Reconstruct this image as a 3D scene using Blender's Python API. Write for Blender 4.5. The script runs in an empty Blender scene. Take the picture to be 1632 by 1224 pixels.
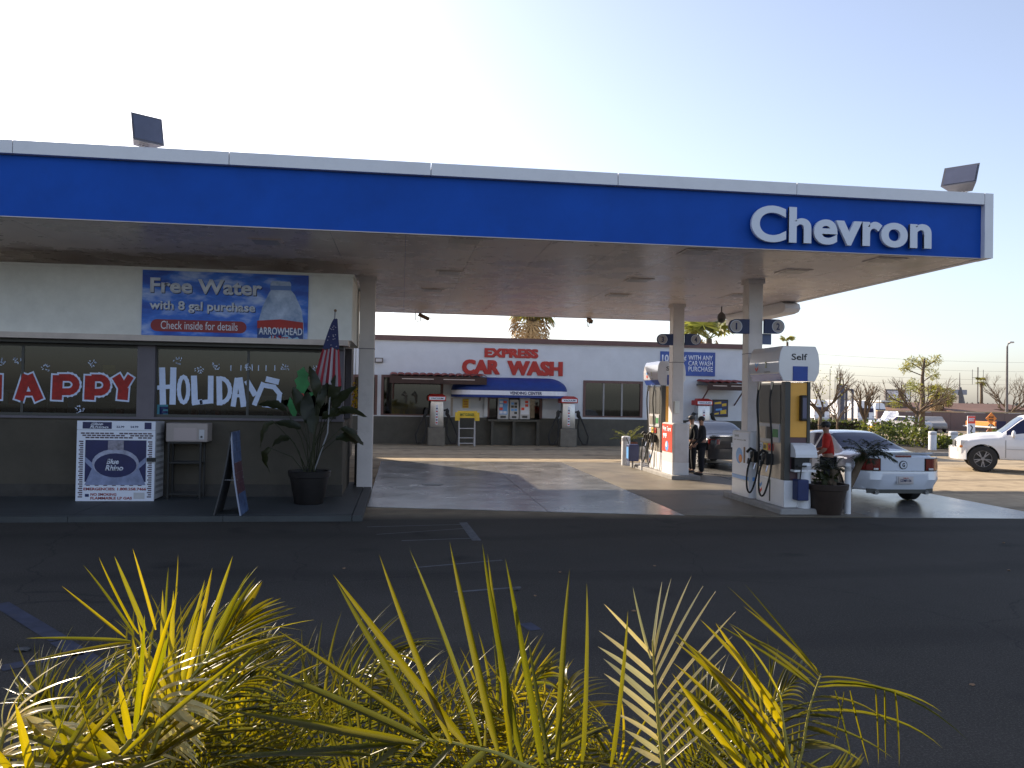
import bpy, bmesh, math, random
from mathutils import Vector, Matrix, noise
random.seed(7)
R = math.radians
# ------------------------------------------------------------------ camera
S = bpy.context.scene
COL = S.collection
F_PX, CX, CY, H = 1306.0, 816.0, 612.0, 2.2
YAW, PITCH, ROLL = R(7.67), R(0.79), R(1.0)
Fw = Vector((math.sin(YAW)*math.cos(PITCH), math.cos(YAW)*math.cos(PITCH), math.sin(PITCH)))
R0 = Vector((math.cos(YAW), -math.sin(YAW), 0)); U0 = R0.cross(Fw)
Rt = R0*math.cos(ROLL)+U0*math.sin(ROLL); Up = U0*math.cos(ROLL)-R0*math.sin(ROLL)
CAM = Vector((0, 0, H))
cd = bpy.data.cameras.new('camera'); cam = bpy.data.objects.new('camera', cd); COL.objects.link(cam)
cam.matrix_world = Matrix(((Rt.x, Up.x, -Fw.x, 0), (Rt.y, Up.y, -Fw.y, 0), (Rt.z, Up.z, -Fw.z, H), (0, 0, 0, 1)))
cd.sensor_width = 36; cd.lens = 36*F_PX/1632; cd.clip_end = 3000; cd.clip_start = 0.05
S.camera = cam
# ------------------------------------------------------------------ light
SUN_EL, SUN_AZ = R(27.0), R(-34.5)      # azimuth from +Y, negative = towards -X
W = bpy.data.worlds.new('World'); S.world = W; W.use_nodes = True
wn = W.node_tree; bg = wn.nodes['Background']
sky = wn.nodes.new('ShaderNodeTexSky'); sky.sky_type = 'NISHITA'; sky.sun_disc = False
sky.sun_elevation = SUN_EL; sky.sun_rotation = SUN_AZ; sky.altitude = 0
sky.air_density = 1.0; sky.dust_density = 1.3; sky.ozone_density = 2.2
hz = wn.nodes.new('ShaderNodeHueSaturation'); hz.inputs['Saturation'].default_value = 0.72      # thin winter haze: paler sky everywhere
tn = wn.nodes.new('ShaderNodeMix'); tn.data_type = 'RGBA'; tn.blend_type = 'MULTIPLY'; tn.inputs[0].default_value = 1; tn.inputs[7].default_value = (1.02, 1.0, 1.05, 1)
wn.links.new(sky.outputs[0], hz.inputs['Color']); wn.links.new(hz.outputs[0], tn.inputs[6]); wn.links.new(tn.outputs[2], bg.inputs[0]); bg.inputs[1].default_value = 0.12
sd = bpy.data.lights.new('sun', 'SUN'); sun = bpy.data.objects.new('sun', sd); COL.objects.link(sun)
sd.energy = 5.0; sd.angle = R(0.5); sd.color = (1.0, 0.85, 0.66)
sdir = Vector((math.sin(SUN_AZ)*math.cos(SUN_EL), math.cos(SUN_AZ)*math.cos(SUN_EL), math.sin(SUN_EL)))
sun.rotation_euler = sdir.to_track_quat('Z', 'Y').to_euler(); sun.location = (0, 0, 30)
S.view_settings.view_transform = 'Standard'; S.view_settings.look = 'None'
S.view_settings.exposure = 0.95; S.view_settings.gamma = 1.0
S.cycles.max_bounces = 6; S.cycles.transparent_max_bounces = 12
S.cycles.diffuse_bounces = 3; S.cycles.glossy_bounces = 3
try: S.cycles.use_denoising = True
except Exception: pass
# ------------------------------------------------------------------ pixel helpers (photo pixels -> world points at a real depth)
def ray(px, py): return Fw + Rt*((px-CX)/F_PX) - Up*((py-CY)/F_PX)
def A(px, py, Y):                      # on the vertical plane Y = const
    d = ray(px, py); return CAM + d*(Y/d.y)
def AX(px, py, X):                     # on the vertical plane X = const
    d = ray(px, py); return CAM + d*(X/d.x)
def G(px, py, z=0.0):                  # on the ground
    d = ray(px, py); return CAM + d*((z-H)/d.z)
def AZ(px, py, z): return G(px, py, z)
def D(px, py, dist):                   # at a view depth
    return CAM + ray(px, py)*dist
# ------------------------------------------------------------------ materials
MATS = {}
def mat(name, col, rough=0.6, metal=0.0, var=0.0, scale=4.0, bump=0.0, bscale=40.0, spec=0.5, col2=None, stain=0.0, stcol=(0.02,0.02,0.02), stscale=1.2, emit=None, coat=0.0, stretch=None, rvar=0.0):
    if name in MATS: return MATS[name]
    m = bpy.data.materials.new(name); m.use_nodes = True; nt = m.node_tree; N = nt.nodes; L = nt.links
    b = N['Principled BSDF']; b.inputs['Roughness'].default_value = rough; b.inputs['Metallic'].default_value = metal
    b.inputs['Specular IOR Level'].default_value = spec
    if coat: b.inputs['Coat Weight'].default_value = coat; b.inputs['Coat Roughness'].default_value = 0.05
    c = (*col, 1); b.inputs['Base Color'].default_value = c
    tc = N.new('ShaderNodeTexCoord'); vec = tc.outputs['Object']
    if stretch:
        mp = N.new('ShaderNodeMapping'); mp.inputs['Scale'].default_value = stretch; L.new(vec, mp.inputs[0]); vec = mp.outputs[0]
    out = None
    if var or col2:
        n = N.new('ShaderNodeTexNoise'); n.inputs['Scale'].default_value = scale; n.inputs['Detail'].default_value = 6; n.inputs['Roughness'].default_value = 0.65
        L.new(vec, n.inputs['Vector'])
        mx = N.new('ShaderNodeMix'); mx.data_type = 'RGBA'
        rp = N.new('ShaderNodeMapRange'); rp.inputs[1].default_value = 0.33; rp.inputs[2].default_value = 0.67
        L.new(n.outputs['Fac'], rp.inputs[0]); L.new(rp.outputs[0], mx.inputs[0])
        a = tuple(x*(1-var) for x in col); d = col2 if col2 else tuple(min(1, x*(1+var)) for x in col)
        mx.inputs[6].default_value = (*a, 1); mx.inputs[7].default_value = (*d, 1)
        out = mx.outputs[2]; L.new(out, b.inputs['Base Color'])
        if rvar:
            r2 = N.new('ShaderNodeMapRange'); r2.inputs[1].default_value = .3; r2.inputs[2].default_value = .7
            r2.inputs[3].default_value = max(0.02, rough-rvar); r2.inputs[4].default_value = min(1, rough+rvar)
            L.new(n.outputs['Fac'], r2.inputs[0]); L.new(r2.outputs[0], b.inputs['Roughness'])
    if stain:
        n2 = N.new('ShaderNodeTexNoise'); n2.inputs['Scale'].default_value = stscale; n2.inputs['Detail'].default_value = 8; n2.inputs['Roughness'].default_value = 0.7
        L.new(vec, n2.inputs['Vector'])
        rp = N.new('ShaderNodeMapRange'); rp.inputs[1].default_value = 0.52; rp.inputs[2].default_value = 0.72; rp.inputs[4].default_value = stain
        L.new(n2.outputs['Fac'], rp.inputs[0])
        mx = N.new('ShaderNodeMix'); mx.data_type = 'RGBA'; L.new(rp.outputs[0], mx.inputs[0])
        if out: L.new(out, mx.inputs[6])
        else: mx.inputs[6].default_value = c
        mx.inputs[7].default_value = (*stcol, 1); L.new(mx.outputs[2], b.inputs['Base Color'])
    if bump:
        n3 = N.new('ShaderNodeTexNoise'); n3.inputs['Scale'].default_value = bscale; n3.inputs['Detail'].default_value = 5; L.new(vec, n3.inputs['Vector'])
        bp = N.new('ShaderNodeBump'); bp.inputs['Strength'].default_value = bump; bp.inputs['Distance'].default_value = 0.01
        L.new(n3.outputs['Fac'], bp.inputs['Height']); L.new(bp.outputs[0], b.inputs['Normal'])
    if emit: b.inputs['Emission Color'].default_value = (*emit[0], 1); b.inputs['Emission Strength'].default_value = emit[1]
    MATS[name] = m; return m
def glass_mat(name, tint=(0.6,0.65,0.68), refl=0.0):
    m = bpy.data.materials.new(name); m.use_nodes = True; nt = m.node_tree; N = nt.nodes; L = nt.links
    N.remove(N['Principled BSDF']); o = N['Material Output']
    t = N.new('ShaderNodeBsdfTransparent'); t.inputs[0].default_value = (*tint, 1)
    g = N.new('ShaderNodeBsdfGlossy'); g.inputs['Roughness'].default_value = 0.03
    fr = N.new('ShaderNodeFresnel'); fr.inputs[0].default_value = 1.55
    ad = N.new('ShaderNodeMath'); ad.operation = 'ADD'; ad.inputs[1].default_value = refl; L.new(fr.outputs[0], ad.inputs[0])
    mx = N.new('ShaderNodeMixShader'); L.new(ad.outputs[0], mx.inputs[0]); L.new(t.outputs[0], mx.inputs[1]); L.new(g.outputs[0], mx.inputs[2]); L.new(mx.outputs[0], o.inputs[0])
    return m
def leaf_mat(name, col, tcol, rough=0.4, var=0.35, scale=3.0, fac=0.45, spec=0.5):
    m = bpy.data.materials.new(name); m.use_nodes = True; nt = m.node_tree; N = nt.nodes; L = nt.links
    b = N['Principled BSDF']; b.inputs['Roughness'].default_value = rough; b.inputs['Specular IOR Level'].default_value = spec
    oi = N.new('ShaderNodeObjectInfo'); tc = N.new('ShaderNodeTexCoord')
    n = N.new('ShaderNodeTexNoise'); n.inputs['Scale'].default_value = scale; L.new(tc.outputs['Object'], n.inputs['Vector'])
    ad = N.new('ShaderNodeMath'); ad.operation = 'ADD'; L.new(oi.outputs['Random'], ad.inputs[0]); L.new(n.outputs['Fac'], ad.inputs[1])
    ml = N.new('ShaderNodeMath'); ml.operation = 'MULTIPLY'; ml.inputs[1].default_value = 0.6; L.new(ad.outputs[0], ml.inputs[0])
    mx = N.new('ShaderNodeMix'); mx.data_type = 'RGBA'; L.new(ml.outputs[0], mx.inputs[0])
    mx.inputs[6].default_value = (*[x*(1-var) for x in col], 1); mx.inputs[7].default_value = (col[0]*(1+var), col[1]*(1+var*.7), col[2], 1)
    L.new(mx.outputs[2], b.inputs['Base Color'])
    t = N.new('ShaderNodeBsdfTranslucent'); m2_ = N.new('ShaderNodeMix'); m2_.data_type = 'RGBA'; L.new(ml.outputs[0], m2_.inputs[0])
    m2_.inputs[6].default_value = (tcol[0]*(1-var)*.7, tcol[1]*(1-var*.8), tcol[2], 1); m2_.inputs[7].default_value = (tcol[0]*(1+var), tcol[1]*(1+var*.6), tcol[2], 1); L.new(m2_.outputs[2], t.inputs[0])
    ms = N.new('ShaderNodeMixShader'); ms.inputs[0].default_value = fac
    L.new(b.outputs[0], ms.inputs[1]); L.new(t.outputs[0], ms.inputs[2]); L.new(ms.outputs[0], N['Material Output'].inputs[0])
    MATS[name] = m; return m
M = {}
def DM(k, *a, **kw): M[k] = mat(k, *a, **kw)
DM('white_paint', (0.72,0.73,0.76), 0.45, var=0.06, scale=2, bump=0.05)
DM('white_metal', (0.78,0.78,0.8), 0.35, var=0.05, scale=3, stain=0.12, stcol=(.35,.3,.25), stscale=3)
DM('cream', (0.80,0.80,0.76), 0.8, var=0.06, scale=3, bump=0.25, bscale=120, stain=0.15, stcol=(.4,.38,.33), stscale=1.0)
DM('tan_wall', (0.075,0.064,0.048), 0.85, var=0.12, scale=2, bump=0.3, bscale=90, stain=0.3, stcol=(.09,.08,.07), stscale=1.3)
DM('ledge', (0.62,0.54,0.49), 0.7, var=0.1, scale=3)
DM('pillar_grey', (0.14,0.125,0.145), 0.6, var=0.08)
DM('fascia_blue', (0.007,0.08,0.43), 0.6, var=0.12, scale=.6, stain=.25, stcol=(.008,.055,.27), stscale=2.5, bump=0.04, bscale=14, spec=.2)
DM('soffit', (0.80,0.70,0.665), 0.28, var=0.10, scale=0.9, bump=0.12, bscale=2.2, rvar=0.08, spec=0.6)
DM('vent_dark', (0.06,0.06,0.055), 0.5)
DM('light_lens', (0.40,0.37,0.35), 0.3)
DM('lamp_face', (0.10,0.11,0.16), 0.35, var=.1)
DM('lamp_body', (0.10,0.10,0.115), 0.5, var=.15)
DM('drab', (.10,.085,.055), .8, var=.4, scale=2)
DM('black', (0.012,0.012,0.013), 0.5, var=0.2)
DM('rubber', (0.015,0.015,0.016), 0.65, var=0.2, bump=0.1)
DM('dark_grey', (0.05,0.05,0.052), 0.6, var=0.2)
DM('steel', (0.5,0.5,0.5), 0.35, metal=0.9, var=0.1, scale=6)
DM('grey_metal', (0.27,0.27,0.28), 0.5, var=0.1)
DM('pale_grey', (0.5,0.5,0.52), 0.5, var=0.06)
DM('stainless', (0.45,0.41,0.36), 0.4, metal=0.55, var=0.12, scale=5)
DM('col_paint', (0.70,0.65,0.64), 0.5, var=0.06, scale=2, stain=0.25, stcol=(.3,.27,.24), stscale=2.5)
DM('amber', (0.85,0.42,0.06), 0.4, var=0.06)
DM('red', (0.5,0.03,0.02), 0.45, var=0.1)
DM('sign_red', (0.40,0.018,0.012), 0.5, var=0.12)
DM('paint_red', (0.33,0.012,0.008), 0.6, var=0.25, scale=14)
DM('orange', (0.7,0.22,0.03), 0.5)
DM('poster_red', (0.75,0.06,0.03), 0.45, var=0.08)
DM('yellow', (0.7,0.48,0.04), 0.5, var=0.08)
DM('blue', (0.015,0.06,0.32), 0.45, var=0.08)
DM('light_blue', (0.12,0.35,0.75), 0.45, var=0.05)
DM('navy', (0.012,0.025,0.11), 0.45, var=0.1)
DM('paint_white', (0.62,0.72,0.94), 0.6, var=0.06, scale=18)
DM('sign_white', (0.72,0.76,0.86), 0.45)
DM('letter_white', (0.68,0.72,0.80), 0.4)
DM('green', (0.03,0.22,0.06), 0.55, var=0.25)
DM('wash_wall', (0.60,0.64,0.70), 0.75, var=0.05, scale=1.5, bump=0.25, bscale=60, stain=0.12, stcol=(.4,.42,.45), stscale=.8)
DM('wash_dado', (0.085,0.083,0.072), 0.8, var=0.15, scale=2, bump=0.3, bscale=60, stain=0.35, stcol=(.05,.05,.045), stscale=1.1)
DM('brown_trim', (0.13,0.07,0.065), 0.6, var=0.12)
DM('tile_red', (0.22,0.03,0.02), 0.6, var=0.3, scale=10)
DM('awning_blue', (0.006,0.03,0.19), 0.65, var=0.12, bump=0.1, bscale=14)
DM('dark_window', (0.02,0.022,0.02), 0.12, var=0.3, scale=2, spec=0.7)
DM('curtain', (0.06,0.062,0.04), 0.9, var=0.35, scale=3, stretch=(6,6,.3))
DM('pot', (0.035,0.022,0.016), 0.6, var=0.2, bump=0.2)
DM('soil', (0.03,0.022,0.015), 0.95, var=0.4, scale=20, bump=0.6)
DM('skin', (0.32,0.17,0.11), 0.6, var=0.06)
DM('dark_cloth', (0.012,0.013,0.018), 0.9, var=0.3, scale=12, bump=0.3, bscale=12)
DM('red_cloth', (0.45,0.02,0.012), 0.9, var=0.2, scale=12, bump=0.3, bscale=12)
DM('jean', (0.03,0.04,0.07), 0.9, var=0.3, bump=0.3)
DM('bark', (0.12,0.085,0.055), 0.9, var=0.35, scale=6, bump=0.6, bscale=20, stretch=(3,3,.6))
DM('dead_frond', (0.34,0.22,0.10), 0.85, var=0.4, scale=8)
DM('pole_grey', (0.12,0.11,0.11), 0.6, var=0.15)
DM('roof_brown', (0.15,0.08,0.06), 0.85, var=0.15, scale=.6)
DM('block_wall', (0.20,0.14,0.125), 0.9, var=0.1, scale=.5, bump=.3)
DM('sand_wall', (0.42,0.33,0.2), 0.9, var=0.12, scale=.7)
DM('chrome', (0.75,0.75,0.76), 0.12, metal=1.0)
DM('car_white', (0.66,0.70,0.78), 0.22, var=0.02, coat=1.0, spec=0.6)
DM('suv_white', (0.78,0.78,0.8), 0.25, var=0.02, coat=0.8)
DM('car_black', (0.006,0.005,0.009), 0.3, coat=.3)
DM('car_glass', (0.03,0.035,0.085), 0.08, spec=0.18)
DM('tail_red', (0.16,0.008,0.006), 0.15, coat=0.8, spec=.7)
DM('lens_clear', (0.6,0.6,0.6), 0.12, coat=0.5)
DM('wood', (0.22,0.13,0.07), 0.7, var=0.3, scale=5, stretch=(1,1,8))
DM('kerb', (0.30,0.29,0.28), 0.85, var=0.15, scale=3, bump=0.3, stain=0.4, stcol=(.12,.11,.1), stscale=2)
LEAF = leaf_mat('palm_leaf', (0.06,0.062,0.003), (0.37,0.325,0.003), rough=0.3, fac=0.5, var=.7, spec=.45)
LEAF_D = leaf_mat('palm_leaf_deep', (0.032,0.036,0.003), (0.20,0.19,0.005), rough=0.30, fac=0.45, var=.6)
LEAF_GLINT = leaf_mat('palm_leaf_glint', (0.62,0.54,0.30), (0.62,0.50,0.16), rough=0.3, fac=0.35, var=.25, spec=.8)  # cream colour paints the sun's glint on glossy leaflets
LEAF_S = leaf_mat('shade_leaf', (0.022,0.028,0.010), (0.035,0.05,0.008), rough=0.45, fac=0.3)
LEAF_P = leaf_mat('far_palm_leaf', (0.14,0.15,0.04), (0.35,0.34,0.06), rough=0.5, fac=0.4)
LEAF_G = leaf_mat('shrub_leaf', (0.055,0.07,0.022), (0.16,0.2,0.03), rough=0.5, fac=0.35, var=.5)
RACHIS = mat('palm_stem', (0.30,0.26,0.05), 0.4, var=0.2, scale=8)
GLASS = glass_mat('store_glass', (0.45,0.47,0.46), 0.0)
# ------------------------------------------------------------------ mesh builder
class MB:
    def __init__(s): s.b = bmesh.new()
    def box(s, x0, x1, y0, y1, z0, z1, mtx=None):
        v = [s.b.verts.new(p) for p in ((x0,y0,z0),(x1,y0,z0),(x1,y1,z0),(x0,y1,z0),(x0,y0,z1),(x1,y0,z1),(x1,y1,z1),(x0,y1,z1))]
        if mtx:
            for q in v: q.co = mtx @ q.co
        for f in ((3,2,1,0),(4,5,6,7),(0,1,5,4),(1,2,6,5),(2,3,7,6),(3,0,4,7)): s.b.faces.new([v[i] for i in f])
        return s
    def face(s, pts): s.b.faces.new([s.b.verts.new(p) for p in pts]); return s
    def prism(s, pts, vec):            # closed polygon extruded along vec
        vec = Vector(vec); a = [s.b.verts.new(p) for p in pts]; c = [s.b.verts.new(Vector(p)+vec) for p in pts]
        n = len(pts); s.b.faces.new(a[::-1]); s.b.faces.new(c)
        for i in range(n): s.b.faces.new([a[i], a[(i+1) % n], c[(i+1) % n], c[i]])
        return s
    def cyl(s, p0, p1, r0, r1=None, n=12, cap=True):
        p0 = Vector(p0); p1 = Vector(p1); r1 = r0 if r1 is None else r1
        d = (p1-p0); d = d.normalized() if d.length > 1e-9 else Vector((0,0,1)); u = d.orthogonal().normalized(); w = d.cross(u)
        a = []; c = []
        for i in range(n):
            t = 2*math.pi*i/n; e = u*math.cos(t)+w*math.sin(t)
            a.append(s.b.verts.new(p0+e*r0)); c.append(s.b.verts.new(p1+e*r1))
        for i in range(n): s.b.faces.new([a[i], a[(i+1) % n], c[(i+1) % n], c[i]])
        if cap: s.b.faces.new(a[::-1]); s.b.faces.new(c)
        return s
    def tube(s, pts, rad, n=8):
        pts = [Vector(p) for p in pts]; k = len(pts); rings = []
        u = None
        for i, p in enumerate(pts):
            t = (pts[min(i+1, k-1)]-pts[max(i-1, 0)]); t = t.normalized() if t.length > 1e-9 else Vector((0,0,1))
            u = (t.orthogonal() if u is None else (u-t*u.dot(t))).normalized(); w = t.cross(u)
            r = rad(i/(k-1)) if callable(rad) else rad
            rings.append([s.b.verts.new(p+(u*math.cos(2*math.pi*j/n)+w*math.sin(2*math.pi*j/n))*r) for j in range(n)])
        for a, c in zip(rings, rings[1:]):
            for j in range(n): s.b.faces.new([a[j], a[(j+1) % n], c[(j+1) % n], c[j]])
        s.b.faces.new(rings[0][::-1]); s.b.faces.new(rings[-1])
        return s
    def lathe(s, prof, c=(0,0,0), n=20):
        c = Vector(c); rings = []
        for r, z in prof: rings.append([s.b.verts.new(c+Vector((r*math.cos(2*math.pi*j/n), r*math.sin(2*math.pi*j/n), z))) for j in range(n)])
        for a, d in zip(rings, rings[1:]):
            for j in range(n): s.b.faces.new([a[j], a[(j+1) % n], d[(j+1) % n], d[j]])
        s.b.faces.new(rings[0][::-1]); s.b.faces.new(rings[-1])
        return s
    def ball(s, c, r, sc=(1,1,1), sub=2):
        bmesh.ops.create_icosphere(s.b, subdivisions=sub, radius=r, matrix=Matrix.Translation(c) @ Matrix.Diagonal((*sc, 1)))
        return s
    def bevel(s, w, seg=2):
        bmesh.ops.bevel(s.b, geom=list(s.b.edges), offset=w, segments=seg, affect='EDGES', profile=0.5); return s
def link(name, me, m=None, parent=None, loc=None):
    o = bpy.data.objects.new(name, me); COL.objects.link(o)
    if m is not None and len(me.materials) == 0: me.materials.append(m)
    if parent is not None: o.parent = parent
    if loc is not None: o.location = loc
    return o
def obj(name, mb, m, parent=None, smooth=False, loc=None):
    me = bpy.data.meshes.new(name); bmesh.ops.recalc_face_normals(mb.b, faces=mb.b.faces); mb.b.to_mesh(me); mb.b.free()
    if smooth:
        me.shade_smooth()
        if smooth != 'all': me.set_sharp_from_angle(angle=R(35))
    return link(name, me, m, parent, loc)
def tag(o, label=None, cat=None, group=None, kind=None):
    if label: o['label'] = label
    if cat: o['category'] = cat
    if group: o['group'] = group
    if kind: o['kind'] = kind
    return o
def thing(name, label, cat, loc=(0,0,0), rz=0.0, group=None):
    o = bpy.data.objects.new(name, None); COL.objects.link(o); o.location = loc; o.rotation_euler = (0,0,rz); o.empty_display_size = 0.2
    return tag(o, label, cat, group)
def copy_tree(root, loc, rz=None, label=None, scale=None):
    def rec(o, parent):
        c = o.copy(); COL.objects.link(c); c.parent = parent
        for ch in KIDS.get(o.name, list(o.children)): rec(ch, c)
        return c
    c = rec(root, None); c.location = loc
    if rz is not None: c.rotation_euler = (0,0,rz)
    if scale: c.scale = (scale,)*3
    if label: c['label'] = label
    return c
KIDS = {}
# ------------------------------------------------------------------ lettering
def text_mesh(s, size=1.0, depth=0.004, bold=0.0, space=1.0, align='LEFT', shear=0.0, linesp=1.0):
    cu = bpy.data.curves.new('t', 'FONT'); cu.body = s; cu.size = size; cu.extrude = depth/2; cu.offset = bold*size; cu.space_character = space
    cu.align_x = align; cu.shear = shear; cu.space_line = linesp; cu.resolution_u = 7 if space == 1.02 else 3
    o = bpy.data.objects.new('t', cu); me = bpy.data.meshes.new_from_object(o); bpy.data.objects.remove(o); bpy.data.curves.remove(cu)
    return me
def text(s, x0, x1, z0, z1, y, m, parent, name='lettering', bold=0.012, depth=0.004, space=1.0, side='front', split=False, shear=0.0, align='LEFT', slope=0.0, linesp=1.0):
    """lettering filling the box x0..x1 / z0..z1 on the plane y (faces -Y), or on x=y plane facing -X (side='left': x0..x1 are decreasing Y values)"""
    me = text_mesh(s, 1.0, 0.0, min(bold, .028), space, align, shear, linesp)
    vs = me.vertices; sh = max(0.0, bold-.028)*1.25; xs = [v.co.x for v in vs]; ys = [v.co.y for v in vs]
    ax, bx, ay, by = min(xs)-sh, max(xs)+sh, min(ys)-sh*.5, max(ys)+sh*.5
    bm = bmesh.new()
    for k, (dx, dy) in enumerate(((0,0),) if sh <= 0 else ((0,0),(-sh,-sh*.5),(sh,sh*.5),(-sh,sh*.5),(sh,-sh*.5))):
        b1 = bmesh.new(); b1.from_mesh(me); bmesh.ops.remove_doubles(b1, verts=b1.verts, dist=1e-5)
        top = 1.0-.07*k
        if depth > 0:
            r = bmesh.ops.extrude_face_region(b1, geom=list(b1.faces))
            ev = set(g for g in r['geom'] if isinstance(g, bmesh.types.BMVert))
            for v in ev: v.co.z = top
        for v in b1.verts: v.co.x += dx; v.co.y += dy
        if k and depth > 0:
            for v in b1.verts:
                if v.co.z == 0: v.co.z = .02*k
        m1 = bpy.data.meshes.new('t'); b1.to_mesh(m1); b1.free(); bm.from_mesh(m1); bpy.data.meshes.remove(m1)
    bpy.data.meshes.remove(me)
    for v in bm.verts:
        u = x0+(v.co.x-ax)/(bx-ax)*(x1-x0); w = z0+(v.co.y-ay)/(by-ay)*(z1-z0)+slope*(u-x0); d = v.co.z*depth
        v.co = Vector((u, y-d, w)) if side == 'front' else Vector((y-d, u, w))
    if not split:
        bmesh.ops.recalc_face_normals(bm, faces=bm.faces)
        me = bpy.data.meshes.new(name); bm.to_mesh(me); bm.free(); return link(name, me, m, parent)
    seen = set(); outs = []; bm.verts.ensure_lookup_table(); bm.verts.index_update()
    for v in bm.verts:
        if v.index in seen: continue
        st = [v]; seen.add(v.index); comp = []
        while st:
            q = st.pop(); comp.append(q)
            for e in q.link_edges:
                k = e.other_vert(q)
                if k.index not in seen: seen.add(k.index); st.append(k)
        outs.append(comp)
    outs.sort(key=lambda c: min(q.co.x for q in c)); mg = []
    for c in outs:
        lo, hi = min(q.co.x for q in c), max(q.co.x for q in c)
        if mg and min(hi, mg[-1][2])-max(lo, mg[-1][1]) > .5*min(hi-lo, mg[-1][2]-mg[-1][1]): mg[-1][0].extend(c); mg[-1][1] = min(lo, mg[-1][1]); mg[-1][2] = max(hi, mg[-1][2])
        else: mg.append([list(c), lo, hi])
    outs = [m_[0] for m_ in mg]
    res = []
    for comp in outs:
        idx = {q.index: i for i, q in enumerate(comp)}
        fs = set(f for q in comp for f in q.link_faces)
        if not fs: continue
        me = bpy.data.meshes.new(name); me.from_pydata([q.co[:] for q in comp], [], [[idx[q.index] for q in f.verts] for f in fs])
        b2 = bmesh.new(); b2.from_mesh(me); bmesh.ops.recalc_face_normals(b2, faces=b2.faces); b2.to_mesh(me); b2.free()
        res.append(link(name, me, m, parent))
    bm.free(); res.sort(key=lambda o: min(v.co.x for v in o.data.vertices)); return res
def px_text(s, p0, p1, Y, m, parent, slope=None, **kw):
    """p0 = (left px, bottom py), p1 = (right px, top py) in photo pixels, on the plane Y"""
    a = A(p0[0], p0[1], Y); b = A(p1[0], p1[1], Y); c = A(p0[0], p1[1], Y); return text(s, a.x, b.x, a.z, c.z, Y, m, parent, **kw)
def disc(mb, x, z, r, y0, y1, n=20): mb.cyl((x, y0, z), (x, y1, z), r, n=n)
# ================================================================== GROUND
def struct(name, mb, m, **k): o = obj(name, mb, m, **k); o['kind'] = 'structure'; return o
def asphalt_mat():
    m = bpy.data.materials.new('asphalt'); m.use_nodes = True; nt = m.node_tree; N = nt.nodes; L = nt.links; b = N['Principled BSDF']
    tc = N.new('ShaderNodeTexCoord'); P = tc.outputs['Object']
    def noise_(sc, det=6, rough=.6):
        n = N.new('ShaderNodeTexNoise'); n.inputs['Scale'].default_value = sc; n.inputs['Detail'].default_value = det; n.inputs['Roughness'].default_value = rough; L.new(P, n.inputs['Vector']); return n.outputs['Fac']
    def ramp(src, a, c, o0, o1):
        r = N.new('ShaderNodeMapRange'); r.inputs[1].default_value = a; r.inputs[2].default_value = c; r.inputs[3].default_value = o0; r.inputs[4].default_value = o1; L.new(src, r.inputs[0]); return r.outputs[0]
    def mixc(f, a, c):
        x = N.new('ShaderNodeMix'); x.data_type = 'RGBA'; L.new(f, x.inputs[0])
        for i, q in ((6, a), (7, c)):
            if isinstance(q, tuple): x.inputs[i].default_value = (*q, 1)
            else: L.new(q, x.inputs[i])
        return x.outputs[2]
    big = noise_(.22); fine = noise_(60, 3); mid = noise_(2.2)
    c = mixc(ramp(big, .35, .65, 0, 1), (.029, .026, .022), (.049, .043, .036))
    c = mixc(ramp(mid, .4, .7, 0, .45), c, (.030, .026, .020))
    c = mixc(ramp(fine, .5, .72, 0, .65), c, (.11, .10, .088))
    c = mixc(ramp(noise_(140, 2), .55, .8, 0, .7), c, (.16, .15, .13))
    # far lot: sunlit tone painted into the colour, tan beyond the pumps
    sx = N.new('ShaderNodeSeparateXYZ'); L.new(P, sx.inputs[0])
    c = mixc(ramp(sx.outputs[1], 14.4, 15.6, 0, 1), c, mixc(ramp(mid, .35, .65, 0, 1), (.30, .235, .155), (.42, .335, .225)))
    # cracks
    dn = N.new('ShaderNodeTexNoise'); dn.inputs['Scale'].default_value = .6; dn.inputs['Detail'].default_value = 6; L.new(P, dn.inputs['Vector'])
    va = N.new('ShaderNodeVectorMath'); va.operation = 'MULTIPLY_ADD'; va.inputs[1].default_value = (1.6, 1.6, 0); L.new(dn.outputs['Color'], va.inputs[0]); L.new(P, va.inputs[2])
    v = N.new('ShaderNodeTexVoronoi'); v.feature = 'DISTANCE_TO_EDGE'; v.inputs['Scale'].default_value = .16; L.new(va.outputs[0], v.inputs['Vector'])
    c = mixc(ramp(v.outputs['Distance'], 0, .003, .5, 0), c, (.012, .012, .012))
    # oil drips
    v2 = N.new('ShaderNodeTexVoronoi'); v2.inputs['Scale'].default_value = .8; L.new(va.outputs[0], v2.inputs['Vector'])
    c = mixc(ramp(v2.outputs['Distance'], .03, .2, .7, 0), c, (.016, .015, .014))
    wv = N.new('ShaderNodeTexWave'); wv.inputs['Scale'].default_value = .11; wv.inputs['Distortion'].default_value = 3; wv.bands_direction = 'Y'; wv.inputs['Detail'].default_value = 3; L.new(P, wv.inputs['Vector'])
    c = mixc(ramp(wv.outputs['Fac'], .86, 1.0, 0, .35), c, (.02, .018, .016))
    L.new(c, b.inputs['Base Color']); b.inputs['Roughness'].default_value = .9; b.inputs['Specular IOR Level'].default_value = .25
    bp = N.new('ShaderNodeBump'); bp.inputs['Strength'].default_value = .35; bp.inputs['Distance'].default_value = .01; L.new(fine, bp.inputs['Height']); L.new(bp.outputs[0], b.inputs['Normal'])
    return m
ASPH = asphalt_mat()
g = MB(); n_ = 14
g.box(-400, 500, -60, 900, -.5, 0); struct('asphalt_lot', g, ASPH)
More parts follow.
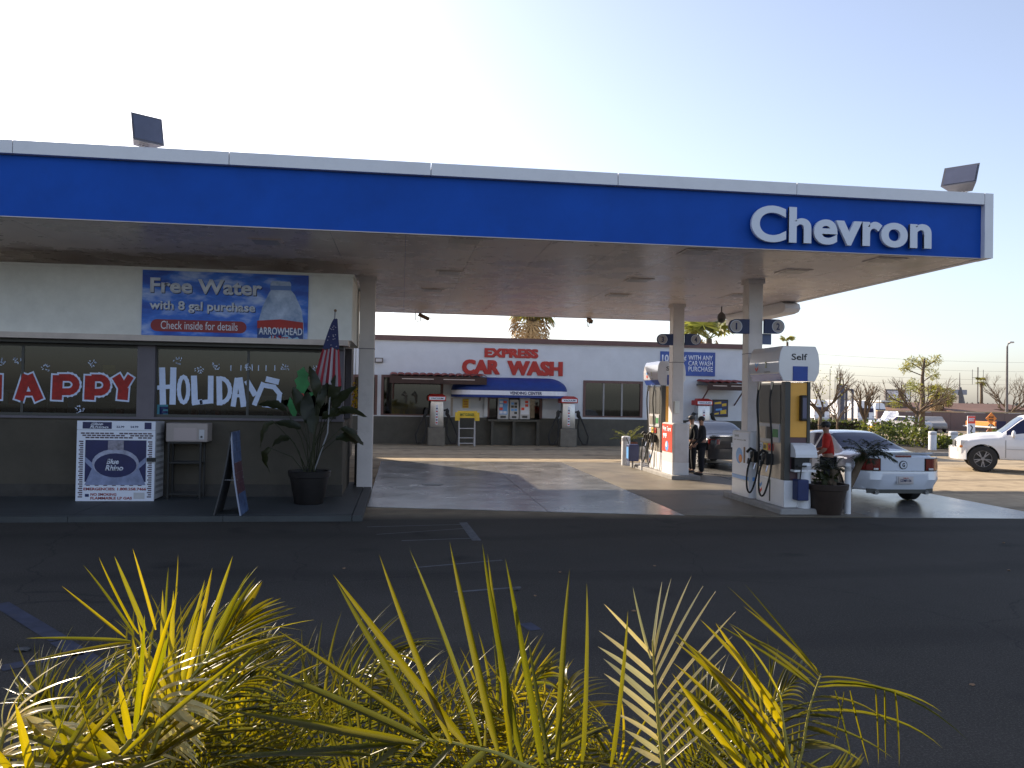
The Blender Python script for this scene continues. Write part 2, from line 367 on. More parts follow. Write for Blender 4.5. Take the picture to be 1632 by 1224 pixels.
DM('slab', (0.145,0.14,0.13), 0.24, var=0.16, scale=1.1, bump=0.2, bscale=7, stain=0.3, stcol=(.10,.095,.09), stscale=.5, rvar=.05, col2=(.225,.215,.20), spec=.9)
DM('slab_dark', (0.15,0.12,0.08), 0.6, var=0.25, scale=.8, bump=0.3, bscale=14, stain=0.7, stcol=(.035,.03,.025), stscale=.7, rvar=.1, col2=(.20,.175,.135))  # darker, browner concrete with dark blotches
DM('slab_far', (0.22,0.2,0.17), 0.75, var=0.2, scale=.8, bump=0.3, bscale=14, stain=0.6, stcol=(.1,.085,.06), stscale=.6)
DM('walk', (0.05,0.056,0.058), 0.7, var=0.15, scale=1.5, bump=0.25, bscale=30, stain=0.45, stcol=(.05,.05,.05), stscale=.9)
# concrete fuelling slabs, joints 8 mm open
pad = thing('concrete_pad', None, None, (0,0,0)); pad['kind'] = 'structure'; del_ = None
def yfront(x): return 16.0+(x+.6)*(14.8-16.0)/5.9 if x < 5.3 else 14.8+(x-5.3)*(14.2-14.8)/7.3
xs_ = [(-.62, 2.8, 'slab'), (2.8, 5.3, 'slab'), (5.3, 8.9, 'slab_dark'), (8.9, 12.65, 'slab')]
ys_ = [None, 19.2, 23.0, 26.8]
for x0, x1, mm in xs_:
    for j in range(3):
        m_ = M[mm]
        y1 = ys_[j+1]-.006
        if j == 0: a, c = yfront(x0+.006), yfront(x1-.006)
        else: a = c = ys_[j]+.006
        b = MB(); b.prism([(x0+.006, a, -.1), (x1-.006, c, -.1), (x1-.006, y1, -.1), (x0+.006, y1, -.1)], (0,0,.112+(.002 if (j+int(x0)) % 2 else 0)))
        obj('slab', b, m_, pad)
# store sidewalk: slabs and kerb
wk = thing('sidewalk', None, None); wk['kind'] = 'structure'
x = -20.0
while x < -1.2:
    x1 = min(x+2.44, -.80); b = MB(); b.box(x+.005, x1-.005, 14.42, 19.6 if x1 > -1.6 else 17.0, -.1, .10+random.uniform(-.002, .002)); obj('slab', b, M['walk'], wk)
    b = MB(); b.box(x+.004, x1-.004, 14.25, 14.415, -.1, .095); obj('kerb_stone', b, M['walk'], wk); x = x1
b = MB(); b.box(-.79, -.625, 14.25, 19.4, -.1, .10); obj('kerb_stone', b, M['walk'], wk)
# drain cover in the slab
b = MB(); c0 = G(690, 773); b.cyl((c0.x, c0.y, 0), (c0.x, c0.y, .022), .26, n=24); b.cyl((c0.x, c0.y, .022), (c0.x, c0.y, .027), .2, n=24)
tag(obj('manhole_cover', b, M['vent_dark']), 'small round dark metal cover set in the bluish concrete slab right of the column', 'manhole cover')
# worn paint on the asphalt (flush sheets, 4 mm up)
DM('worn_white', (.10,.105,.115), 0.85, var=0.3, scale=9, stain=.9, stcol=(.055,.052,.05), stscale=5)
DM('worn_blue', (.03,.036,.065), 0.85, var=0.3, scale=5, stain=.8, stcol=(.05,.05,.055), stscale=4)
pm = thing('road_marking', None, None); pm['kind'] = 'structure'
def strip(p, q, w, m_, nm='painted_line'):
    a = G(*p); c = G(*q); d = (c-a).normalized(); s_ = Vector((-d.y, d.x, 0))*w/2
    b = MB(); b.face([tuple(v+Vector((0,0,.004))) for v in (a-s_, c-s_, c+s_, a+s_)]); obj(nm, b, m_, pm)
strip((738, 833), (760, 862), .14, M['worn_white'])
strip((585, 840), (738, 836), .05, M['worn_white']); strip((640, 862), (757, 858), .05, M['worn_white']); strip((600, 852), (748, 842), .04, M['worn_white'])
strip((660, 905), (800, 893), .05, M['worn_white']); strip((725, 944), (830, 936), .06, M['worn_white'])
strip((0, 962), (95, 1020), .16, M['worn_blue']); strip((0, 1066), (130, 1040), .16, M['worn_blue']); strip((95, 1022), (330, 1165), .16, M['worn_blue'])
strip((835, 1000), (855, 998), .25, M['worn_blue'])
# little litter / stones on the dark asphalt
for k, (px, py) in enumerate(((36,1037),(821,940),(1043,903),(893,913),(853,951),(1550,1093),(548,907),(1010,975),(1600,866),(1608,910))):
    c0 = G(px, py); b = MB(); b.ball((0,0,0), .05 if k < 2 else .022, (1.5 if k < 2 else 1, 1, .35), 1)
    for v in b.b.verts: v.co += Vector((random.uniform(-.008,.008), random.uniform(-.008,.008), 0))
    lab = ['dark flattened leaf clump lying on the asphalt at the left edge of the lot', 'dark leaf scrap on asphalt above the tall middle palm blades'][k] if k < 2 else 'small pale stone chip lying on the dark front asphalt'
    tag(obj('litter', b, M['dark_grey'] if k < 2 else M['wood'], loc=(c0.x, c0.y, .012)), lab, 'litter', 'stone chips scattered on the front asphalt' if k > 1 else None)
# planter strip kerb + soil at the right
pk = thing('planter_kerb', None, None); pk['kind'] = 'structure'
ka, kc = G(1395, 716), G(1632, 734); yk = G(1520, 727).y
for i in range(9):
    b = MB(); b.box(14.5+i*2.4, 16.89+i*2.4, yk, yk+.16, -.1, .14); obj('kerb_stone', b, M['kerb'], pk)
b = MB(); b.box(14.5, 36.1, yk+.17, 42, -.05, .06); struct('planter_soil', b, M['soil'])

# ================================================================== STORE
XR, YS = -1.16, 16.85
zs = A(300, 669, YS).z; zl = A(300, 548, YS).z; ztop = A(300, 432, 16.55).z; XF = A(561, 500, 16.55).x
store = thing('convenience_store', 'tan and cream flat roofed store with wide painted shop windows under the canopy', 'store', (0, 0, 0))
# lower wall
b = MB(); b.box(-19, XR, YS, YS+.22, 0, zs); b.box(XR-.22, XR, YS+.22, 19.3, 0, zs)
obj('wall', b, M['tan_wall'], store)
b = MB(); b.box(-19, XR+.012, YS-.015, YS, .10, .34); obj('skirting', b, mat('skirt', (.05,.045,.04), .85, var=.2, stain=.4), store)
b = MB(); b.box(-19, XR+.03, YS-.05, YS+.05, zs, zs+.045); obj('window_sill', b, M['pillar_grey'], store)
# upper fascia box, its coping and ledge
b = MB(); b.box(-19, XF, 16.55, 19.4, zl+.13, ztop); obj('upper_wall', b, M['cream'], store)
b = MB(); b.box(-19, XF+.03, 16.53, 19.42, ztop, ztop+.05); obj('coping', b, M['cream'], store)
b = MB(); b.box(-19, XF-.06, 16.45, 17.15, zl+.02, zl+.127); obj('ledge', b, M['ledge'], store)
b = MB(); b.box(-19, XR, 16.65, YS+.2, zl-.05, zl+.017); obj('window_head', b, M['vent_dark'], store)
# pillars
def pX(px, Y=YS): return A(px, 610, Y).x
for (x0, x1) in ((pX(219), pX(247)), (pX(537), XR), (pX(-190), pX(-160))):
    b = MB(); b.box(x0, x1, YS-.03, YS+.22, zs+.046, zl-.052); obj('pillar', b, M['pillar_grey'], store)
b = MB(); b.box(XR-.14, XR+.01, 19.15, 19.3, zs, zl+.1); obj('pillar', b, M['pillar_grey'], store)
# panes
def window(x0, x1, n):
    w = MB(); w.box(x0, x1, YS+.06, YS+.10, zs+.045, zs+.10); w.box(x0, x1, YS+.06, YS+.10, zl-.11, zl-.055)
    for i in range(n+1):
        xx = x0+(x1-x0)*i/n; xa = max(x0, xx-.025); xb = min(x1, xx+.025); w.box(xa, xb, YS+.065, YS+.095, zs+.101, zl-.111)
    fr = obj('window_frame', w, M['vent_dark'], store)
    for i in range(n):
        xa = x0+(x1-x0)*i/n+.026; xb = x0+(x1-x0)*(i+1)/n-.026
        b = MB(); b.box(xa, xb, YS+.076, YS+.084, zs+.102, zl-.112); obj('pane', b, GLASS, fr)
    return fr
win2 = window(pX(247), pX(537), 2); win1 = window(pX(-160), pX(219), 2); win0 = window(-18.9, pX(-190), 2)
b = MB(); b.box(XR-.12, XR-.112, YS+.24, 19.14, zs+.05, zl-.06); obj('pane', b, GLASS, store)
# rear block, roof, inner floor and walls
b = MB(); b.box(-19, -1.7, 29.3, 29.5, 0, 4.35); b.box(-1.9, -1.7, 19.42, 29.3, 0, 4.3); b.box(-19.2, -19, YS, 29.5, 0, 4.35); obj('rear_wall', b, M['tan_wall'], store)
b = MB(); b.box(-19, -1.7, 19.43, 29.5, 4.352, 4.45); obj('roof', b, M['pale_grey'], store)
b = MB(); b.box(-18.9, -1.95, 18.9, 23.0, 3.35, 3.40); b.box(-18.9, -1.3, YS+.23, 18.9, zl+.06, zl+.11); obj('inner_ceiling', b, M['ledge'], store)
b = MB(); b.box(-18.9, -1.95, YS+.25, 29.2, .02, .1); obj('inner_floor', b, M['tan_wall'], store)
b = MB(); b.box(-18.9, -1.95, 23.0, 23.1, .1, 4.3); obj('partition', b, mat('in_wall', (.07,.055,.03), .8, var=.7, scale=.9), store)
# snowflakes + lettering painted on the glass
YG = YS+.07
def flake(px, py, fr, r=.085, n=13):
    c = A(px, py, YG-.004); b = MB(); rr = random.Random(px)
    for i in range(n):
        a = rr.uniform(0, 6.28); d = r*math.sqrt(rr.random()); q = rr.uniform(.010, .018); x_, z_ = c.x+d*math.cos(a), c.z+d*math.sin(a)*.9
        a2 = rr.uniform(0, 3.1); t = Vector((math.cos(a2), 0, math.sin(a2))); s_ = Vector((-t.z, 0, t.x)); o = Vector((x_, YG-.004, z_))
        b.prism([tuple(o+t*q*1.6), tuple(o+s_*q*.7), tuple(o-t*q*1.6), tuple(o-s_*q*.7)], (0, -.002, 0))
    obj('painted_snowflake', b, M['paint_white'], fr)
for px, py in ((3,576),(29,574),(73,586),(147,580),(127,653)): flake(px, py, win1)
for px, py in ((284,575),(317,589),(344,584),(396,583),(455,586),(502,588)): flake(px, py, win2, .085)
for px in (368,384,393,402,412,424,438):
    b = MB(); a = A(px, 590, YG-.002); b.box(a.x-.009, a.x+.009, YG-.006, YG-.002, a.z-.01, a.z+.10); obj('painted_stroke', b, M['paint_white'], win2)
def outlined(ch, px0, px1, pyb, pyt, fr):
    px_text(ch, (px0-4, pyb+3), (px1+4, pyt-3), YG-.002, M['paint_white'], fr, name='painted_outline', bold=.13, depth=.002)
    px_text(ch, (px0+2, pyb), (px1-2, pyt+1), YG-.005, M['paint_red'], fr, name='painted_letter', bold=.10, depth=.002)
def brush2(pls, m_, nm, dy, grow):
    b = MB(); k = 0
    for w, pts in pls:
        w = w+grow
        for i, ((x0_, y0_), (x1_, y1_)) in enumerate(zip(pts, pts[1:])):
            dx_, dy_ = x1_-x0_, y1_-y0_; L_ = math.hypot(dx_, dy_); e0 = grow/2+(0 if i == 0 else w*.2); e1 = grow/2+(0 if i == len(pts)-2 else w*.2); ux, uy = dx_/L_, dy_/L_; nx, ny = -uy*w/2, ux*w/2
            q = [(x0_-ux*e0+nx, y0_-uy*e0+ny), (x1_+ux*e1+nx, y1_+uy*e1+ny), (x1_+ux*e1-nx, y1_+uy*e1-ny), (x0_-ux*e0-nx, y0_-uy*e0-ny)]
            yy = YG-dy-.0003*k; k += 1; b.prism([tuple(A(px/4.533, 560+py/4.533, yy)) for px, py in q], (0,-.001,0))
    obj(nm, b, m_, win1)
def arc2(cx_, cy_, rx, ry, a0, a1, n=8): return [(cx_+rx*math.cos(R(a0+(a1-a0)*i/n)), cy_+ry*math.sin(R(a0+(a1-a0)*i/n))) for i in range(n+1)]
for pls in ([(62,[(-15,168),(-20,345)]), (60,[(-130,168),(-135,345)]), (50,[(-120,255),(-30,255)])],
            [(66,[(196,170),(136,352)]), (66,[(206,170),(284,352)]), (30,[(165,305),(250,305)])],
            [(74,[(418,172),(410,350)]), (50,[(425,188)]+arc2(490,240,60,52,-80,80)+[(430,292)])],
            [(74,[(652,176),(644,350)]), (50,[(660,190)]+arc2(716,243,56,52,-80,80)+[(664,296)])],
            [(66,[(838,178),(893,270)]), (50,[(945,178),(893,262)]), (76,[(892,262),(884,350)])]):
    brush2(pls, M['paint_white'], 'painted_outline', .002, 24); brush2(pls, M['paint_red'], 'painted_letter', .008, 0)
def brush(pls):
    b = MB(); k = 0
    for pl in pls:
        w = pl[0]; pts = pl[1]
        for (x0_, y0_), (x1_, y1_) in zip(pts, pts[1:]):
            dx_, dy_ = x1_-x0_, y1_-y0_; L_ = math.hypot(dx_, dy_); ex, ey = dx_/L_*w*.28, dy_/L_*w*.28; nx, ny = -dy_/L_*w/2, dx_/L_*w/2
            q = [(x0_-ex+nx, y0_-ey+ny), (x1_+ex+nx*.95, y1_+ey+ny*.95), (x1_+ex-nx, y1_+ey-ny), (x0_-ex-nx*.9, y0_-ey-ny*.9)]
            yy = YG-.002-.0004*k; k += 1
            b.prism([tuple(A(240+px/4.295, 560+py/4.295, yy)) for px, py in q], (0,-.0015,0))
    obj('painted_letter', b, M['paint_white'], win2)
def arc(cx_, cy_, rx, ry, a0, a1, n=10): return [(cx_+rx*math.cos(R(a0+(a1-a0)*i/n)), cy_+ry*math.sin(R(a0+(a1-a0)*i/n))) for i in range(n+1)]
brush([(44, [(80,122),(84,352)]), (44, [(157,122),(150,352)]), (30, [(42,248),(150,240)])])
brush([(28, arc(226, 262, 32, 88, 0, 360, 16))])
brush([(44, [(298,178),(302,345)]), (34, [(292,352),(345,345)])])
brush([(40, [(413,178),(410,345)]), (30, [(345,348),(415,342)])])
brush([(40, [(470,182),(472,358)]), (30, arc(478, 268, 66, 84, -88, 88, 9))])
brush([(36, [(592,192),(566,368)]), (42, [(612,190),(636,368)]), (22, [(584,305),(628,300)])])
brush([(40, [(664,208),(712,292)]), (34, [(770,222),(712,360)])])
brush([(40, [(800,190),(868,208)])]); brush([(34, [(778,232),(846,244),(884,292),(876,346),(846,366),(784,362)])]); brush([(28, [(772,366),(862,380)])])
# holly painted on the pane
def blob(pts, fr, m_, nm, dy=.003):
    b = MB(); b.prism([tuple(A(px, py, YG-dy)) for px, py in pts], (0, -.002, 0)); obj(nm, b, m_, fr)
blob(((468,626),(473,615),(469,606),(475,600),(473,592),(480,588),(484,584),(488,592),(492,596),(490,604),(494,612),(489,620),(483,630),(475,631)), win2, M['green'], 'painted_holly_leaf')
blob(((482,634),(492,626),(504,623),(500,629),(492,634),(484,637)), win2, M['green'], 'painted_holly_leaf')
blob(((462,632),(470,645),(474,656),(470,668),(463,658),(458,646)), win2, M['green'], 'painted_holly_leaf')
for px, py in ((478,635),(485,637),(481,630)):
    c = A(px, py, YG-.006); b = MB(); b.cyl((c.x, YG-.006, c.z), (c.x, YG-.009, c.z), .045, n=12); obj('painted_berry', b, M['red'], win2)
# E-shaped teal sticker low in window
b = MB(); p, q = A(250, 669, YG-.002), A(268, 645, YG-.002)
b.box(p.x, q.x, YG-.006, YG-.002, p.z+.01, q.z); obj('sticker', b, mat('teal', (.04,.20,.27), .5), win2)
px_text('E', (254, 666), (268, 648), YG-.007, M['navy'], win2, name='sticker_letter', bold=.05, depth=.002)
# ---- things inside the store, seen dimly through the glass
def shelf(px0, px1, pyt, Y, label):
    a, c = A(px0, pyt, Y), A(px1, pyt, Y); w = c.x-a.x; h = a.z-.1
    t = thing('shelf_unit', label, 'shelf', ((a.x+c.x)/2, Y, .1), 0, 'shelving inside the store')
    b = MB(); b.box(-w/2, w/2, .22, .26, 0, h); b.box(-w/2, -w/2+.03, 0, .22, 0, h); b.box(w/2-.03, w/2, 0, .22, 0, h); obj('shelf_back', b, M['pale_grey'], t)
    rr = random.Random(int(px0)); k = 0; z = h-.32
    while z > .9:
        b = MB(); b.box(-w/2+.031, w/2-.031, -.02, .219, z, z+.02); obj('shelf_board', b, M['pale_grey'], t)
        x = -w/2+.06; 
        while x < w/2-.14:
            ww = rr.uniform(.07,.14); hh = rr.uniform(.12,.24); b = MB(); b.box(x, x+ww, .02, .16, z+.02, z+.02+hh)
            obj('packet', b, M[rr.choice(['red','yellow','blue','pale_grey','green','light_blue','wood','cream'])], t); x += ww+rr.uniform(.02,.08)
        z -= .34; k += 1
shelf(-30, 60, 620, 18.6, 'shelf of small packets inside the store behind the letter A'); shelf(75, 130, 625, 18.2, 'low shelf of packets inside the store behind the first letter P')
shelf(150, 215, 618, 19.3, 'packet shelf inside the store left of the grey window pillar'); shelf(300, 360, 640, 18.4, 'low packet shelf inside the store beneath the white word HOLIDAYS')
shelf(395, 450, 630, 18.8, 'packet shelf inside the store behind the last white letters')
for i, (px0, px1, py0, py1, Y, mm, lab) in enumerate(((163,183,582,596,17.3,'yellow','yellow card hanging inside the shop window above the letter P'),(89,106,641,658,17.3,'drab','drab notice standing inside the window below the first letter P'),(112,158,661,668,17.2,'grey_metal','long grey box on the window sill inside the store'),(353,372,600,640,17.6,'wood','brown poster inside the shop window behind the letter D'),(375,412,648,655,17.2,'wood','flat brown box on the sill inside the right window'),(330,342,655,669,17.2,'navy','small dark blue carton on the sill inside the right window'),(392,425,656,668,17.3,'grey_metal','grey box on the sill inside the right window behind the plant'))):
    p, q = A(px0, py1, Y), A(px1, py0, Y); b = MB(); b.box(p.x, q.x, Y, Y+.05, p.z, q.z)
    tag(obj('window_display', b, M[mm]), lab, 'display card')
for px0, px1, py0, py1, Yi, mm in ((-60,95,560,600,22.6,'vent_dark'),(95,160,585,640,22.4,'drab'),(165,212,556,640,21.8,'dark_grey'),(262,372,556,668,21.9,'wood'),(372,392,556,668,21.6,'pillar_grey'),(395,470,590,650,22.2,'dark_grey'),(470,530,560,668,21.5,'drab'),(20,70,640,668,20.5,'grey_metal'),(120,150,640,668,20.2,'pale_grey')):
    p, q = A(px0, py1, Yi), A(px1, py0, Yi); b = MB(); b.box(p.x, q.x, Yi, Yi+.08, max(.1, p.z), q.z); obj('inner_panel', b, M[mm], store)
for px0, px1, py in ((395,445,570),(20,80,572)):
    p, q = A(px0, py, 19.5), A(px1, py, 19.5); b = MB(); b.box(p.x, q.x, 19.5, 19.9, 3.25, 3.345); obj('light_panel', b, M['sign_white'], store)

# ================================================================== FREE WATER banner
def cloud_mat():
    m = bpy.data.materials.new('cloud_print'); m.use_nodes = True; N = m.node_tree.nodes; L = m.node_tree.links; b = N['Principled BSDF']; b.inputs['Roughness'].default_value = .45
    tc = N.new('ShaderNodeTexCoord'); mp = N.new('ShaderNodeMapping'); mp.inputs['Scale'].default_value = (.8, 1, 2.2); L.new(tc.outputs['Object'], mp.inputs[0])
    n = N.new('ShaderNodeTexNoise'); n.inputs['Scale'].default_value = 1.5; n.inputs['Detail'].default_value = 7; n.inputs['Roughness'].default_value = .55; L.new(mp.outputs[0], n.inputs['Vector'])
    cr = N.new('ShaderNodeValToRGB'); e = cr.color_ramp.elements; e[0].position = .40; e[0].color = (.012,.07,.45,1); e[1].position = .72; e[1].color = (.62,.74,.98,1)
    q = cr.color_ramp.elements.new(.53); q.color = (.03,.17,.72,1); L.new(n.outputs['Fac'], cr.inputs[0]); L.new(cr.outputs[0], b.inputs['Base Color']); return m
ban = thing('banner', 'blue FREE WATER banner with a bottle picture on the cream store wall', 'banner', (0,0,0))
YB = 16.515; p, q = A(225, 537, YB), A(492, 438, YB)
b = MB(); b.box(p.x, q.x, YB, YB+.03, zl+.135, ztop-.01); obj('banner_sheet', b, cloud_mat(), ban)
pt = lambda s, x0, x1, y0, y1, m_, **k: px_text(s, (x0, y1), (x1, y0), YB-.002, m_, ban, **k)
def pts_(s, x0, x1, y0, y1, bold): 
    px_text(s, (x0+1.2, y1+1.2), (x1+1.2, y0+1.2), YB-.0005, M['navy'], ban, bold=bold, depth=.001, name='lettering_shadow', slope=-.0)
    px_text(s, (x0, y1), (x1, y0), YB-.003, M['sign_white'], ban, bold=bold, depth=.001)
pts_('Free Water', 239, 418, 442, 466, .03); pts_('with 8 gal purchase', 238, 407, 478, 497, .026)
c0 = A(317, 520, YB); hw, hh = (A(394,520,YB)-A(241,520,YB)).x/2, .115; b = MB(); P_ = []
for k in range(9): t = R(90+180*k/8); P_.append((c0.x-hw+hh+hh*math.cos(t), YB, c0.z+hh*math.sin(t)))
for k in range(9): t = R(-90+180*k/8); P_.append((c0.x+hw-hh+hh*math.cos(t), YB, c0.z+hh*math.sin(t)))
b.prism(P_, (0,-.004,0)); obj('red_lozenge', b, mat('loz', (.28,.025,.03), .5), ban)
px_text('Check inside for details', (256, 524), (379, 511), YB-.005, M['sign_white'], ban, bold=.0, depth=.001)
# bottle: shoulders in relief print, label below
b = MB(); pf = [(412,543),(411,515),(418,490),(428,468),(432,462),(431,452),(434,448),(462,449),(464,453),(464,463),(470,470),(480,492),(484,516),(484,545)]
pts = [A(px, py, YB-.001) for px, py in pf]; b.prism([tuple(v) for v in pts], (0,-.003,0)); obj('bottle_print', b, mat('bot', (.22,.36,.68), .4, var=.35, scale=3, col2=(.55,.66,.86)), ban)
def quad(pf, dy, m_, nm, par=ban, Y=None): b = MB(); Yq = YB if Y is None else Y; b.prism([tuple(A(px, py, Yq-dy)) for px, py in pf], (0,-.002,0)); return obj(nm, b, m_, par)
quad(((410,547),(410,511),(447,509),(483,514),(483,546)), .006, mat('lab_blue', (.02,.06,.22), .5), 'bottle_label')
quad(((410,523),(410,511),(447,509),(483,514),(483,525)), .0085, M['sign_red'], 'label_band')
quad(((412,545),(418,538),(425,541),(433,534),(446,539),(456,533),(466,540),(474,537),(481,545)), .0085, mat('mtn', (.3,.5,.7), .5), 'label_mountains')
quad(((430,455),(431,462),(464,463),(464,456)), .006, mat('cap_', (.10,.2,.5), .4), 'bottle_cap')
px_text('ARROWHEAD', (412, 533), (482, 521), YB-.012, M['sign_white'], ban, bold=.025, depth=.001)
px_text('16.9oz', (432, 541.5), (460, 534), YB-.013, M['sign_red'], ban, bold=.03, depth=.001)

# ================================================================== CANOPY
XC, YF, YR, ZB, ZT = 10.4, 13.3, 26.5, 4.8, 5.945
can = thing('canopy', 'huge blue and white fuel canopy with raised lettering sheltering the pumps and store', 'canopy')
b = MB(); b.box(-19.5, XC-.16, YF+.12, YR, ZB+.012, ZT-.08); obj('roof_box', b, M['fascia_blue'], can)
b = MB(); b.box(-19.5, XC-.16, YF+.10, YF+.118, ZB+.004, ZT-.205); obj('blue_fascia', b, M['fascia_blue'], can)
b = MB(); b.box(-19.5, XC-.16, YF+.09, YF+.15, ZB-.012, ZB+.002); obj('drip_trim', b, M['ledge'], can)
# white edge band in sections with open seams
seams = [-19.5, -15.9, -12.0]+[A(px, py, YF).x for px, py in ((20,232),(365,255),(687,272),(985,292),(1270,308))]+[XC-.17]
for a, c in zip(seams, seams[1:]):
    b = MB(); b.box(a+.006, c-.006, YF, YF+.6, ZT-.2, ZT); b.box(a+.006, c-.006, YF+.6, YF+.9, ZT-.06, ZT-.02); obj('edge_panel', b, M['white_metal'], can)
b = MB(); b.box(XC-.165, XC, YF, YF+.4, ZB-.01, ZT+.001); obj('corner_post', b, M['white_metal'], can)
n_ = 5
for i in range(n_):
    y0 = YF+.405+(YR-YF-.4)*i/n_; y1 = YF+.4+(YR-YF-.4)*(i+1)/n_
    b = MB(); b.box(XC-.155, XC-.002, y0, y1-.008, ZB-.005, ZT); obj('edge_panel', b, M['white_metal'], can)
i = 0; x = -19.5
while x < XC-.2:
    x1 = min(x+3.2, XC-.17); b = MB(); b.box(x+.004, x1-.004, YR, YR+.12, ZB-.005, ZT); obj('edge_panel', b, M['white_metal'], can); x = x1
# soffit panels
x = -19.5
while x < XC-.2:
    x1 = min(x+1.22, XC-.16)
    for y0, y1 in ((YF+.155, 18.2), (18.2, 24.9), (24.9, YR)):
        b = MB(); b.box(x+.003, x1-.003, y0+.003, y1-.003, ZB, ZB+.01); obj('soffit_panel', b, M['soffit'], can)
    x = x1
# recessed light boxes in the soffit
for px, py in ((743,383),(1111,401),(1410,414),(1265,432),(1018,446),(716,434),(425,385),(690,462),(985,470),(1180,470)):
    c = AZ(px, py, ZB); b = MB(); b.box(c.x-.28, c.x+.28, c.y-.28, c.y+.28, ZB-.016, ZB-.002)
    f = obj('light_frame', b, M['soffit'], can); b = MB(); b.box(c.x-.22, c.x+.22, c.y-.22, c.y+.22, ZB-.021, ZB-.017); obj('light_lens', b, M['light_lens'], f)
# brand letters
ls = px_text('Chevron', (1195, 385.5), (1482, 327), YF+.03, M['letter_white'], can, name='letter', bold=.030, depth=.06, split=True, space=1.02)
for i, o in enumerate(ls):
    for v in o.data.vertices: v.co.z += -.0035*0
# hanging valance with rounded end, under the right edge
b = MB(); pr = [(XC-.5, y, z) for y, z in ((20.5,4.79),(20.3,4.72),(20.25,4.6),(20.35,4.52),(20.6,4.49),(24.2,4.47),(24.2,4.79))]
b.prism(pr, (.42,0,0)); obj('rounded_valance', b, M['white_metal'], can)
# columns
def column(px, py0, Y, x0, x1, d, cap, label):
    zb = .1 if cap else .1
    t = thing('canopy_column', label, 'column', ((x0+x1)/2, Y, 0), 0, 'square columns holding the canopy'); w = (x1-x0)/2
    b = MB(); b.box(-w, w, -d/2, d/2, .02, ZB-.02); b.bevel(.012, 2); obj('shaft', b, M['col_paint'], t)
    b = MB(); b.box(-w-.004, w+.004, -d/2-.004, d/2+.004, 3.18, 3.195); obj('joint_band', b, M['pillar_grey'], t)
    b = MB(); b.box(-w-.03, w+.03, -d/2-.03, d/2+.03, ZB-.10, ZB-.001); obj('column_cap', b, M['col_paint'], t)
    return t
column(584, 773, 18.75, -.96, -.62, .34, 1, 'left pinkish white canopy column standing beside the store corner')
colA = column(1200, 790, 16.95, 7.38, 7.70, .32, 1, 'canopy column between the round signs 1 and 2')
colB = column(1085, 757, 21.9, 7.38, 7.70, .32, 1, 'canopy column between the round signs 3 and 4')
colA.name = 'canopy_column'
# floodlights on the canopy roof
def floodlight(px0, px1, py0, py1, tilt, lab, rz):
    Y = YF+.55; a = A(px0, py1, Y); c = A(px1, py0, Y); w = (c.x-a.x)/2; h = c.z-a.z
    t = thing('floodlight', lab, 'floodlight', ((a.x+c.x)/2, Y, ZT), rz, 'floodlights on the canopy roof')
    mtx = Matrix.Translation((0, 0, .12+h*.46)) @ Matrix.Rotation(tilt, 4, 'X')
    b = MB(); hh = h*.46
    pr = [(-w*1.05, -.17, -hh), (w*1.05, -.17, -hh), (w*1.05, -.17, hh), (-w*1.05, -.17, hh)]; bk = [(-w*.6, .12, -hh*.7), (w*.6, .12, -hh*.7), (w*.6, .12, hh*.8), (-w*.6, .12, hh*.8)]
    vs = [b.b.verts.new(mtx @ Vector(p)) for p in pr+bk]
    for f in ((0,1,2,3),(7,6,5,4),(0,4,5,1),(1,5,6,2),(2,6,7,3),(3,7,4,0)): b.b.faces.new([vs[i] for i in f])
    obj('housing', b, M['lamp_body'], t)
    b = MB(); b.box(-w*.93, w*.93, -.178, -.171, -hh*.86, hh*.86, mtx); obj('lens', b, M['lamp_face'], t)
    b = MB(); 
    for s_ in (-w*.25, 0, w*.25): b.cyl((s_, 0, -.01), (s_, 0, .16), .018)
    b.box(-w*.4, w*.4, -.06, .06, 0, .012); obj('bracket', b, M['pale_grey'], t)
floodlight(205, 254, 181, 230, R(-16), 'box floodlight on the left part of the canopy roof, tilted slightly up', R(36))
floodlight(1511, 1556, 264, 305, R(-32), 'box floodlight near the right canopy corner, leaning back beside the lettering', R(-50))
# round pump number signs
def pill(x0, Y, zc, s, num, lab):
    r = .155; t = thing('pump_number_sign', lab, 'sign', (x0, Y, zc), 0, 'round pump number signs on the columns')
    P_ = [(0,0,-r), (0,0,r)] if s > 0 else [(0,0,r), (0,0,-r)]
    cxp = s*.30
    pr = [(0, 0, -r)]+[(cxp+s*r*math.cos(R(a)), 0, r*math.sin(R(a))) for a in range(-90, 91, 15)]+[(0, 0, r)]
    b = MB(); b.prism(pr, (0,.07,0)); obj('sign_body', b, M['navy'], t)
    b = MB(); disc(b, cxp, 0, r*.86, -.008, -.001, 24); obj('sign_face', b, M['sign_white'], t)
    b = MB(); disc(b, cxp, 0, r*.78, -.012, -.009, 24); obj('sign_disc', b, mat('sgn_d', (.42,.38,.38), .5), t)
    text(num, cxp-r*(.24 if num != '1' else .10), cxp+r*(.24 if num != '1' else .10), -r*.46, r*.46, -.013, M['navy'], t, name='numeral', bold=.02, depth=.003)
for px, py, Y, s, nn, cx_ in ((1178,520,16.72,-1,'1',7.37),(1224,520,16.72,1,'2',7.71),(1061,541,21.7,-1,'3',7.37),(1099,541,21.7,1,'4',7.71)):
    pill(cx_, Y, A(px, py, Y).z, s, nn, {'1':'round pump sign reading 1 on the left of the near column','2':'round pump sign reading 2 on the right of the near column','3':'round pump sign reading 3 on the left of the far column','4':'round pump sign reading 4 on the right of the far column'}[nn])
b = MB(); p, q = A(1212, 549, 16.95), A(1228, 534, 16.95); b.box(7.73, 7.95, 16.9, 16.95, p.z, q.z+.02)
tag(obj('side_panel', b, mat('slateb', (.12,.16,.3), .5)), 'blank slate blue panel below the number 2 sign', 'sign')
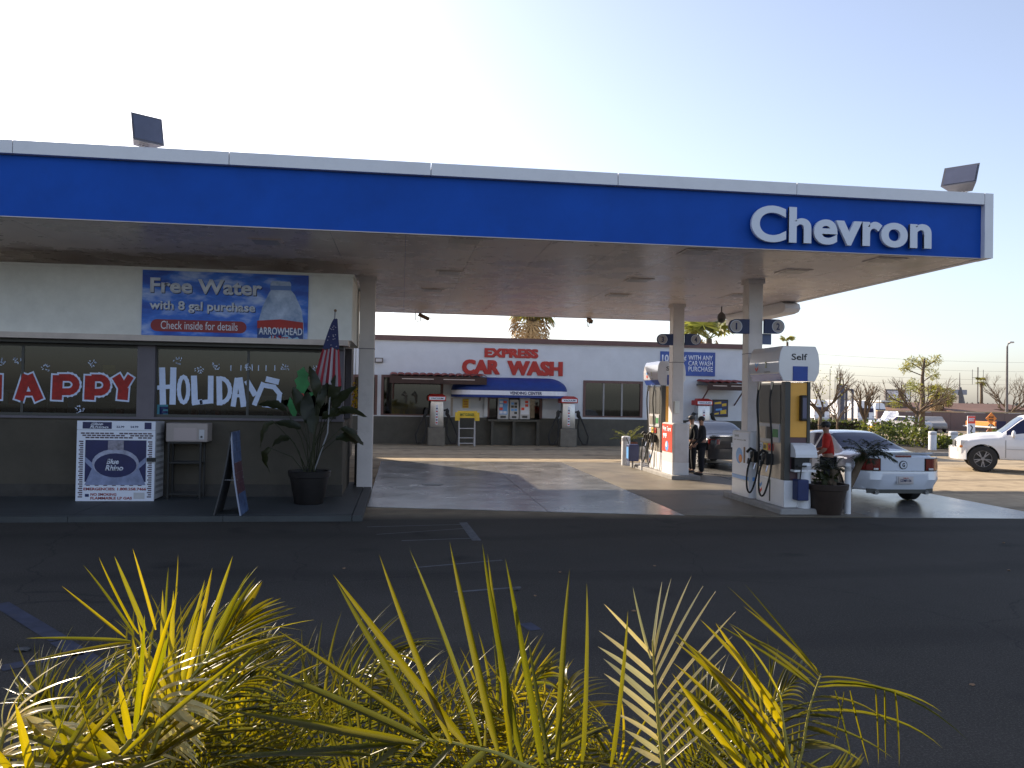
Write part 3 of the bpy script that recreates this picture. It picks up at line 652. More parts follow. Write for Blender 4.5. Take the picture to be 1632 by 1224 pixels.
# security cameras and dome below the soffit
def cctv(px, py, Yc, lab, rz, L=.30):
    c = AZ(px, py-12, ZB); c = A(px, py, Yc); t = thing('security_camera', lab, 'camera', (c.x, Yc, ZB-.004), rz, 'security cameras under the canopy')
    dz = ZB-c.z
    b = MB(); b.tube([(-.12, 0, .0), (-.12, 0, -dz-.05), (-.10, 0, -dz-.14), (-.03, 0, -dz-.18), (.04, 0, -dz-.14), (.05, 0, -dz-.02)], .013, 8); obj('bracket', b, M['pole_grey'], t)
    mtx = Matrix.Translation((.05, 0, -dz+.03)) @ Matrix.Rotation(R(24), 4, 'Y'); b = MB(); b.box(-.08, L-.02, -.06, .06, -.05, .05, mtx); b.box(-.10, L+.04, -.068, .068, .05, .06, mtx); obj('housing', b, M['wood'], t)
    b = MB(); b.cyl(mtx @ Vector((L-.02,0,0)), mtx @ Vector((L+.0,0,0)), .035, n=12); obj('lens', b, M['black'], t)
cctv(668, 504, 26.2, 'bullet security camera on a hooked bracket above the car wash left window', 0)
cctv(938, 512, 26.2, 'bullet security camera on a hooked bracket above the car wash lettering', R(-80), .2)
c = A(1150, 502, 22.0); b = MB(); b.cyl((0,0,0), (0,0,-(ZB-c.z)), .018)
dom = thing('dome_camera', 'dark dome camera hanging from the soffit left of the number 1 sign', 'camera', (c.x, 22.0, ZB-.003)); obj('stem', b, M['pole_grey'], dom)
b = MB(); zc = -(ZB-c.z); b.lathe([(.03, zc+.08), (.10, zc+.02), (.115, zc-.05), (.115, zc-.1)], n=16); obj('collar', b, M['pole_grey'], dom)
b = MB(); b.lathe([(.11, zc-.101), (.10, zc-.16), (.06, zc-.21), (.01, zc-.225)], n=16); obj('dome', b, M['vent_dark'], dom, smooth=True)
# ================================================================== CAR WASH BUILDING
YW = 36.0
wash = thing('car_wash_building', 'low pale blue car wash building with grey dado and brown roof trim', 'building')
zc0 = A(760, 551, YW).z; zc1 = A(760, 543, YW).z; zd = A(740, 665, YW).z; XW0, XW1 = -14.0, 16.1
def WX(px): return A(px, 640, YW).x
def WZ(py, px=760): return A(px, py, YW).z
ztr = A(900, 549, YW).z; ztt = A(900, 541.5, YW).z+.0
# openings: (px0, px1, py_top, py_bottom, measured near px)
ops = []
def op(px0, px1, pt, pb): 
    pm_ = (px0+px1)/2; return (A(px0, 640, YW).x, A(px1, 640, YW).x, A(pm_, pb, YW).z, A(pm_, pt, YW).z)
oL = op(607, 706, 598, 662); oM = op(776, 864, 632, 668); oR = op(929, 1024, 607, 665); oA = op(560, 601, 597, 661)
b = MB()
segs = sorted([oA, oL, oM, oR]); x = XW0
for (a, c, z0, z1) in segs:
    b.box(x, a, YW, YW+.2, zd, ztr); b.box(a, c, YW, YW+.2, z1, ztr); 
    if z0 > zd: b.box(a, c, YW, YW+.2, zd, z0)
    x = c
b.box(x, XW1, YW, YW+.2, zd, ztr); b.box(XW0, XW1, 44, 44.2, 0, ztr); b.box(XW1-.2, XW1, YW+.2, 44, 0, ztr); b.box(XW0, XW0+.2, YW+.2, 44, 0, ztr)
obj('wall', b, M['wash_wall'], wash)
b = MB(); x = XW0
b.box(XW0, XW1, YW-.03, YW+.2, 0, zd-.002); obj('dado', b, M['wash_dado'], wash)
b = MB(); b.box(XW0, XW1+.03, YW-.06, YW-.03, 0, .22); obj('plinth', b, M['wash_dado'], wash)
b = MB(); b.box(XW0, XW1+.1, YW-.12, YW+.3, ztr, ztt); obj('roof_trim', b, M['brown_trim'], wash)
b = MB(); b.box(XW0, XW1, YW+.3, 44.2, ztr, ztr+.1); obj('roof', b, M['pale_grey'], wash)
b = MB(); b.box(XW0+.3, XW1-.3, YW+2.5, YW+2.6, 0, ztr); obj('inner_wall', b, M['wood'], wash)
def wwin(o, n, curtain=True, lower=None, nm='window'):
    a, c, z0, z1 = o; f = MB(); t = .11
    f.box(a, a+t, YW-.03, YW+.12, z0+.0, z1); f.box(c-t, c, YW-.03, YW+.12, z0, z1); f.box(a+t, c-t, YW-.03, YW+.12, z1-t, z1); f.box(a+t, c-t, YW-.03, YW+.12, z0, z0+.05)
    w = obj(nm, f, M['brown_trim'], wash)
    b = MB(); b.box(a+t, c-t, YW+.05, YW+.06, z0+.05, z1-t); obj('pane', b, glass_wash, w)
    for k in range(1, n):
        xx = a+t+(c-a-2*t)*k/n; b = MB(); b.box(xx-.035, xx+.035, YW+.02, YW+.049, z0+.05, z1-t); obj('mullion', b, M['grey_metal'], w)
    if curtain:
        b = MB(); m_ = 60; zz0 = z0+.05; pr = []
        vs0 = []; 
        for i in range(m_+1):
            xx = a+t+(c-a-2*t)*i/m_; yy = YW+.16+.03*math.sin(i*1.7)+.01*math.sin(i*5.1); vs0.append((b.b.verts.new((xx, yy, zz0)), b.b.verts.new((xx, yy, z1-t))))
        for p, q in zip(vs0, vs0[1:]): b.b.faces.new([p[0], q[0], q[1], p[1]])
        obj('curtain', b, M['curtain'], w)
    return w
glass_wash = glass_mat('wash_glass', (.30,.32,.28), .03)
wA = wwin(oA, 1); wL = wwin(oL, 1); wR = wwin(oR, 3); wM = wwin(oM, 1, curtain=False)
# left pane's reflection painted as a pale panel, with two dark hanging shapes
p, q = A(622, 660, YW), A(688, 622, YW); b = MB(); b.box(p.x, q.x, YW+.075, YW+.085, oL[2]+.06, q.z); obj('reflection_panel', b, mat('reflection_panel', (.16,.165,.10), .7, var=.3, scale=1.5), wL)
for px in (647, 663):
    c = A(px, 632, YW); b = MB(); b.tube([(c.x-.13, YW+.02, c.z+.15), (c.x, YW+.0, c.z+.03), (c.x+.02, YW+.02, c.z-.3)], lambda t: .09*(1-t)+.03, 8); obj('wreath', b, M['vent_dark'], wL)
# wall bays under the blue awning
def bar(px0, px1, pt, pb, y0, y1, m_, nm, par=wash):
    p, q = A(px0, pb, YW), A(px1, pt, YW); b = MB(); b.box(p.x, q.x, YW+y0, YW+y1, p.z, q.z); return obj(nm, b, m_, par)
bar(771, 777, 634, 664, -.10, -.04, M['wash_wall'], 'post'); bar(864, 870, 635, 665, -.10, -.04, M['wash_wall'], 'post')
bar(718, 722, 634, 663, -.02, -.004, mat('bay', (.42,.37,.33), .8), 'bay_strip')
# lettering, each letter a part
def waveletters(s, x0, x1, yb, yt, bold):
    px_text(s, (x0, yb), (x1, yt), YW-.002, M['sign_red'], wash, name='letter', bold=bold, depth=.05, split=True)
waveletters('EXPRESS', 772, 858, 569.5, 554.5, .062); waveletters('CAR', 736, 797, 596, 572.5, .062); waveletters('WASH', 808, 897, 598, 574.5, .062)
# wall lamps
def walllamp(px, py, lab):
    c = A(px, py, YW); t = thing('wall_light', lab, 'light', (c.x, YW, c.z), 0, 'box lights on the car wash wall')
    b = MB(); b.box(-.18, .18, -.14, 0, -.1, .1); obj('housing', b, M['pole_grey'], t); b = MB(); b.box(-.13, .13, -.146, -.1405, -.07, .06); obj('lens', b, M['pale_grey'], t)
walllamp(604, 574, 'small grey box light on the car wash wall above the left window'); walllamp(568, 541, 'grey box light at the car wash roof trim left of the column')
# red tile awnings
def tile_awning(px0, px1, pt, pb, lab, dep=1.4):
    zt_ = A((px0+px1)/2, pt, YW-dep).z; x0, x1 = A(px0, pt, YW-dep).x, A(px1, pt, YW-dep).x
    t = thing('tile_awning', lab, 'awning', ((x0+x1)/2, YW, zt_), 0, 'red tile awnings on the car wash'); w = (x1-x0)/2
    n = int((x1-x0)/.3); me = None
    for i in range(n):
        xc = -w+(i+.5)*2*w/n
        if me is None:
            b = MB(); r = w/n*.93
            for k in range(6):
                a0, a1 = R(180-30*k), R(180-30*(k+1))
                p = [(r*math.cos(a0), -dep-.04, r*.45*math.sin(a0)), (r*math.cos(a1), -dep-.04, r*.45*math.sin(a1)), (r*math.cos(a1), -.01, .10+r*.45*math.sin(a1)), (r*math.cos(a0), -.01, .10+r*.45*math.sin(a0))]
                b.prism(p, (0,0,-.015))
            o = obj('tile', b, M['tile_red'], t, loc=(xc, 0, 0)); me = o.data
        else: o = link('tile', me, None, t, (xc, 0, 0))
    b = MB(); b.box(-w, w, -dep, -dep+.05, -.34, -.03); obj('front_board', b, mat('brd', (.045,.022,.018), .7, var=.3, scale=3), t)
    b = MB(); b.box(-w, w, -dep+.051, -.01, -.12, -.04); obj('deck', b, M['dark_grey'], t)
    b = MB(); b.box(-w*.75, -w*.1, -dep-.012, -dep-.002, -.16, -.13); b.box(w*.1, w*.75, -dep-.012, -dep-.002, -.16, -.13); obj('pale_strip', b, M['ledge'], t)
    for sx in (-w+.15, w-.15):
        b = MB(); b.tube([(sx, -dep+.15, -.2), (sx-.0, -.02, -1.0)], .035, 6); obj('strut', b, M['brown_trim'], t)
tile_awning(621, 776, 599, 612, 'red tile awning over the dark left window of the car wash')
tile_awning(1128, 1196, 610, 621, 'red tile awning on the right end of the car wash beyond the people')
# blue rounded vinyl awning: shape = quarter-round profile with rounded ends
xa, xb = A(722, 625, YW-1.3).x, A(912, 625, YW-1.3).x; zba = A(820, 634, YW-1.3).z; zta = A(820, 602, YW-.1).z; hA = zta-zba; Wd = (xb-xa)/2
aw = thing('blue_awning', 'rounded dark blue awning with a white stripe over the vending windows', 'awning', ((xa+xb)/2, YW, zba))
b = MB(); nA, nS = 10, 14; rows = []
for j in range(nA+1):                      # j: 0 = front bottom edge of dome, nA = at wall top
    th = R(90*j/nA); rows.append((math.cos(th), math.sin(th)))
grid = []
for (cy_, sz_) in rows:
    row = []
    for i in range(nS+1+16):
        if i <= 8: ph = R(90*i/8); x_ = -Wd+.9*(1-math.sin(ph)) if False else -Wd+.9-.9*math.cos(ph); yy = math.sin(ph)
        elif i >= nS+8: k = i-(nS+8); ph = R(90-90*k/8); x_ = Wd-.9+.9*math.cos(ph); yy = math.sin(ph)
        else: x_ = -Wd+.9+(2*Wd-1.8)*(i-8)/nS; yy = 1
        shrink = (1-sz_)*0
        xs = x_ if abs(x_) < Wd-.9 else math.copysign(Wd-.9+(abs(x_)-Wd+.9)*max(cy_, .02), x_)
        row.append(b.b.verts.new((xs, -.02-1.28*yy*cy_, .30+(hA-.30)*sz_)))
    grid.append(row)
for r0, r1 in zip(grid, grid[1:]):
    for i in range(len(r0)-1): b.b.faces.new([r0[i], r0[i+1], r1[i+1], r1[i]])
obj('canopy_cloth', b, M['awning_blue'], aw, smooth='all')
def band(z0, z1, m_, nm, off):
    b = MB(); P0 = []
    for v in range(nS+17):
        if v <= 8: ph = R(90*v/8); x_ = -Wd+.9-.9*math.cos(ph); yy = math.sin(ph)
        elif v >= nS+8: k = v-(nS+8); ph = R(90-90*k/8); x_ = Wd-.9+.9*math.cos(ph); yy = math.sin(ph)
        else: x_ = -Wd+.9+(2*Wd-1.8)*(v-8)/nS; yy = 1
        P0.append((b.b.verts.new((x_, -.02-(1.28+off)*yy, z0)), b.b.verts.new((x_, -.02-(1.28+off)*yy, z1))))
    for p, q in zip(P0, P0[1:]): b.b.faces.new([p[0], q[0], q[1], p[1]])
    obj(nm, b, m_, aw)
band(.11, .30, M['sign_white'], 'white_stripe', .0); band(0, .11, M['awning_blue'], 'hem', .0)
o = text('VENDING CENTER', -.15, 1.25, .135, .27, -1.305, M['navy'], aw, bold=.03, depth=.004)
# vending machines/ posters in the centre bay
def machine(px0, px1, pt, pb, lab, print_cols, lit=False):
    p, q = A(px0, pb, YW-.3), A(px1, pt, YW-.3); w = (q.x-p.x)/2; h = q.z-p.z
    t = thing('vending_machine', lab, 'vending machine', ((p.x+q.x)/2, YW-.31, p.z), 0, 'vending machines in the car wash window')
    b = MB(); b.box(-w, w, 0, .27, 0, h); b.bevel(.012, 1); obj('cabinet', b, M['pale_grey'], t)
    b = MB(); b.box(-w*.78, w*.78, -.006, -.001, h*.22, h*.92); obj('front_panel', b, M[print_cols[0]], t)
    rr = random.Random(px0)
    for r_ in range(4):
        for c_ in range(2):
            b = MB(); x0 = -w*.7+c_*w*.72; z0 = h*(.26+.16*r_); b.box(x0, x0+w*.6, -.012, -.007, z0, z0+h*.12); obj('product_picture', b, M[rr.choice(print_cols)], t)
    b = MB(); b.box(-w*.5, w*.5, -.02, -.001, h*.06, h*.16); obj('tray', b, M['dark_grey'], t)
machine(793, 811, 634, 668, 'vending machine with blue and red pictures, leftmost under the blue awning', ['light_blue','poster_red','sign_white'])
machine(812, 827, 637, 668, 'grey change machine between the two picture machines under the awning', ['pale_grey','vent_dark','light_blue'])
machine(828, 845, 634, 668, 'vending machine with pink and purple pictures, right of the change machine', ['sign_white','blue','poster_red'])
# shelf the machines stand on
b = MB(); p, q = A(778, 668, YW-.3), A(860, 668, YW-.3); b.box(p.x, q.x, YW-.42, YW-.03, p.z-.09, p.z-.002); obj('machine_shelf', b, M['wash_dado'], wash)
for px in (784, 818, 856):
    c = A(px, 700, YW-.2); b = MB(); b.box(c.x-.06, c.x+.06, YW-.38, YW-.03, 0, p.z-.09); obj('shelf_support', b, M['wash_dado'], wash)
# yellow notice + mat rack
p, q = A(737, 650, YW), A(747, 636, YW); t = thing('notice', 'small square yellow notice on the wall left of the vending machines', 'sign', ((p.x+q.x)/2, YW-.004, p.z))
w = (q.x-p.x)/2; b = MB(); b.box(-w, w, -.02, 0, 0, q.z-p.z); obj('notice_board', b, M['yellow'], t)
for k in range(4): b = MB(); b.box(-w*.7, w*.7, -.024, -.021, .06+.07*k, .085+.07*k); obj('print_line', b, M['sign_red'], t)
p, q = A(728, 697, YW-.9), A(760, 655, YW-.9); rk = thing('mat_rack', 'yellow topped tubular mat rack standing below the yellow notice', 'rack', ((p.x+q.x)/2, YW-.9, 0)); w = (q.x-p.x)/2; hR = q.z
b = MB()
for s_ in (-w*.8, w*.8): b.tube([(s_, -.25, 0), (s_, -.1, hR*.6), (s_, 0, hR)], .022, 6); b.tube([(s_, .35, 0), (s_, 0, hR)], .022, 6)
for z_ in (.12, .35, .75): b.tube([(-w*.8, -.24+z_*.17, z_), (w*.8, -.24+z_*.17, z_)], .02, 6)
obj('tube_frame', b, M['pale_grey'], rk)
b = MB(); b.box(-w, w, -.14, -.11, hR-.30, hR); obj('yellow_board', b, M['yellow'], rk)
text('MAT CLEANER', -w*.7, w*.7, hR-.22, hR-.10, -.145, mat('green_p', (.1,.2,.05), .6), rk, bold=.03, depth=.002)
for s_ in (-1, 1): b = MB(); b.box(s_*w-.10, s_*w+.10, -.18, -.145, hR-.42, hR-.06); obj('side_board', b, M['yellow'], rk)
# blue discount banner and framed poster
YN = YW-.03; p, q = A(1052, 598, YN), A(1140, 562, YN); t = thing('banner', 'blue discount banner on the car wash wall behind the columns', 'banner')
b = MB(); b.box(p.x, q.x, YN-.01, YN+.02, p.z, q.z); obj('banner_sheet', b, mat('ban2', (.03,.07,.30), .5, var=.1, scale=.8, col2=(.05,.11,.4)), t)
for s, y1, y0 in (('WITH ANY', 574, 566), ('CAR WASH', 583, 575), ('PURCHASE', 592, 584)): px_text(s, (1097, y1), (1136, y0), YN-.012, M['letter_white'], t, bold=.015, depth=.003)
px_text('10', (1055, 577), (1066, 565), YN-.012, M['letter_white'], t, bold=.03, depth=.003); px_text('\u00a2', (1090, 577), (1094, 566), YN-.012, M['letter_white'], t, bold=.03, depth=.003)
p, q = A(1135, 664, YN), A(1160, 637, YN); t = thing('framed_poster', 'black framed yellow and blue poster at the right end of the car wash wall', 'poster')
b = MB(); b.box(p.x, q.x, YN-.04, YN+.02, p.z, q.z); obj('frame', b, M['black'], t)
b = MB(); b.box(p.x+.06, q.x-.06, YN-.045, YN-.041, p.z+.06, q.z-.06); pp_ = obj('poster_print', b, M['navy'], t)
w, h = q.x-p.x, q.z-p.z
for k, (u0, u1, v0, v1) in enumerate(((.12,.55,.72,.88),(.6,.88,.6,.8),(.12,.4,.12,.25),(.5,.88,.15,.42),(.2,.6,.35,.5))):
    b = MB(); b.prism([(p.x+w*u0, YN-.049, p.z+h*v0), (p.x+w*u1, YN-.049, p.z+h*(v0+.03)), (p.x+w*u1, YN-.049, p.z+h*v1), (p.x+w*u0, YN-.049, p.z+h*(v1-.05))], (0,.003,0)); obj('print_patch', b, M['yellow' if k != 4 else 'light_blue'], t)
# vacuum machines
def vacuum(px, lab, Y=35.2):
    c = A(px, 700, Y); t = thing('vacuum_machine', lab, 'vacuum', (c.x, Y, 0), 0, 'coin vacuum machines by the car wash')
    b = MB(); b.box(-.36, .36, -.3, .3, 0, .78); b.bevel(.02, 1); obj('plinth', b, M['wash_dado'] if False else mat('vacbase', (.16,.15,.13), .8, var=.15), t)
    b = MB(); b.prism([(-.30, -.25, .781), (.30, -.25, .781), (.27, -.25, 1.9), (-.27, -.25, 1.9)], (0,.5,0)); b.bevel(.03, 2); obj('cabinet', b, M['steel'], t, smooth=True)
    b = MB(); b.box(-.05, .05, -.262, -.252, .9, 1.75); b.bevel(.003, 1); obj('instruction_plate', b, M['sign_white'], t)
    for k in range(6): b = MB(); b.box(-.035, .035, -.267, -.2625, .95+.12*k, 1.01+.12*k); obj('print_line', b, M['navy' if k % 2 else 'red'], t)
    b = MB(); b.box(-.38, .38, -.34, .34, 1.9, 2.12); b.bevel(.03, 2); obj('head_box', b, M['sign_red'], t)
    b = MB(); b.prism([(-.36, -.32, 2.121), (.36, -.32, 2.121), (.25, -.1, 2.2), (-.25, -.1, 2.2)], (0,.3,0)); obj('head_top', b, M['sign_red'], t)
    b = MB(); b.box(-.33, .33, -.352, -.342, 1.95, 2.08); f = obj('head_panel', b, M['sign_white'], t); text('VACUUM', -.26, .26, 1.98, 2.05, -.354, M['navy'], f, bold=.02, depth=.003)
    for s_ in (-1, 1):
        pts = [(s_*.30, -.1, 1.5), (s_*.45, -.15, 1.55), (s_*.50, -.18, 1.3), (s_*.42, -.22, .9), (s_*.46, -.25, .45), (s_*.62, -.28, .12), (s_*.82, -.28, .12), (s_*.88, -.25, .45), (s_*.62, -.2, 1.1), (s_*.45, -.18, 1.45)]
        b = MB(); sp = []
        for i in range(len(pts)-1):
            for k in range(5): sp.append(Vector(pts[i]).lerp(Vector(pts[i+1]), k/5))
        b.tube(sp, .035, 6); obj('hose', b, M['rubber'], t, smooth='all')
        b = MB(); b.ball((s_*.45, -.12, 1.42), .12, (.8,.8,1.6), 1); obj('hose_holder', b, M['rubber'], t)
vacuum(695, 'red topped silver coin vacuum left of the yellow mat rack'); vacuum(904, 'red topped silver coin vacuum right of the blue awning'); vacuum(1118, 'red topped coin vacuum behind the two people in dark clothes')
# ================================================================== PUMP ISLANDS
def island(y0, y1, nm):
    b = MB(); b.box(7.22, 8.02, y0, y1, -.05, .12); b.bevel(.02, 1)
    o = struct('pump_island', b, M['kerb']); return o
island(14.85, 17.7, ''); island(21.2, 25.3, '')
def chev_mark(t, x, ya, yb, z0, z1):     # two stacked V bands on the face x (facing -X), between ya (left, larger Y) and yb
    w = ya-yb; h = z1-z0; e = [] 
    for k, (m_, zt) in enumerate((('light_blue', z1), ('poster_red', z0+h*.48))):
        d = h*.25; th = h*.27; ym = (ya+yb)/2
        for s0, s1 in ((ya, ym), (ym, yb)):
            a = zt if s0 != ym else zt-d; c = zt if s1 != ym else zt-d
            if s0 == ya: pts = [(x, ya, zt), (x, ym+.002, zt-d), (x, ym+.002, zt-d-th), (x, ya, zt-th)]
            else: pts = [(x, ym-.002, zt-d), (x, yb, zt), (x, yb, zt-th), (x, ym-.002, zt-d-th)]
            b = MB(); b.prism(pts, (-.004, 0, 0)); obj('emblem_band', b, M[m_], t)
def pump(Yc, lab):
    """dispenser: long side faces -X, narrow end faces the camera (-Y). local origin = island top centre"""
    t = thing('fuel_pump', lab, 'fuel pump', (7.64, Yc, .12), 0, 'fuel pumps under the canopy')
    X0, X1, L0, L1 = -.24, .24, -.62, .62
    # white lower cabinet
    b = MB(); b.box(X0-.03, X1+.03, L0-.02, L1, 0, .52); b.bevel(.015, 2); base = obj('lower_cabinet', b, M['white_metal'], t)
    b = MB(); b.box(X0-.035, X0-.031, -.05, .0, .05, .48); obj('panel_seam', b, M['vent_dark'], base)
    chev_mark(base, X0-.032, .48, .34, .18, .40)
    # stainless cabinet
    b = MB(); b.box(X0, X1, L0+.16, L1-.02, .522, 2.42); obj('cabinet', b, M['stainless'], t)
    # black front posts (corner columns of the frame)
    b = MB(); b.box(X0-.02, X0+.09, L0+.0, L0+.158, .522, 2.44); obj('frame_post', b, M['vent_dark'], t)
    b = MB(); b.box(X1-.04, X1+.02, L0+.0, L0+.158, .522, 2.44); obj('frame_post', b, M['vent_dark'], t)
    b = MB(); b.box(X0-.02, X0+.02, L1-.018, L1+.03, .522, 2.44); obj('frame_post', b, M['grey_metal'], t)
    # amber end panel with a dark phone-like unit
    b = MB(); b.box(X0+.10, X1-.045, L0+.02, L0+.158, 1.36, 2.42); en = obj('end_panel', b, M['amber'], t)
    b = MB(); b.box(X0+.10, X1-.045, L0+.02, L0+.158, .523, 1.355); obj('end_panel_lower', b, mat('plum', (.10,.05,.06), .4), t)
    b = MB(); b.box(X0+.27, X1-.09, L0-.10, L0+.019, 1.68, 2.18); b.bevel(.02, 2); ph = obj('card_reader', b, M['black'], t)
    b = MB(); b.box(X0+.29, X1-.11, L0-.106, L0-.101, 1.73, 2.13); obj('reader_face', b, mat('rdr', (.10,.10,.17), .25), ph)
    # windscreen service unit
    prof = []; 
    b = MB(); pr = [(X0+.10, L0+.02, 1.00)]
    pr = [(X0+.11, L0-.20, .98), (X0+.11, L0-.20, 1.04), (X0+.11, L0-.17, 1.13), (X0+.11, L0-.09, 1.21), (X0+.11, L0+.018, 1.25), (X0+.11, L0+.018, .98)]
    b.prism(pr, (.44, 0, 0)); hood = obj('service_hood', b, M['white_metal'], t)
    b = MB(); b.box(X0+.13, X0+.44, L0-.12, L0+.018, .74, .979); obj('towel_box', b, M['black'], t)
    b = MB(); b.box(X0+.11, X0+.55, L0-.16, L0+.018, .70, .739); obj('service_shelf', b, M['white_metal'], t)
    b = MB(); b.box(X0+.13, X0+.36, L0-.26, L0-.03, .16, .56); b.bevel(.02, 2); bk = obj('squeegee_bucket', b, M['navy'], t)
    b = MB(); b.tube([(X0+.22, L0-.15, .5), (X0+.25, L0-.17, .82)], .012, 6); b.box(X0+.16, X0+.34, L0-.19, L0-.16, .80, .83); obj('squeegee', b, M['black'], bk)
    # side (customer face): display, card panel, grades, nozzles, hoses
    fx = X0-.004
    b = MB(); b.box(fx-.01, fx, -.40, .52, 1.62, 2.38); obj('display_panel', b, M['vent_dark'], t)
    b = MB(); b.box(fx-.03, fx, -.40, .52, 1.24, 1.60); cp = obj('control_panel', b, M['pale_grey'], t)
    for (y0, y1, z0, z1, m_) in ((.18,.46,1.30,1.54,'stainless'),(-.10,.14,1.30,1.54,'dark_grey'),(-.36,-.14,1.34,1.50,'green')):
        b = MB(); b.box(fx-.04, fx-.031, y0, y1, z0, z1); obj('keypad', b, M[m_], cp)
    for (y0, m_, st) in ((.34,'sign_white','87'),(.12,'yellow','89'),(-.10,'poster_red','91')):
        b = MB(); b.box(fx-.03, fx, y0, y0+.18, 1.06, 1.20); q = obj('grade_button', b, M[m_], t)
        text(st, y0+.15, y0+.03, 1.09, 1.17, fx-.031, M['navy'], q, name='numeral', side='left', depth=.002)
        b = MB(); b.box(fx-.05, fx-.002, y0+.07, y0+.11, .93, 1.02); obj('lever', b, M['cream'], t)
    # two hoses hanging from the header with nozzles
    for k, y0 in enumerate((-.36, .22)):
        hz = 2.44
        sp = []; ctrl = [(fx-.16, y0, hz), (fx-.20, y0+.02, 2.0), (fx-.16, y0, 1.3), (fx-.17, y0, .72), (fx-.22, y0+.10, .30), (fx-.24, y0+.24, .16), (fx-.23, y0+.40, .28), (fx-.20, y0+.44, .62), (fx-.14, y0+.36, .92)]
        cv = [Vector(c) for c in ctrl]
        for i in range(len(cv)-1):
            p0 = cv[max(i-1, 0)]; p1 = cv[i]; p2 = cv[i+1]; p3 = cv[min(i+2, len(cv)-1)]
            for u in range(6):
                s = u/6; sp.append(.5*((2*p1)+(-p0+p2)*s+(2*p0-5*p1+4*p2-p3)*s*s+(-p0+3*p1-3*p2+p3)*s**3))
        sp.append(cv[-1]); b = MB(); b.tube(sp, .019, 7); obj('hose', b, M['rubber'], t, smooth='all')
        b = MB(); b.tube([(fx-.09, y0+.30, .86), (fx-.10, y0+.33, 1.02), (fx-.16, y0+.40, 1.06), (fx-.22, y0+.44, .98)], .03, 8); b.box(fx-.16, fx-.002, y0+.24, y0+.40, .78, 1.0); b.ball((fx-.13, y0+.33, .93), .075, (1,1,1.3), 1)
        nz = obj('nozzle', b, M['black'], t)
        b = MB(); b.cyl((fx-.10, y0+.28, .78), (fx-.15, y0+.26, .64), .016, n=8); obj('spout', b, M['chrome'], nz); b = MB(); b.cyl((fx-.19, y0+.42, .86), (fx-.20, y0+.44, .74), .022, n=8); obj('hose_joint', b, M['chrome'], nz)
        b = MB(); b.cyl((fx-.16, y0, 2.44), (fx-.17, y0+.01, 2.28), .028, n=10); obj('hose_swivel', b, M['chrome'], t)
    # header: barrel-shaped sign box
    hx = .42; prf = [(-hx*.78, 2.45), (-hx*.98, 2.62), (-hx*1.0, 2.82), (-hx*.92, 3.03), (-hx*.80, 3.13), (hx*.80, 3.13), (hx*.94, 3.0), (hx*1.0, 2.82), (hx*.98, 2.62), (hx*.78, 2.45)]
    b = MB(); b.prism([(x, -.66, z) for x, z in prf], (0, 1.36, 0)); b.bevel(.008, 1); hd = obj('header', b, mat('header_white', (.66,.66,.70), .14, var=.03, coat=.6), t)
    b = MB(); b.box(-.13, .17, -.675, -.661, 2.455, 2.74); obj('header_square', b, M['blue'], hd)
    text('Self', -.16, .16, 2.86, 2.985, -.662, M['dark_grey'], hd, bold=.01, depth=.004)
    b = MB()                                                     # blue band low on the long side
    b.face([(-hx*.78-.004, .70, 2.455), (-hx*.78-.004, -.65, 2.455), (-hx*.95-.004, -.65, 2.595), (-hx*.95-.004, .70, 2.595)]); obj('header_band', b, M['blue'], hd)
    chev_mark(hd, -hx*1.0-.004, .40, .26, 2.66, 2.84)
    text('2', -.06, -.14, 2.72, 2.84, -hx*1.0-.006, mat('olive', (.3,.3,.05), .5), hd, name='numeral', side='left', depth=.003)
    text('Techron', .0, -.28, 2.62, 2.66, -hx*.985-.006, M['grey_metal'], hd, side='left', depth=.003)
    return t
p1 = pump(15.67, 'fuel pump beside the white coupe with its Self header end facing the lot')
p2 = pump(23.25, 'farther fuel pump in sun, between the white bollard and the red poster pedestal')
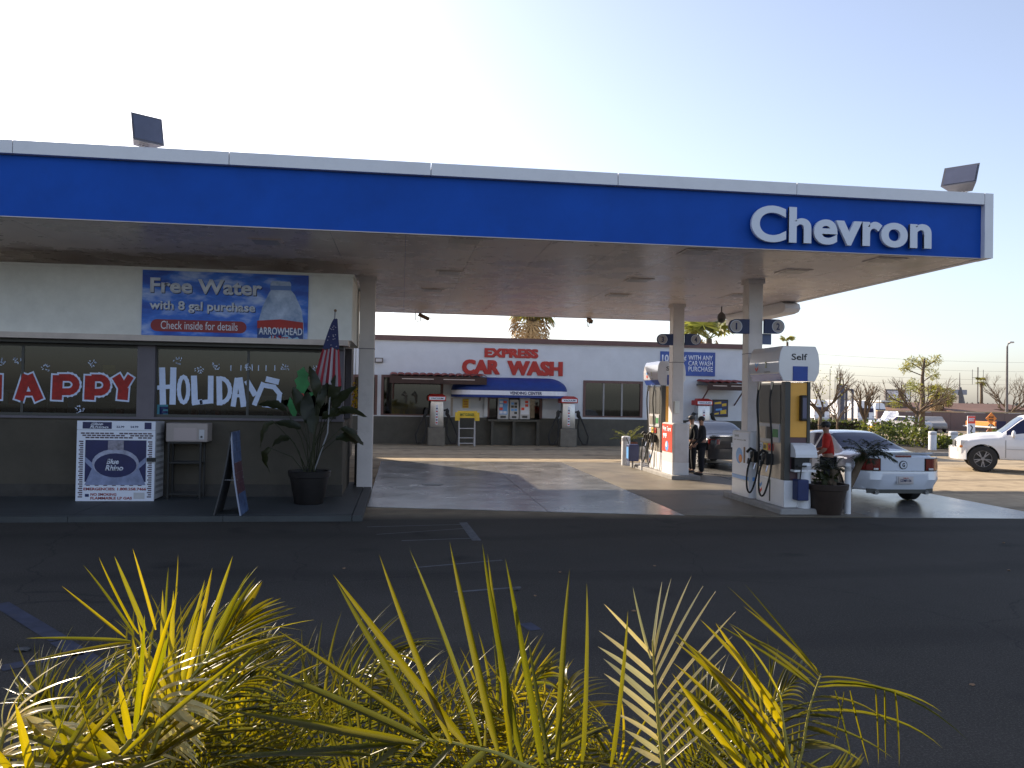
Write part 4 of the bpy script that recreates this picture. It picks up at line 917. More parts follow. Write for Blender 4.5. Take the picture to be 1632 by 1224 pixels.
# pedestals round the column feet
def pedestal(Yc, lab, red):
    t = thing('column_pedestal', lab, 'pedestal', (7.54, Yc, .121), 0, 'pedestals round the column feet')
    b = MB(); W_, L_ = .235, .5; P = []
    for (sx, sy) in ((-1,-1),(1,-1),(1,1),(-1,1)):
        for k in range(5):
            a = {(-1,-1):180,(1,-1):270,(1,1):0,(-1,1):90}[(sx,sy)]+90*k/4; r = .07; P.append((sx*(W_-r)+r*math.cos(R(a)), sy*(L_-r)+r*math.sin(R(a)), 0))
    b.prism(P, (0,0,.33)); obj('foot', b, M['white_metal'], t)
    b = MB(); b.prism([(x*.985, y*.985, .333) for x, y, z in P], (0,0,1.05)); obj('shell', b, M['white_paint'] if not red else M['col_paint'], t)
    b = MB(); b.box(-W_-.006, -W_-.001, -L_+.075, L_-.07, .45 if not red else .60, 1.36); po = obj('poster', b, M['poster_red'] if red else M['sign_white'], t)
    if red:
        text('Hot Buns', L_-.14, -L_+.16, 1.16, 1.30, -W_-.007, M['sign_white'], po, side='left', bold=.04, depth=.003); text('99', L_-.16, -L_+.5, .96, 1.10, -W_-.007, M['sign_white'], po, side='left', bold=.05, depth=.003, name='numeral')
        b = MB(); b.cyl((-W_-.007, 0, .76), (-W_-.010, 0, .76), .14, n=18); obj('cup_picture', b, M['light_blue'], po)
        b = MB(); b.cyl((-W_-.0105, .03, .80), (-W_-.013, .03, .80), .075, n=14); obj('cup_picture', b, M['cream'], po)
    else:
        text('SAVE', L_-.2, L_-.42, 1.26, 1.31, -W_-.007, M['grey_metal'], po, side='left', bold=.02, depth=.003); text('on every fill', L_-.14, -L_+.22, 1.18, 1.22, -W_-.007, M['grey_metal'], po, side='left', depth=.003)
        b = MB(); b.cyl((-W_-.007, .05, .86), (-W_-.010, .05, .86), .17, n=20); obj('picture', b, M['light_blue'], po)
        b = MB(); b.cyl((-W_-.0105, -.02, .80), (-W_-.013, -.02, .80), .09, n=14); obj('picture', b, M['orange'], po)
        b = MB(); b.box(-W_-.012, -W_-.007, -.26, -.18, .72, 1.06); obj('picture', b, M['wood'], po)
        b = MB(); b.box(-W_-.008, -W_-.001, -L_+.075, L_-.07, .36, .44); obj('blue_stripe', b, M['light_blue'], t)
        b = MB(); b.box(-W_+.06, W_-.06, -L_*.985-.004, -L_*.985-.0005, .36, .44); obj('blue_stripe', b, M['light_blue'], t)
    b = MB(); b.box(-.20, .20, -.44, .44, 1.384, 1.40); obj('lid', b, M['pale_grey'], t)
pedestal(16.95, 'white pedestal with a blue and orange picture poster at the foot of the near column', False)
pedestal(21.9, 'white pedestal with a sunlit red poster at the foot of the far column', True)
b = MB(); b.box(-.07, .07, -.05, 0, -.17, .17); b.bevel(.012, 1)
o = obj('switch_box', b, M['cream'], loc=(7.50, 21.735, 1.95)); tag(o, 'small cream switch box on the far canopy column above its pedestal', 'box')
# bollards
def bollard(x, y, r, h, lab, hole=False, z=0):
    t = thing('bollard', lab, 'bollard', (x, y, z), 0, 'white steel bollards'); b = MB(); b.lathe([(r, 0), (r, h-.03), (r*.92, h-.008), (r*.6, h)], n=18); obj('post', b, M['white_paint'], t, smooth=True)
    b = MB(); b.cyl((0, 0, h-.16), (0, 0, h-.06), r+.004, n=18); obj('dark_band', b, M['pale_grey'], t); return t
c = G(1281, 819); bollard(c.x, c.y, .125, 1.0, 'white steel bollard in front of the near fuel pump')
c = G(1358, 823); bollard(c.x+.05, c.y+.25, .06, 1.0, 'thin white post mostly hidden behind the potted palm')
c = G(997, 742); bollard(c.x, c.y, .14, .95, 'sunlit white bollard left of the farther fuel pump')
c = G(1024, 750); bollard(c.x, c.y, .06, .72, 'thin low white post behind the far pump hoses')
c = G(1486, 719); bollard(c.x, c.y, .17, .9, 'white bollard at the planter kerb, left one of two')
c = G(1519, 716); bollard(c.x, c.y, .20, .85, 'white bollard among shrubs beside the white SUV front')
# blue bucket stand left of the far pump
c = G(1008, 746, .0); b = MB(); b.box(-.16, .16, -.15, .15, .22, .74); b.bevel(.02, 2)
t = thing('squeegee_bin', 'blue squeegee bin hanging left of the far pump beside the bollard', 'bin', (c.x, c.y, 0)); obj('bin_body', b, M['navy'], t)
b = MB(); b.box(-.168, -.161, -.10, .12, .3, .66); obj('bin_label', b, M['light_blue'], t); b = MB(); b.tube([(0, 0, 0), (0, 0, .22)], .03, 8); obj('bin_leg', b, M['grey_metal'], t)
b = MB(); b.tube([(-.1, 0, .7), (-.22, -.02, .95)], .012, 6); obj('squeegee', b, M['black'], t)

# ================================================================== THINGS ON THE STORE SIDEWALK
# propane cage
Yp = 16.15; c0 = A(120, 797, Yp); c1 = A(245, 797, Yp); wP = (c1.x-c0.x); hP = A(182, 672, Yp).z-.1
pc = thing('propane_cage', 'white and blue propane exchange cage with a tank picture, left of the black stand', 'propane cage', ((c0.x+c1.x)/2, Yp, .1))
b = MB(); b.box(-wP/2, wP/2, .03, .60, .02, hP); b.bevel(.01, 1); obj('cage_body', b, M['pale_grey'], pc)
for z0 in [.12+.11*k for k in range(11)]: b = MB(); b.box(wP/2+.001, wP/2+.006, .08, .58, z0, z0+.05); obj('side_louvre', b, M['grey_metal'], pc)
b = MB(); b.box(-wP/2, wP/2, 0, .028, hP-.155, hP+.012); hb = obj('header_board', b, M['sign_white'], pc)
b = MB(); b.box(-wP/2+.0, wP/2-.0, 0, .028, .0, hP-.162); fb = obj('door', b, M['sign_white'], pc)
hB = hP-.16; u = lambda k: -wP/2+wP*k
DM('tankblue', (.012,.016,.09), .35, var=.2, scale=2); DM('brickp', (.10,.07,.09), .6, var=.2)
def rect(x0, x1, z0, z1, dy, m_, nm, par): b = MB(); b.box(u(x0), u(x1), -dy-.002, -dy, z0, z1); return obj(nm, b, m_, par)
pic = rect(.11, .89, hB*.27, hB*.86, .001, M['tankblue'], 'picture_panel', fb)
# brick-pattern print: rows of small dark blocks top and sides
for r_ in range(3):
    for k in range(15):
        x0 = .05+.061*k+(.02 if r_ % 2 else 0)
        if x0 < .93 and (k*7+r_*3) % 11: rect(x0, x0+.05, hB*(.885+.03*r_), hB*(.905+.03*r_), .001, M['brickp'], 'print_block', fb)
for k in range(27):
    z0 = hB*(.05+.03*k)
    for s0 in (.03, .91): rect(s0+(.012 if k % 2 else 0), s0+.055, z0, z0+hB*.018, .001, M['brickp'], 'print_block', fb)
# swoosh, tank dome, oval
def ell(cx, cz, rx, rz, a0, a1, dy, m_, nm, par, n=24):
    b = MB(); b.prism([(cx+rx*math.cos(R(a0+(a1-a0)*i/n)), -dy, cz+rz*math.sin(R(a0+(a1-a0)*i/n))) for i in range(n+(0 if abs(a1-a0) >= 360 else 1))], (0,-.0015,0)); return obj(nm, b, m_, par)
zc = hB*.52
b = MB(); sw = [(-.39,.10),(-.30,.02),(-.15,-.06),(0,-.085),(.15,-.06),(.30,.02),(.39,.10),(.39,.03),(.30,-.06),(.39,-.28),(-.39,-.28),(-.30,-.06),(-.39,.03)]
b.prism([(x*wP, -.004, zc+z*wP) for x, z in sw], (0,-.0015,0)); obj('swoosh', b, mat('swo', (.22,.26,.42), .4, var=.3, scale=4), fb)
ell(0, zc+.02, wP*.30, hB*.20, 0, 360, .0062, mat('tnk', (.33,.35,.47), .35, var=.3, scale=5), 'tank_print', fb)
ell(0, zc-.02, wP*.27, hB*.17, 0, 360, .0082, M['tankblue'], 'oval_print', fb)
rect(.40, .60, zc+hB*.20, hB*.855, .0062, mat('valve', (.25,.24,.3), .4, var=.4, scale=14), 'valve_print', fb)
text('Blue', -.16, .06, zc+.0, zc+.10, -.0105, M['sign_white'], fb, bold=.03, depth=.002, shear=.25); text('Rhino', -.18, .14, zc-.12, zc-.015, -.0105, M['sign_white'], fb, bold=.03, depth=.002, shear=.25)
DM('lett_red', (.33,.02,.02), .5)
text('EMERGENCIES: 1.800.258.7466', u(.10), u(.90), hB*.150, hB*.19, -.002, M['lett_red'], fb, bold=.03, depth=.002)
text('NO SMOKING', u(.19), u(.52), hB*.075, hB*.112, -.002, M['lett_red'], fb, bold=.03, depth=.002); text('FLAMMABLE LP GAS', u(.19), u(.72), hB*.022, hB*.06, -.002, M['lett_red'], fb, bold=.03, depth=.002)
rect(.12, .17, hB*.06, hB*.10, .001, M['navy'], 'warning_mark', fb); rect(.74, .88, hB*.03, hB*.12, .001, M['pale_grey'], 'notice_print', fb)
for k in range(7): rect(.13+.11*k, .18+.11*k, hB*.215, hB*.24, .001, M['brickp'], 'print_line', fb)
z2 = hP-.155; e1 = rect(.07, .44, z2+.02, z2+.145, .001, M['tankblue'], 'oval_print', hb); text('Blue', u(.17), u(.33), z2+.085, z2+.135, -.0035, M['sign_white'], hb, bold=.03, depth=.002, shear=.25); text('Rhino', u(.16), u(.40), z2+.028, z2+.078, -.0035, M['sign_white'], hb, bold=.03, depth=.002, shear=.25)
text('22.99', u(.50), u(.60), z2+.04, z2+.08, -.002, M['navy'], hb, bold=.02, depth=.002); text('54.99', u(.68), u(.78), z2+.04, z2+.08, -.002, M['navy'], hb, bold=.02, depth=.002); rect(.86, .95, z2+.02, z2+.145, .001, M['tankblue'], 'oval_print', hb)
b = MB(); b.box(wP/2-.13, wP/2+.02, -.05, -.001, hP*.50, hP*.55); obj('latch', b, M['black'], pc)
# cream box on a black stand
Yq = Yp+.25; p, q = A(264, 704, Yq), A(331, 675, Yq); t = thing('box_on_stand', 'cream metal box with a door on a black frame stand, right of the propane cage', 'cabinet', ((p.x+q.x)/2, Yq, .1)); w = (q.x-p.x)/2; z0, z1 = p.z-.1, q.z-.1
b = MB(); b.box(-w, w, 0, .4, z0, z1); b.bevel(.012, 1); bx = obj('box_body', b, mat('boxcream', (.36,.31,.29), .5, var=.05), t)
b = MB(); b.box(-w*.62, w*.48, -.006, -.001, z0+.03, z1-.09); obj('box_door', b, mat('boxdoor', (.42,.35,.34), .5), bx); b = MB(); b.box(w*.6, w*.85, -.006, -.001, z0+.05, z1-.12); k_ = obj('lock_plate', b, M['pale_grey'], bx); b = MB(); b.cyl((w*.72, -.006, z0+.1), (w*.72, -.02, z0+.1), .02, n=10); obj('lock', b, M['dark_grey'], k_)
b = MB()
for sx in (-w+.03, w*.62): 
    for sy in (.03, .34): b.box(sx, sx+.035, sy, sy+.035, 0, z0-.001)
for zz in (z0-.035, z0*.62, .08): b.box(-w+.066, w*.62-.001, .035, .06, zz, zz+.03); b.box(-w+.066, w*.62-.001, .345, .37, zz, zz+.03)
b.box(-w+.04, w*.65, .07, .33, z0*.62, z0*.62+.012); obj('stand_frame', b, M['black'], t)
# A-frame sign
a0, a1 = G(384, 822, .1), G(402, 811, .1); Lf = G(341, 821, .1); zt = 1.40; xm = a0.x-(a0.x-Lf.x)*.42; yy0, yy1 = a0.y, a0.y+.70
t = thing('sandwich_board', 'dark blue sandwich board standing open on the sidewalk left of the potted plant', 'sign', (xm, (yy0+yy1)/2, .1)); hy = .35; dx = a0.x-xm; dl = Lf.x-xm
def leaf_panel(dx_, m_, nm, s_):
    b = MB(); th = .022; N_ = 8; pts = []
    for i in range(N_+1):
        k = i/N_; bow = .05*math.sin(k*math.pi)*s_*0
        pts.append((dx_*(1-k)+.012*s_*k+.05*s_*math.sin(math.pi*k)*-.6, k*zt))
    for (p_, q_) in zip(pts, pts[1:]): pass
    prof = [(x, -hy, z) for x, z in pts]+[(x-th*s_, -hy, z) for x, z in pts[::-1]]
    b.prism(prof, (0, 2*hy, 0)); return obj(nm, b, m_, t), pts
pr_, pts = leaf_panel(dx, mat('abord', (.30,.33,.42), .5), 'front_panel', 1); leaf_panel(dl, M['dark_grey'], 'rear_panel', -1)
DM('poster_dark', (.03,.045,.14), .45, var=.4, scale=6, col2=(.10,.17,.33))
for (i0, i1, m_) in ((0,2,'poster_dark'),(2,5,'pill'),(5,8,'poster_dark')):
    mm = M['poster_dark'] if m_ != 'pill' else mat('maroon', (.06,.02,.05), .5, var=.5, scale=9, col2=(.12,.05,.06))
    b = MB()
    for (p_, q_) in zip(pts[i0:i1+1], pts[i0+1:i1+1]): b.prism([(p_[0]+.002, -hy+.03, p_[1]+.002), (p_[0]+.002, hy-.03, p_[1]+.002), (q_[0]+.002, hy-.03, q_[1]-.002), (q_[0]+.002, -hy+.03, q_[1]-.002)], (.003,0,0))
    obj('poster_print', b, mm, pr_)
b = MB()
for sy in (-hy+.1, hy-.1): b.tube([(dx*.55, sy, zt*.42), (dl*.55, sy, zt*.42)], .008, 5)
obj('spreader', b, M['grey_metal'], t)
# dark bin + small red/white box behind the corner (at the store side)
t = thing('trash_bin', 'black bin at the store side wall just left of the canopy column', 'bin', (-.83, 19.15, .1)); b = MB(); b.box(-.2, .12, -.16, .2, 0, .92); b.bevel(.02, 1); obj('bin_body', b, M['black'], t); b = MB(); b.box(-.21, .13, -.17, .21, .922, .97); obj('bin_lid', b, M['dark_grey'], t)
b = MB(); b.box(-.17, .10, -.14, .16, .0, .28); b.bevel(.015, 1); o = obj('carton', b, M['sign_white'], loc=(-.83, 19.15, 1.075)); tag(o, 'white and red carton resting on the black bin by the store side', 'box')
b = MB(); b.box(-.172, .102, -.145, -.141, .10, .2); obj('red_band', b, M['red'], o)
# yellow leafed hanging plant by the corner
def leafy(t, cen, rad, n, m_, size, nm='foliage', seed=1, kind=None, flat=1.0, wf=.33):
    rr = random.Random(seed); vs = []; fs = []
    for i in range(n):
        while True:
            p = Vector((rr.uniform(-1,1), rr.uniform(-1,1), rr.uniform(-1,1)))
            if p.length < 1: break
        k = noise.noise(p*2.1+Vector((seed,0,0)))
        if k < -.12: continue
        p = Vector((p.x*rad[0], p.y*rad[1], p.z*rad[2]))+Vector(cen); s = size*rr.uniform(.6,1.3)
        a = Vector((rr.uniform(-1,1), rr.uniform(-1,1), rr.uniform(-.6,1))).normalized(); q = a.orthogonal().normalized(); q = q*math.cos(i)+a.cross(q)*math.sin(i)
        w_ = a.cross(q)*s*wf; b0 = len(vs); vs += [p, p+q*s*.5+w_, p+q*s, p+q*s*.5-w_]; fs.append((b0, b0+1, b0+2, b0+3))
    me = bpy.data.meshes.new(nm); me.from_pydata([v[:] for v in vs], [], fs); o = link(nm, me, m_, t)
    if kind: o['kind'] = kind
    return o
LEAF_Y = leaf_mat('yellow_leaf', (.5,.33,.02), (.7,.42,.02), fac=.5)
c = A(566, 628, 19.6); t = thing('hanging_plant', 'yellow flowering hanging plant between the store corner and the column', 'plant', (c.x, 19.6, c.z)); leafy(t, (0,0,-.1), (.10,.10,.42), 90, LEAF_Y, .10, 'foliage', 5)
b = MB(); b.tube([(0,0,-.5), (.02,0,0), (0,0,.6), (0,0,ZB-c.z-.005)], .006, 5); obj('stem', b, M['bark'], t)
# ---------- potted big-leaved plant + flag
c = G(489, 806, .1); px_, py_ = c.x, c.y+.33
DM('pot_dark', (.012,.010,.010), .5, var=.3)
def pot(t, r0, r1, h, m_):
    b = MB(); b.lathe([(r0*.96, 0), (r0, .02), (r1*.97, h*.80), (r1*1.04, h*.82), (r1*1.08, h*.98), (r1*1.05, h), (r1*.94, h), (r1*.92, h-.06)], n=28); o = obj('pot', b, m_, t, smooth=True)
    b = MB(); b.cyl((0,0,h-.11), (0,0,h-.055), r1*.91, n=24); obj('soil', b, M['soil'], t); return o
pl = thing('potted_plant', 'big leaved plant in a dark round pot in front of the store corner', 'potted plant', (px_, py_, .1)); pot(pl, .27, .37, .62, M['pot_dark'])
def broad_leaf(L, Wd_, bend, seed=0):
    vs = []; fs = []; n = 9
    for i in range(n+1):
        k = i/n; w = Wd_*math.sin(math.pi*min(k*.93+.05, 1))**.75*.5; z = -bend*k*k*L; y = L*k*(1-.12*bend*k)
        wob = .025*math.sin(i*2.1+seed)
        vs += [(-w, y, z+w*.45+wob), (0, y, z), (w, y, z+w*.45-wob)]
    for i in range(n): a = i*3; fs += [(a, a+1, a+4, a+3), (a+1, a+2, a+5, a+4)]
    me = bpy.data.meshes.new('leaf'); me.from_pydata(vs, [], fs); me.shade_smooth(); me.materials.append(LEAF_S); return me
bl = [broad_leaf(.62, .26, .25, 0), broad_leaf(.55, .22, .6, 2), broad_leaf(.5, .2, 1.0, 4)]
rr = random.Random(3)
def stalk(t, base, tip, me, dirv, s, up=Vector((0,0,1)), stemr=.012, mt=None):
    b = MB(); mid = (Vector(base)+Vector(tip))/2+Vector((0,0,.08))+(Vector(base)-Vector(tip)).cross(Vector((0,0,1)))*.0; b.tube([base, (mid.x*.8+base[0]*.2, mid.y*.8+base[1]*.2, mid.z), tip], lambda k: stemr*(1-.5*k), 6); st = obj('leaf_stalk', b, mt or LEAF_S, t)
    y = dirv.normalized(); z = (up-y*up.dot(y)); z = z.normalized() if z.length > .05 else y.orthogonal().normalized(); x = y.cross(z)
    o = bpy.data.objects.new('leaf', me); COL.objects.link(o); o.parent = st; m4 = Matrix(((x.x,y.x,z.x,tip[0]),(x.y,y.y,z.y,tip[1]),(x.z,y.z,z.z,tip[2]),(0,0,0,1))) @ Matrix.Scale(s, 4); o.matrix_local = m4
    return o
for (tx, ty, k, ang, el) in ((430,660,2,180,-25),(424,706,2,180,-50),(452,640,1,150,30),(489,662,0,95,80),(505,615,1,80,70),(520,605,0,70,75),(535,640,1,40,60),(548,672,2,0,-5),(540,690,1,10,10),(515,655,2,30,40),(478,672,1,160,30),(460,690,1,190,0),(500,680,0,270,35),(530,622,0,60,55),(512,635,1,20,85),(545,640,2,5,20),(482,650,0,200,75)):
    tp = A(tx, ty, py_+rr.uniform(-.3,.25)); loc = (tp.x-px_, tp.y-py_, tp.z-.1); a = R(ang); e = R(el); d = Vector((math.cos(a)*math.cos(e), rr.uniform(-.5,.2), math.sin(e)))
    stalk(pl, (rr.uniform(-.12,.12), rr.uniform(-.12,.12), .56), tuple(Vector(loc)*.9+Vector((0,0,.02))), bl[k], d, rr.uniform(.75,1.05), up=Vector((rr.uniform(-.4,.4), -.8, .7)))
# flag on its pole, stuck in the pot
FL = thing('flag', 'furled American flag on a slim pole rising from the dark plant pot', 'flag', (px_, py_, .66)); YFg = py_+.05
def fl(px, py, dy=0): v = A(px, py, YFg+dy); return Vector((v.x-px_, v.y-py_, v.z-.66))
b = MB(); b.tube([(.05,.05,-.05), fl(522,690), fl(534,497)], .013, 8); obj('pole', b, M['grey_metal'], FL); b = MB(); b.ball(fl(534.5,495), .028, (1,1,1), 2); obj('finial', b, M['wood'], FL, smooth='all')
def foldstrip(u0, u1, v0, v1, m_, nm, off=0):
    b = MB(); rows = []; nu, nv = 3, 8
    for j in range(nv+1):
        v = v0+(v1-v0)*j/nv; py = 508+(614-508)*v; xl = 532-34*v**.8; xr = 536+6*v+2; row = []
        for i in range(nu+1):
            u_ = u0+(u1-u0)*i/nu; row.append(b.b.verts.new(fl(xl+(xr-xl)*u_, py+2*math.sin(u_*9), off-.05+.05*math.sin(u_*19)*(v+.2))))
        rows.append(row)
    for r0, r1 in zip(rows, rows[1:]):
        for i in range(nu): b.b.faces.new([r0[i], r0[i+1], r1[i+1], r1[i]])
    return obj(nm, b, m_, FL, smooth='all')
DM('flag_red', (.32,.025,.04), .8); DM('flag_white', (.42,.38,.42), .8); DM('flag_navy', (.025,.03,.10), .8)
for i in range(9): foldstrip(i/9, (i+1)/9, .45, 1, M['flag_red'] if i % 2 == 0 else M['flag_white'], 'stripe')
un = foldstrip(0, 1, 0, .45, M['flag_navy'], 'union')
rr = random.Random(11)
for i in range(16):
    v = .1+.32*rr.random(); u_ = rr.random(); py = 508+106*v; xl = 532-34*v**.8; xr = 538+6*v; c = fl(xl+(xr-xl)*(.15+.7*u_), py, -.115); P = []
    for k in range(10): r_ = .014 if k % 2 == 0 else .006; P.append((c.x+r_*math.sin(k*math.pi/5), c.y, c.z+r_*math.cos(k*math.pi/5)))
    b = MB(); b.prism(P, (0,-.003,0)); obj('star', b, M['flag_white'], un)
# ---------- potted palm in front of the coupe
c = G(1332, 824); pp = thing('potted_palm', 'shaded palm with leaning trunk in a large brown pot before the white coupe', 'potted palm', (c.x, c.y+.36, 0)); pot(pp, .27, .385, .60, M['pot'])
oy = c.y+.36
def L_(px, py, dy=0): v = A(px, py, oy+dy); return Vector((v.x-c.x, v.y-oy, v.z))
b = MB(); b.tube([L_(1347,780), L_(1356,768), L_(1366,748), L_(1378,722)], lambda k: .085-.03*k, 10)
for i in range(9): 
    p_ = L_(1347+3.4*i, 780-6.2*i); b.ball(p_, .075-.003*i, (1,1,.5), 1)
obj('trunk', b, M['bark'], pp); b = MB(); b.tube([L_(1328,778), L_(1327,765), L_(1327,748)], lambda k: .07-.02*k, 10); b.ball(L_(1323,768), .09, (1,1,1.1), 1); obj('trunk', b, M['bark'], pp)
def small_frond(t, base, d, L, nl, ll, m_, seed, droop=.6, w=.012, nm='frond'):
    rr = random.Random(seed); d = Vector(d).normalized(); pts = []; p = Vector(base)
    for i in range(9): pts.append(p.copy()); p += d*L/8; d = (d+Vector((0,0,-droop/8))).normalized()
    vs = []; fs = []
    for i in range(nl):
        k = .12+.88*i/nl; q = k*8; j = min(int(q), 7); a = pts[j].lerp(pts[j+1], q-j); tg = (pts[j+1]-pts[j]).normalized(); sd_ = tg.cross(Vector((0,0,1))); sd_ = sd_.normalized() if sd_.length > .01 else Vector((1,0,0))
        for s_ in (-1, 1):
            dd = (tg*(.45+.6*k)+sd_*s_*(1.0-.4*k)+Vector((0,0,rr.uniform(-.25,.2)))).normalized(); l = ll*math.sin(math.pi*min(.95, .25+.7*k))*rr.uniform(.85,1.1)
            nz = tg.cross(sd_)*.3+Vector((0,0,.2)); wv = dd.cross(Vector((rr.uniform(-.3,.3),rr.uniform(-.3,.3),1))).normalized()*w
            b0 = len(vs); m1 = a+dd*l*.5+Vector((0,0,-l*.04)); e_ = a+dd*l+Vector((0,0,-l*.25*droop-.01)); vs += [a, m1+wv, e_, m1-wv]; fs.append((b0, b0+1, b0+2, b0+3))
    for j in range(8):
        b0 = len(vs); r_ = .008*(1-j/10); wv = Vector((0,0,r_)); vs += [pts[j]-wv, pts[j]+wv, pts[j+1]+wv, pts[j+1]-wv]; fs.append((b0, b0+1, b0+2, b0+3))
    me = bpy.data.meshes.new(nm); me.from_pydata([v[:] for v in vs], [], fs); return link(nm, me, m_, t)
rr = random.Random(8)
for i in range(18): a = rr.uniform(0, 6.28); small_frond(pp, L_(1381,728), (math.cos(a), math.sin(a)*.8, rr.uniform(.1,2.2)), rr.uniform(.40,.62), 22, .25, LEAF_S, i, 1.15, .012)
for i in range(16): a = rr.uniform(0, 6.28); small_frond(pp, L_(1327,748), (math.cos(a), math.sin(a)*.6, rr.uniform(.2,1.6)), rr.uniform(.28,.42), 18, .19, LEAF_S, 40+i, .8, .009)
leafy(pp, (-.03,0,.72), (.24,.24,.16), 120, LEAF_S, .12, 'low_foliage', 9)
# plant behind the far bollard
c = G(1002, 728); t = thing('potted_palm', 'small sunlit yellow green palm in a clay pot left of the far pump', 'potted palm', (c.x, c.y, 0)); pot(t, .22, .30, .55, mat('clay', (.25,.09,.05), .7))
for i in range(16): a = rr.uniform(0, 6.28); small_frond(t, (0,0,.55), (math.cos(a), math.sin(a), rr.uniform(.5,2.0)), rr.uniform(.6,.95), 16, .22, LEAF_P, 80+i, 1.1, .014)
# ================================================================== VEHICLES
def cr(p0, p1, p2, p3, s): return .5*((2*p1)+(-p0+p2)*s+(2*p0-5*p1+4*p2-p3)*s*s+(-p0+3*p1-3*p2+p3)*s**3)
def mono(p1, p2, s): return p1+(p2-p1)*s
def car_body(t, ST, body_m, glass_m, wheels, side_glass, front_glass, rear_glass, wr, pillars=(), sub=6, sub_r=4, fender=0.0):
    """ST: stations (y, zbot, zbelt, hw, zroof, hwroof). ring points per half-section; dense spline grid; faces classified to body or glass"""
    def ring(s):
        y, zb, zs_, hw, zr, hr = s
        if zr-zs_ > .15:
            up = [(hw*.93, zs_+.02), (hr+(hw*.93-hr)*.12, zr-.07*min(1, (zr-zs_)/.3)), (hr*.86, zr-.012), (hr*.45, zr), (0, zr+.005)]
        else:
            up = [(hw*.90, zs_+.0), (hw*.80, zs_+(zr-zs_)*.6), (hw*.62, zs_+(zr-zs_)*.85), (hw*.33, zr), (0, zr+.004)]
        return [(0, zb), (hw*.7, zb), (hw*.955, zb+.03), (hw*.99, zb+(zs_-zb)*.35), (hw, zb+(zs_-zb)*.62), (hw*.975, zs_-.06)]+up
    RG = [ring(s) for s in ST]; ns = len(ST); nr = len(RG[0])
    ys = []; grid = []
    for i in range(ns-1):
        for k in range(sub+(1 if i == ns-2 else 0)):
            s = k/sub; a = [max(i-1, 0), i, i+1, min(i+2, ns-1)]
            # limit overshoot: blend linear and spline
            yv = mono(ST[i][0], ST[i+1][0], s); row = []
            for j in range(nr):
                x = cr(*[RG[q][j][0] for q in a], s)*.6+mono(RG[i][j][0], RG[i+1][j][0], s)*.4; z = cr(*[RG[q][j][1] for q in a], s)*.6+mono(RG[i][j][1], RG[i+1][j][1], s)*.4; row.append((x, z))
            ys.append(yv); grid.append(row)
    full = []
    for row in grid:
        out = []
        for j in range(nr-1):
            for k in range(sub_r+(1 if j == nr-2 else 0)):
                s = k/sub_r; a = [max(j-1, 0), j, j+1, min(j+2, nr-1)]
                x = cr(*[row[q][0] for q in a], s)*.5+mono(row[j][0], row[j+1][0], s)*.5; z = cr(*[row[q][1] for q in a], s)*.5+mono(row[j][1], row[j+1][1], s)*.5
                out.append((max(x, 0), z))
        full.append(out)
    J = lambda j: j*sub_r
    def build(name, m_, test, off, par):
        for sgn_set in ((1, -1),):
            b = MB(); cache = {}
            def V(i, j, sg):
                k = (i, j, sg if full[i][j][0] > 1e-4 else 0)
                if k not in cache: cache[k] = b.b.verts.new((full[i][j][0]*sg, ys[i], full[i][j][1]))
                return cache[k]
            nf = 0
            for i in range(len(full)-1):
                for j in range(len(full[0])-1):
                    if test(i, j):
                        for sg in (1, -1):
                            vs = [V(i, j, sg), V(i, j+1, sg), V(i+1, j+1, sg), V(i+1, j, sg)]
                            u = []; [u.append(v) for v in vs if v not in u]
                            if len(u) > 2:
                                try: b.b.faces.new(u); nf += 1
                                except ValueError: pass
            return b, nf, V
    jb, jt = J(6), J(7)
    def is_side(i, j): y = (ys[i]+ys[i+1])/2; return jb+1 <= j < jt and any(a < y < c for a, c in side_glass)
    def is_fr(i, j): y = (ys[i]+ys[i+1])/2; return j >= jt+1 and ((front_glass and front_glass[0] < y < front_glass[1]) or (rear_glass and rear_glass[0] < y < rear_glass[1]))
    b, nf, V = build('body', body_m, lambda i, j: not (is_side(i, j) or is_fr(i, j)), 0, t)
    # end caps
    for i in (0, len(full)-1):
        vs = [V(i, j, 1) for j in range(len(full[0]))]+[V(i, j, -1) for j in range(len(full[0])-1, -1, -1)]
        u = []; [u.append(v) for v in vs if v not in u]
        try: b.b.faces.new(u)
        except ValueError: pass
    body = obj('body', b, body_m, t, smooth=True)
    # wheel arch cut
    for y, x in wheels:
        cb = MB(); cb.cyl((-2, y, wr), (2, y, wr), wr+.055, n=28); me = bpy.data.meshes.new('c'); bmesh.ops.recalc_face_normals(cb.b, faces=cb.b.faces); cb.b.to_mesh(me); cb.b.free()
        cu = bpy.data.objects.new('c', me); COL.objects.link(cu); cu.matrix_world = t.matrix_world.copy() if False else Matrix.Identity(4); cu.parent = t
        md = body.modifiers.new('b', 'BOOLEAN'); md.object = cu; md.operation = 'DIFFERENCE'; md.solver = 'EXACT'
    bpy.context.view_layer.update(); dg = bpy.context.evaluated_depsgraph_get(); me = bpy.data.meshes.new_from_object(body.evaluated_get(dg))
    for md in list(body.modifiers): c_ = md.object; body.modifiers.remove(md); bpy.data.objects.remove(c_)
    if len(me.polygons) > 50: body.data = me
    b, nf, V = build('glass', glass_m, lambda i, j: is_side(i, j), 0, t)
    if nf: obj('side_windows', b, glass_m, t, smooth='all')
    else: b.b.free()
    for rg, nm in ((front_glass, 'windscreen'), (rear_glass, 'rear_window')):
        if rg:
            b, nf, V = build(nm, glass_m, lambda i, j: j >= jt+1 and rg[0] < (ys[i]+ys[i+1])/2 < rg[1], 0, t)
            obj(nm, b, glass_m, t, smooth='all')
    # inner arch liners
    b = MB()
    for y, x in wheels: b.cyl((-x-.0, y, wr+.02), (x+.0, y, wr+.02), wr+.06, n=20)
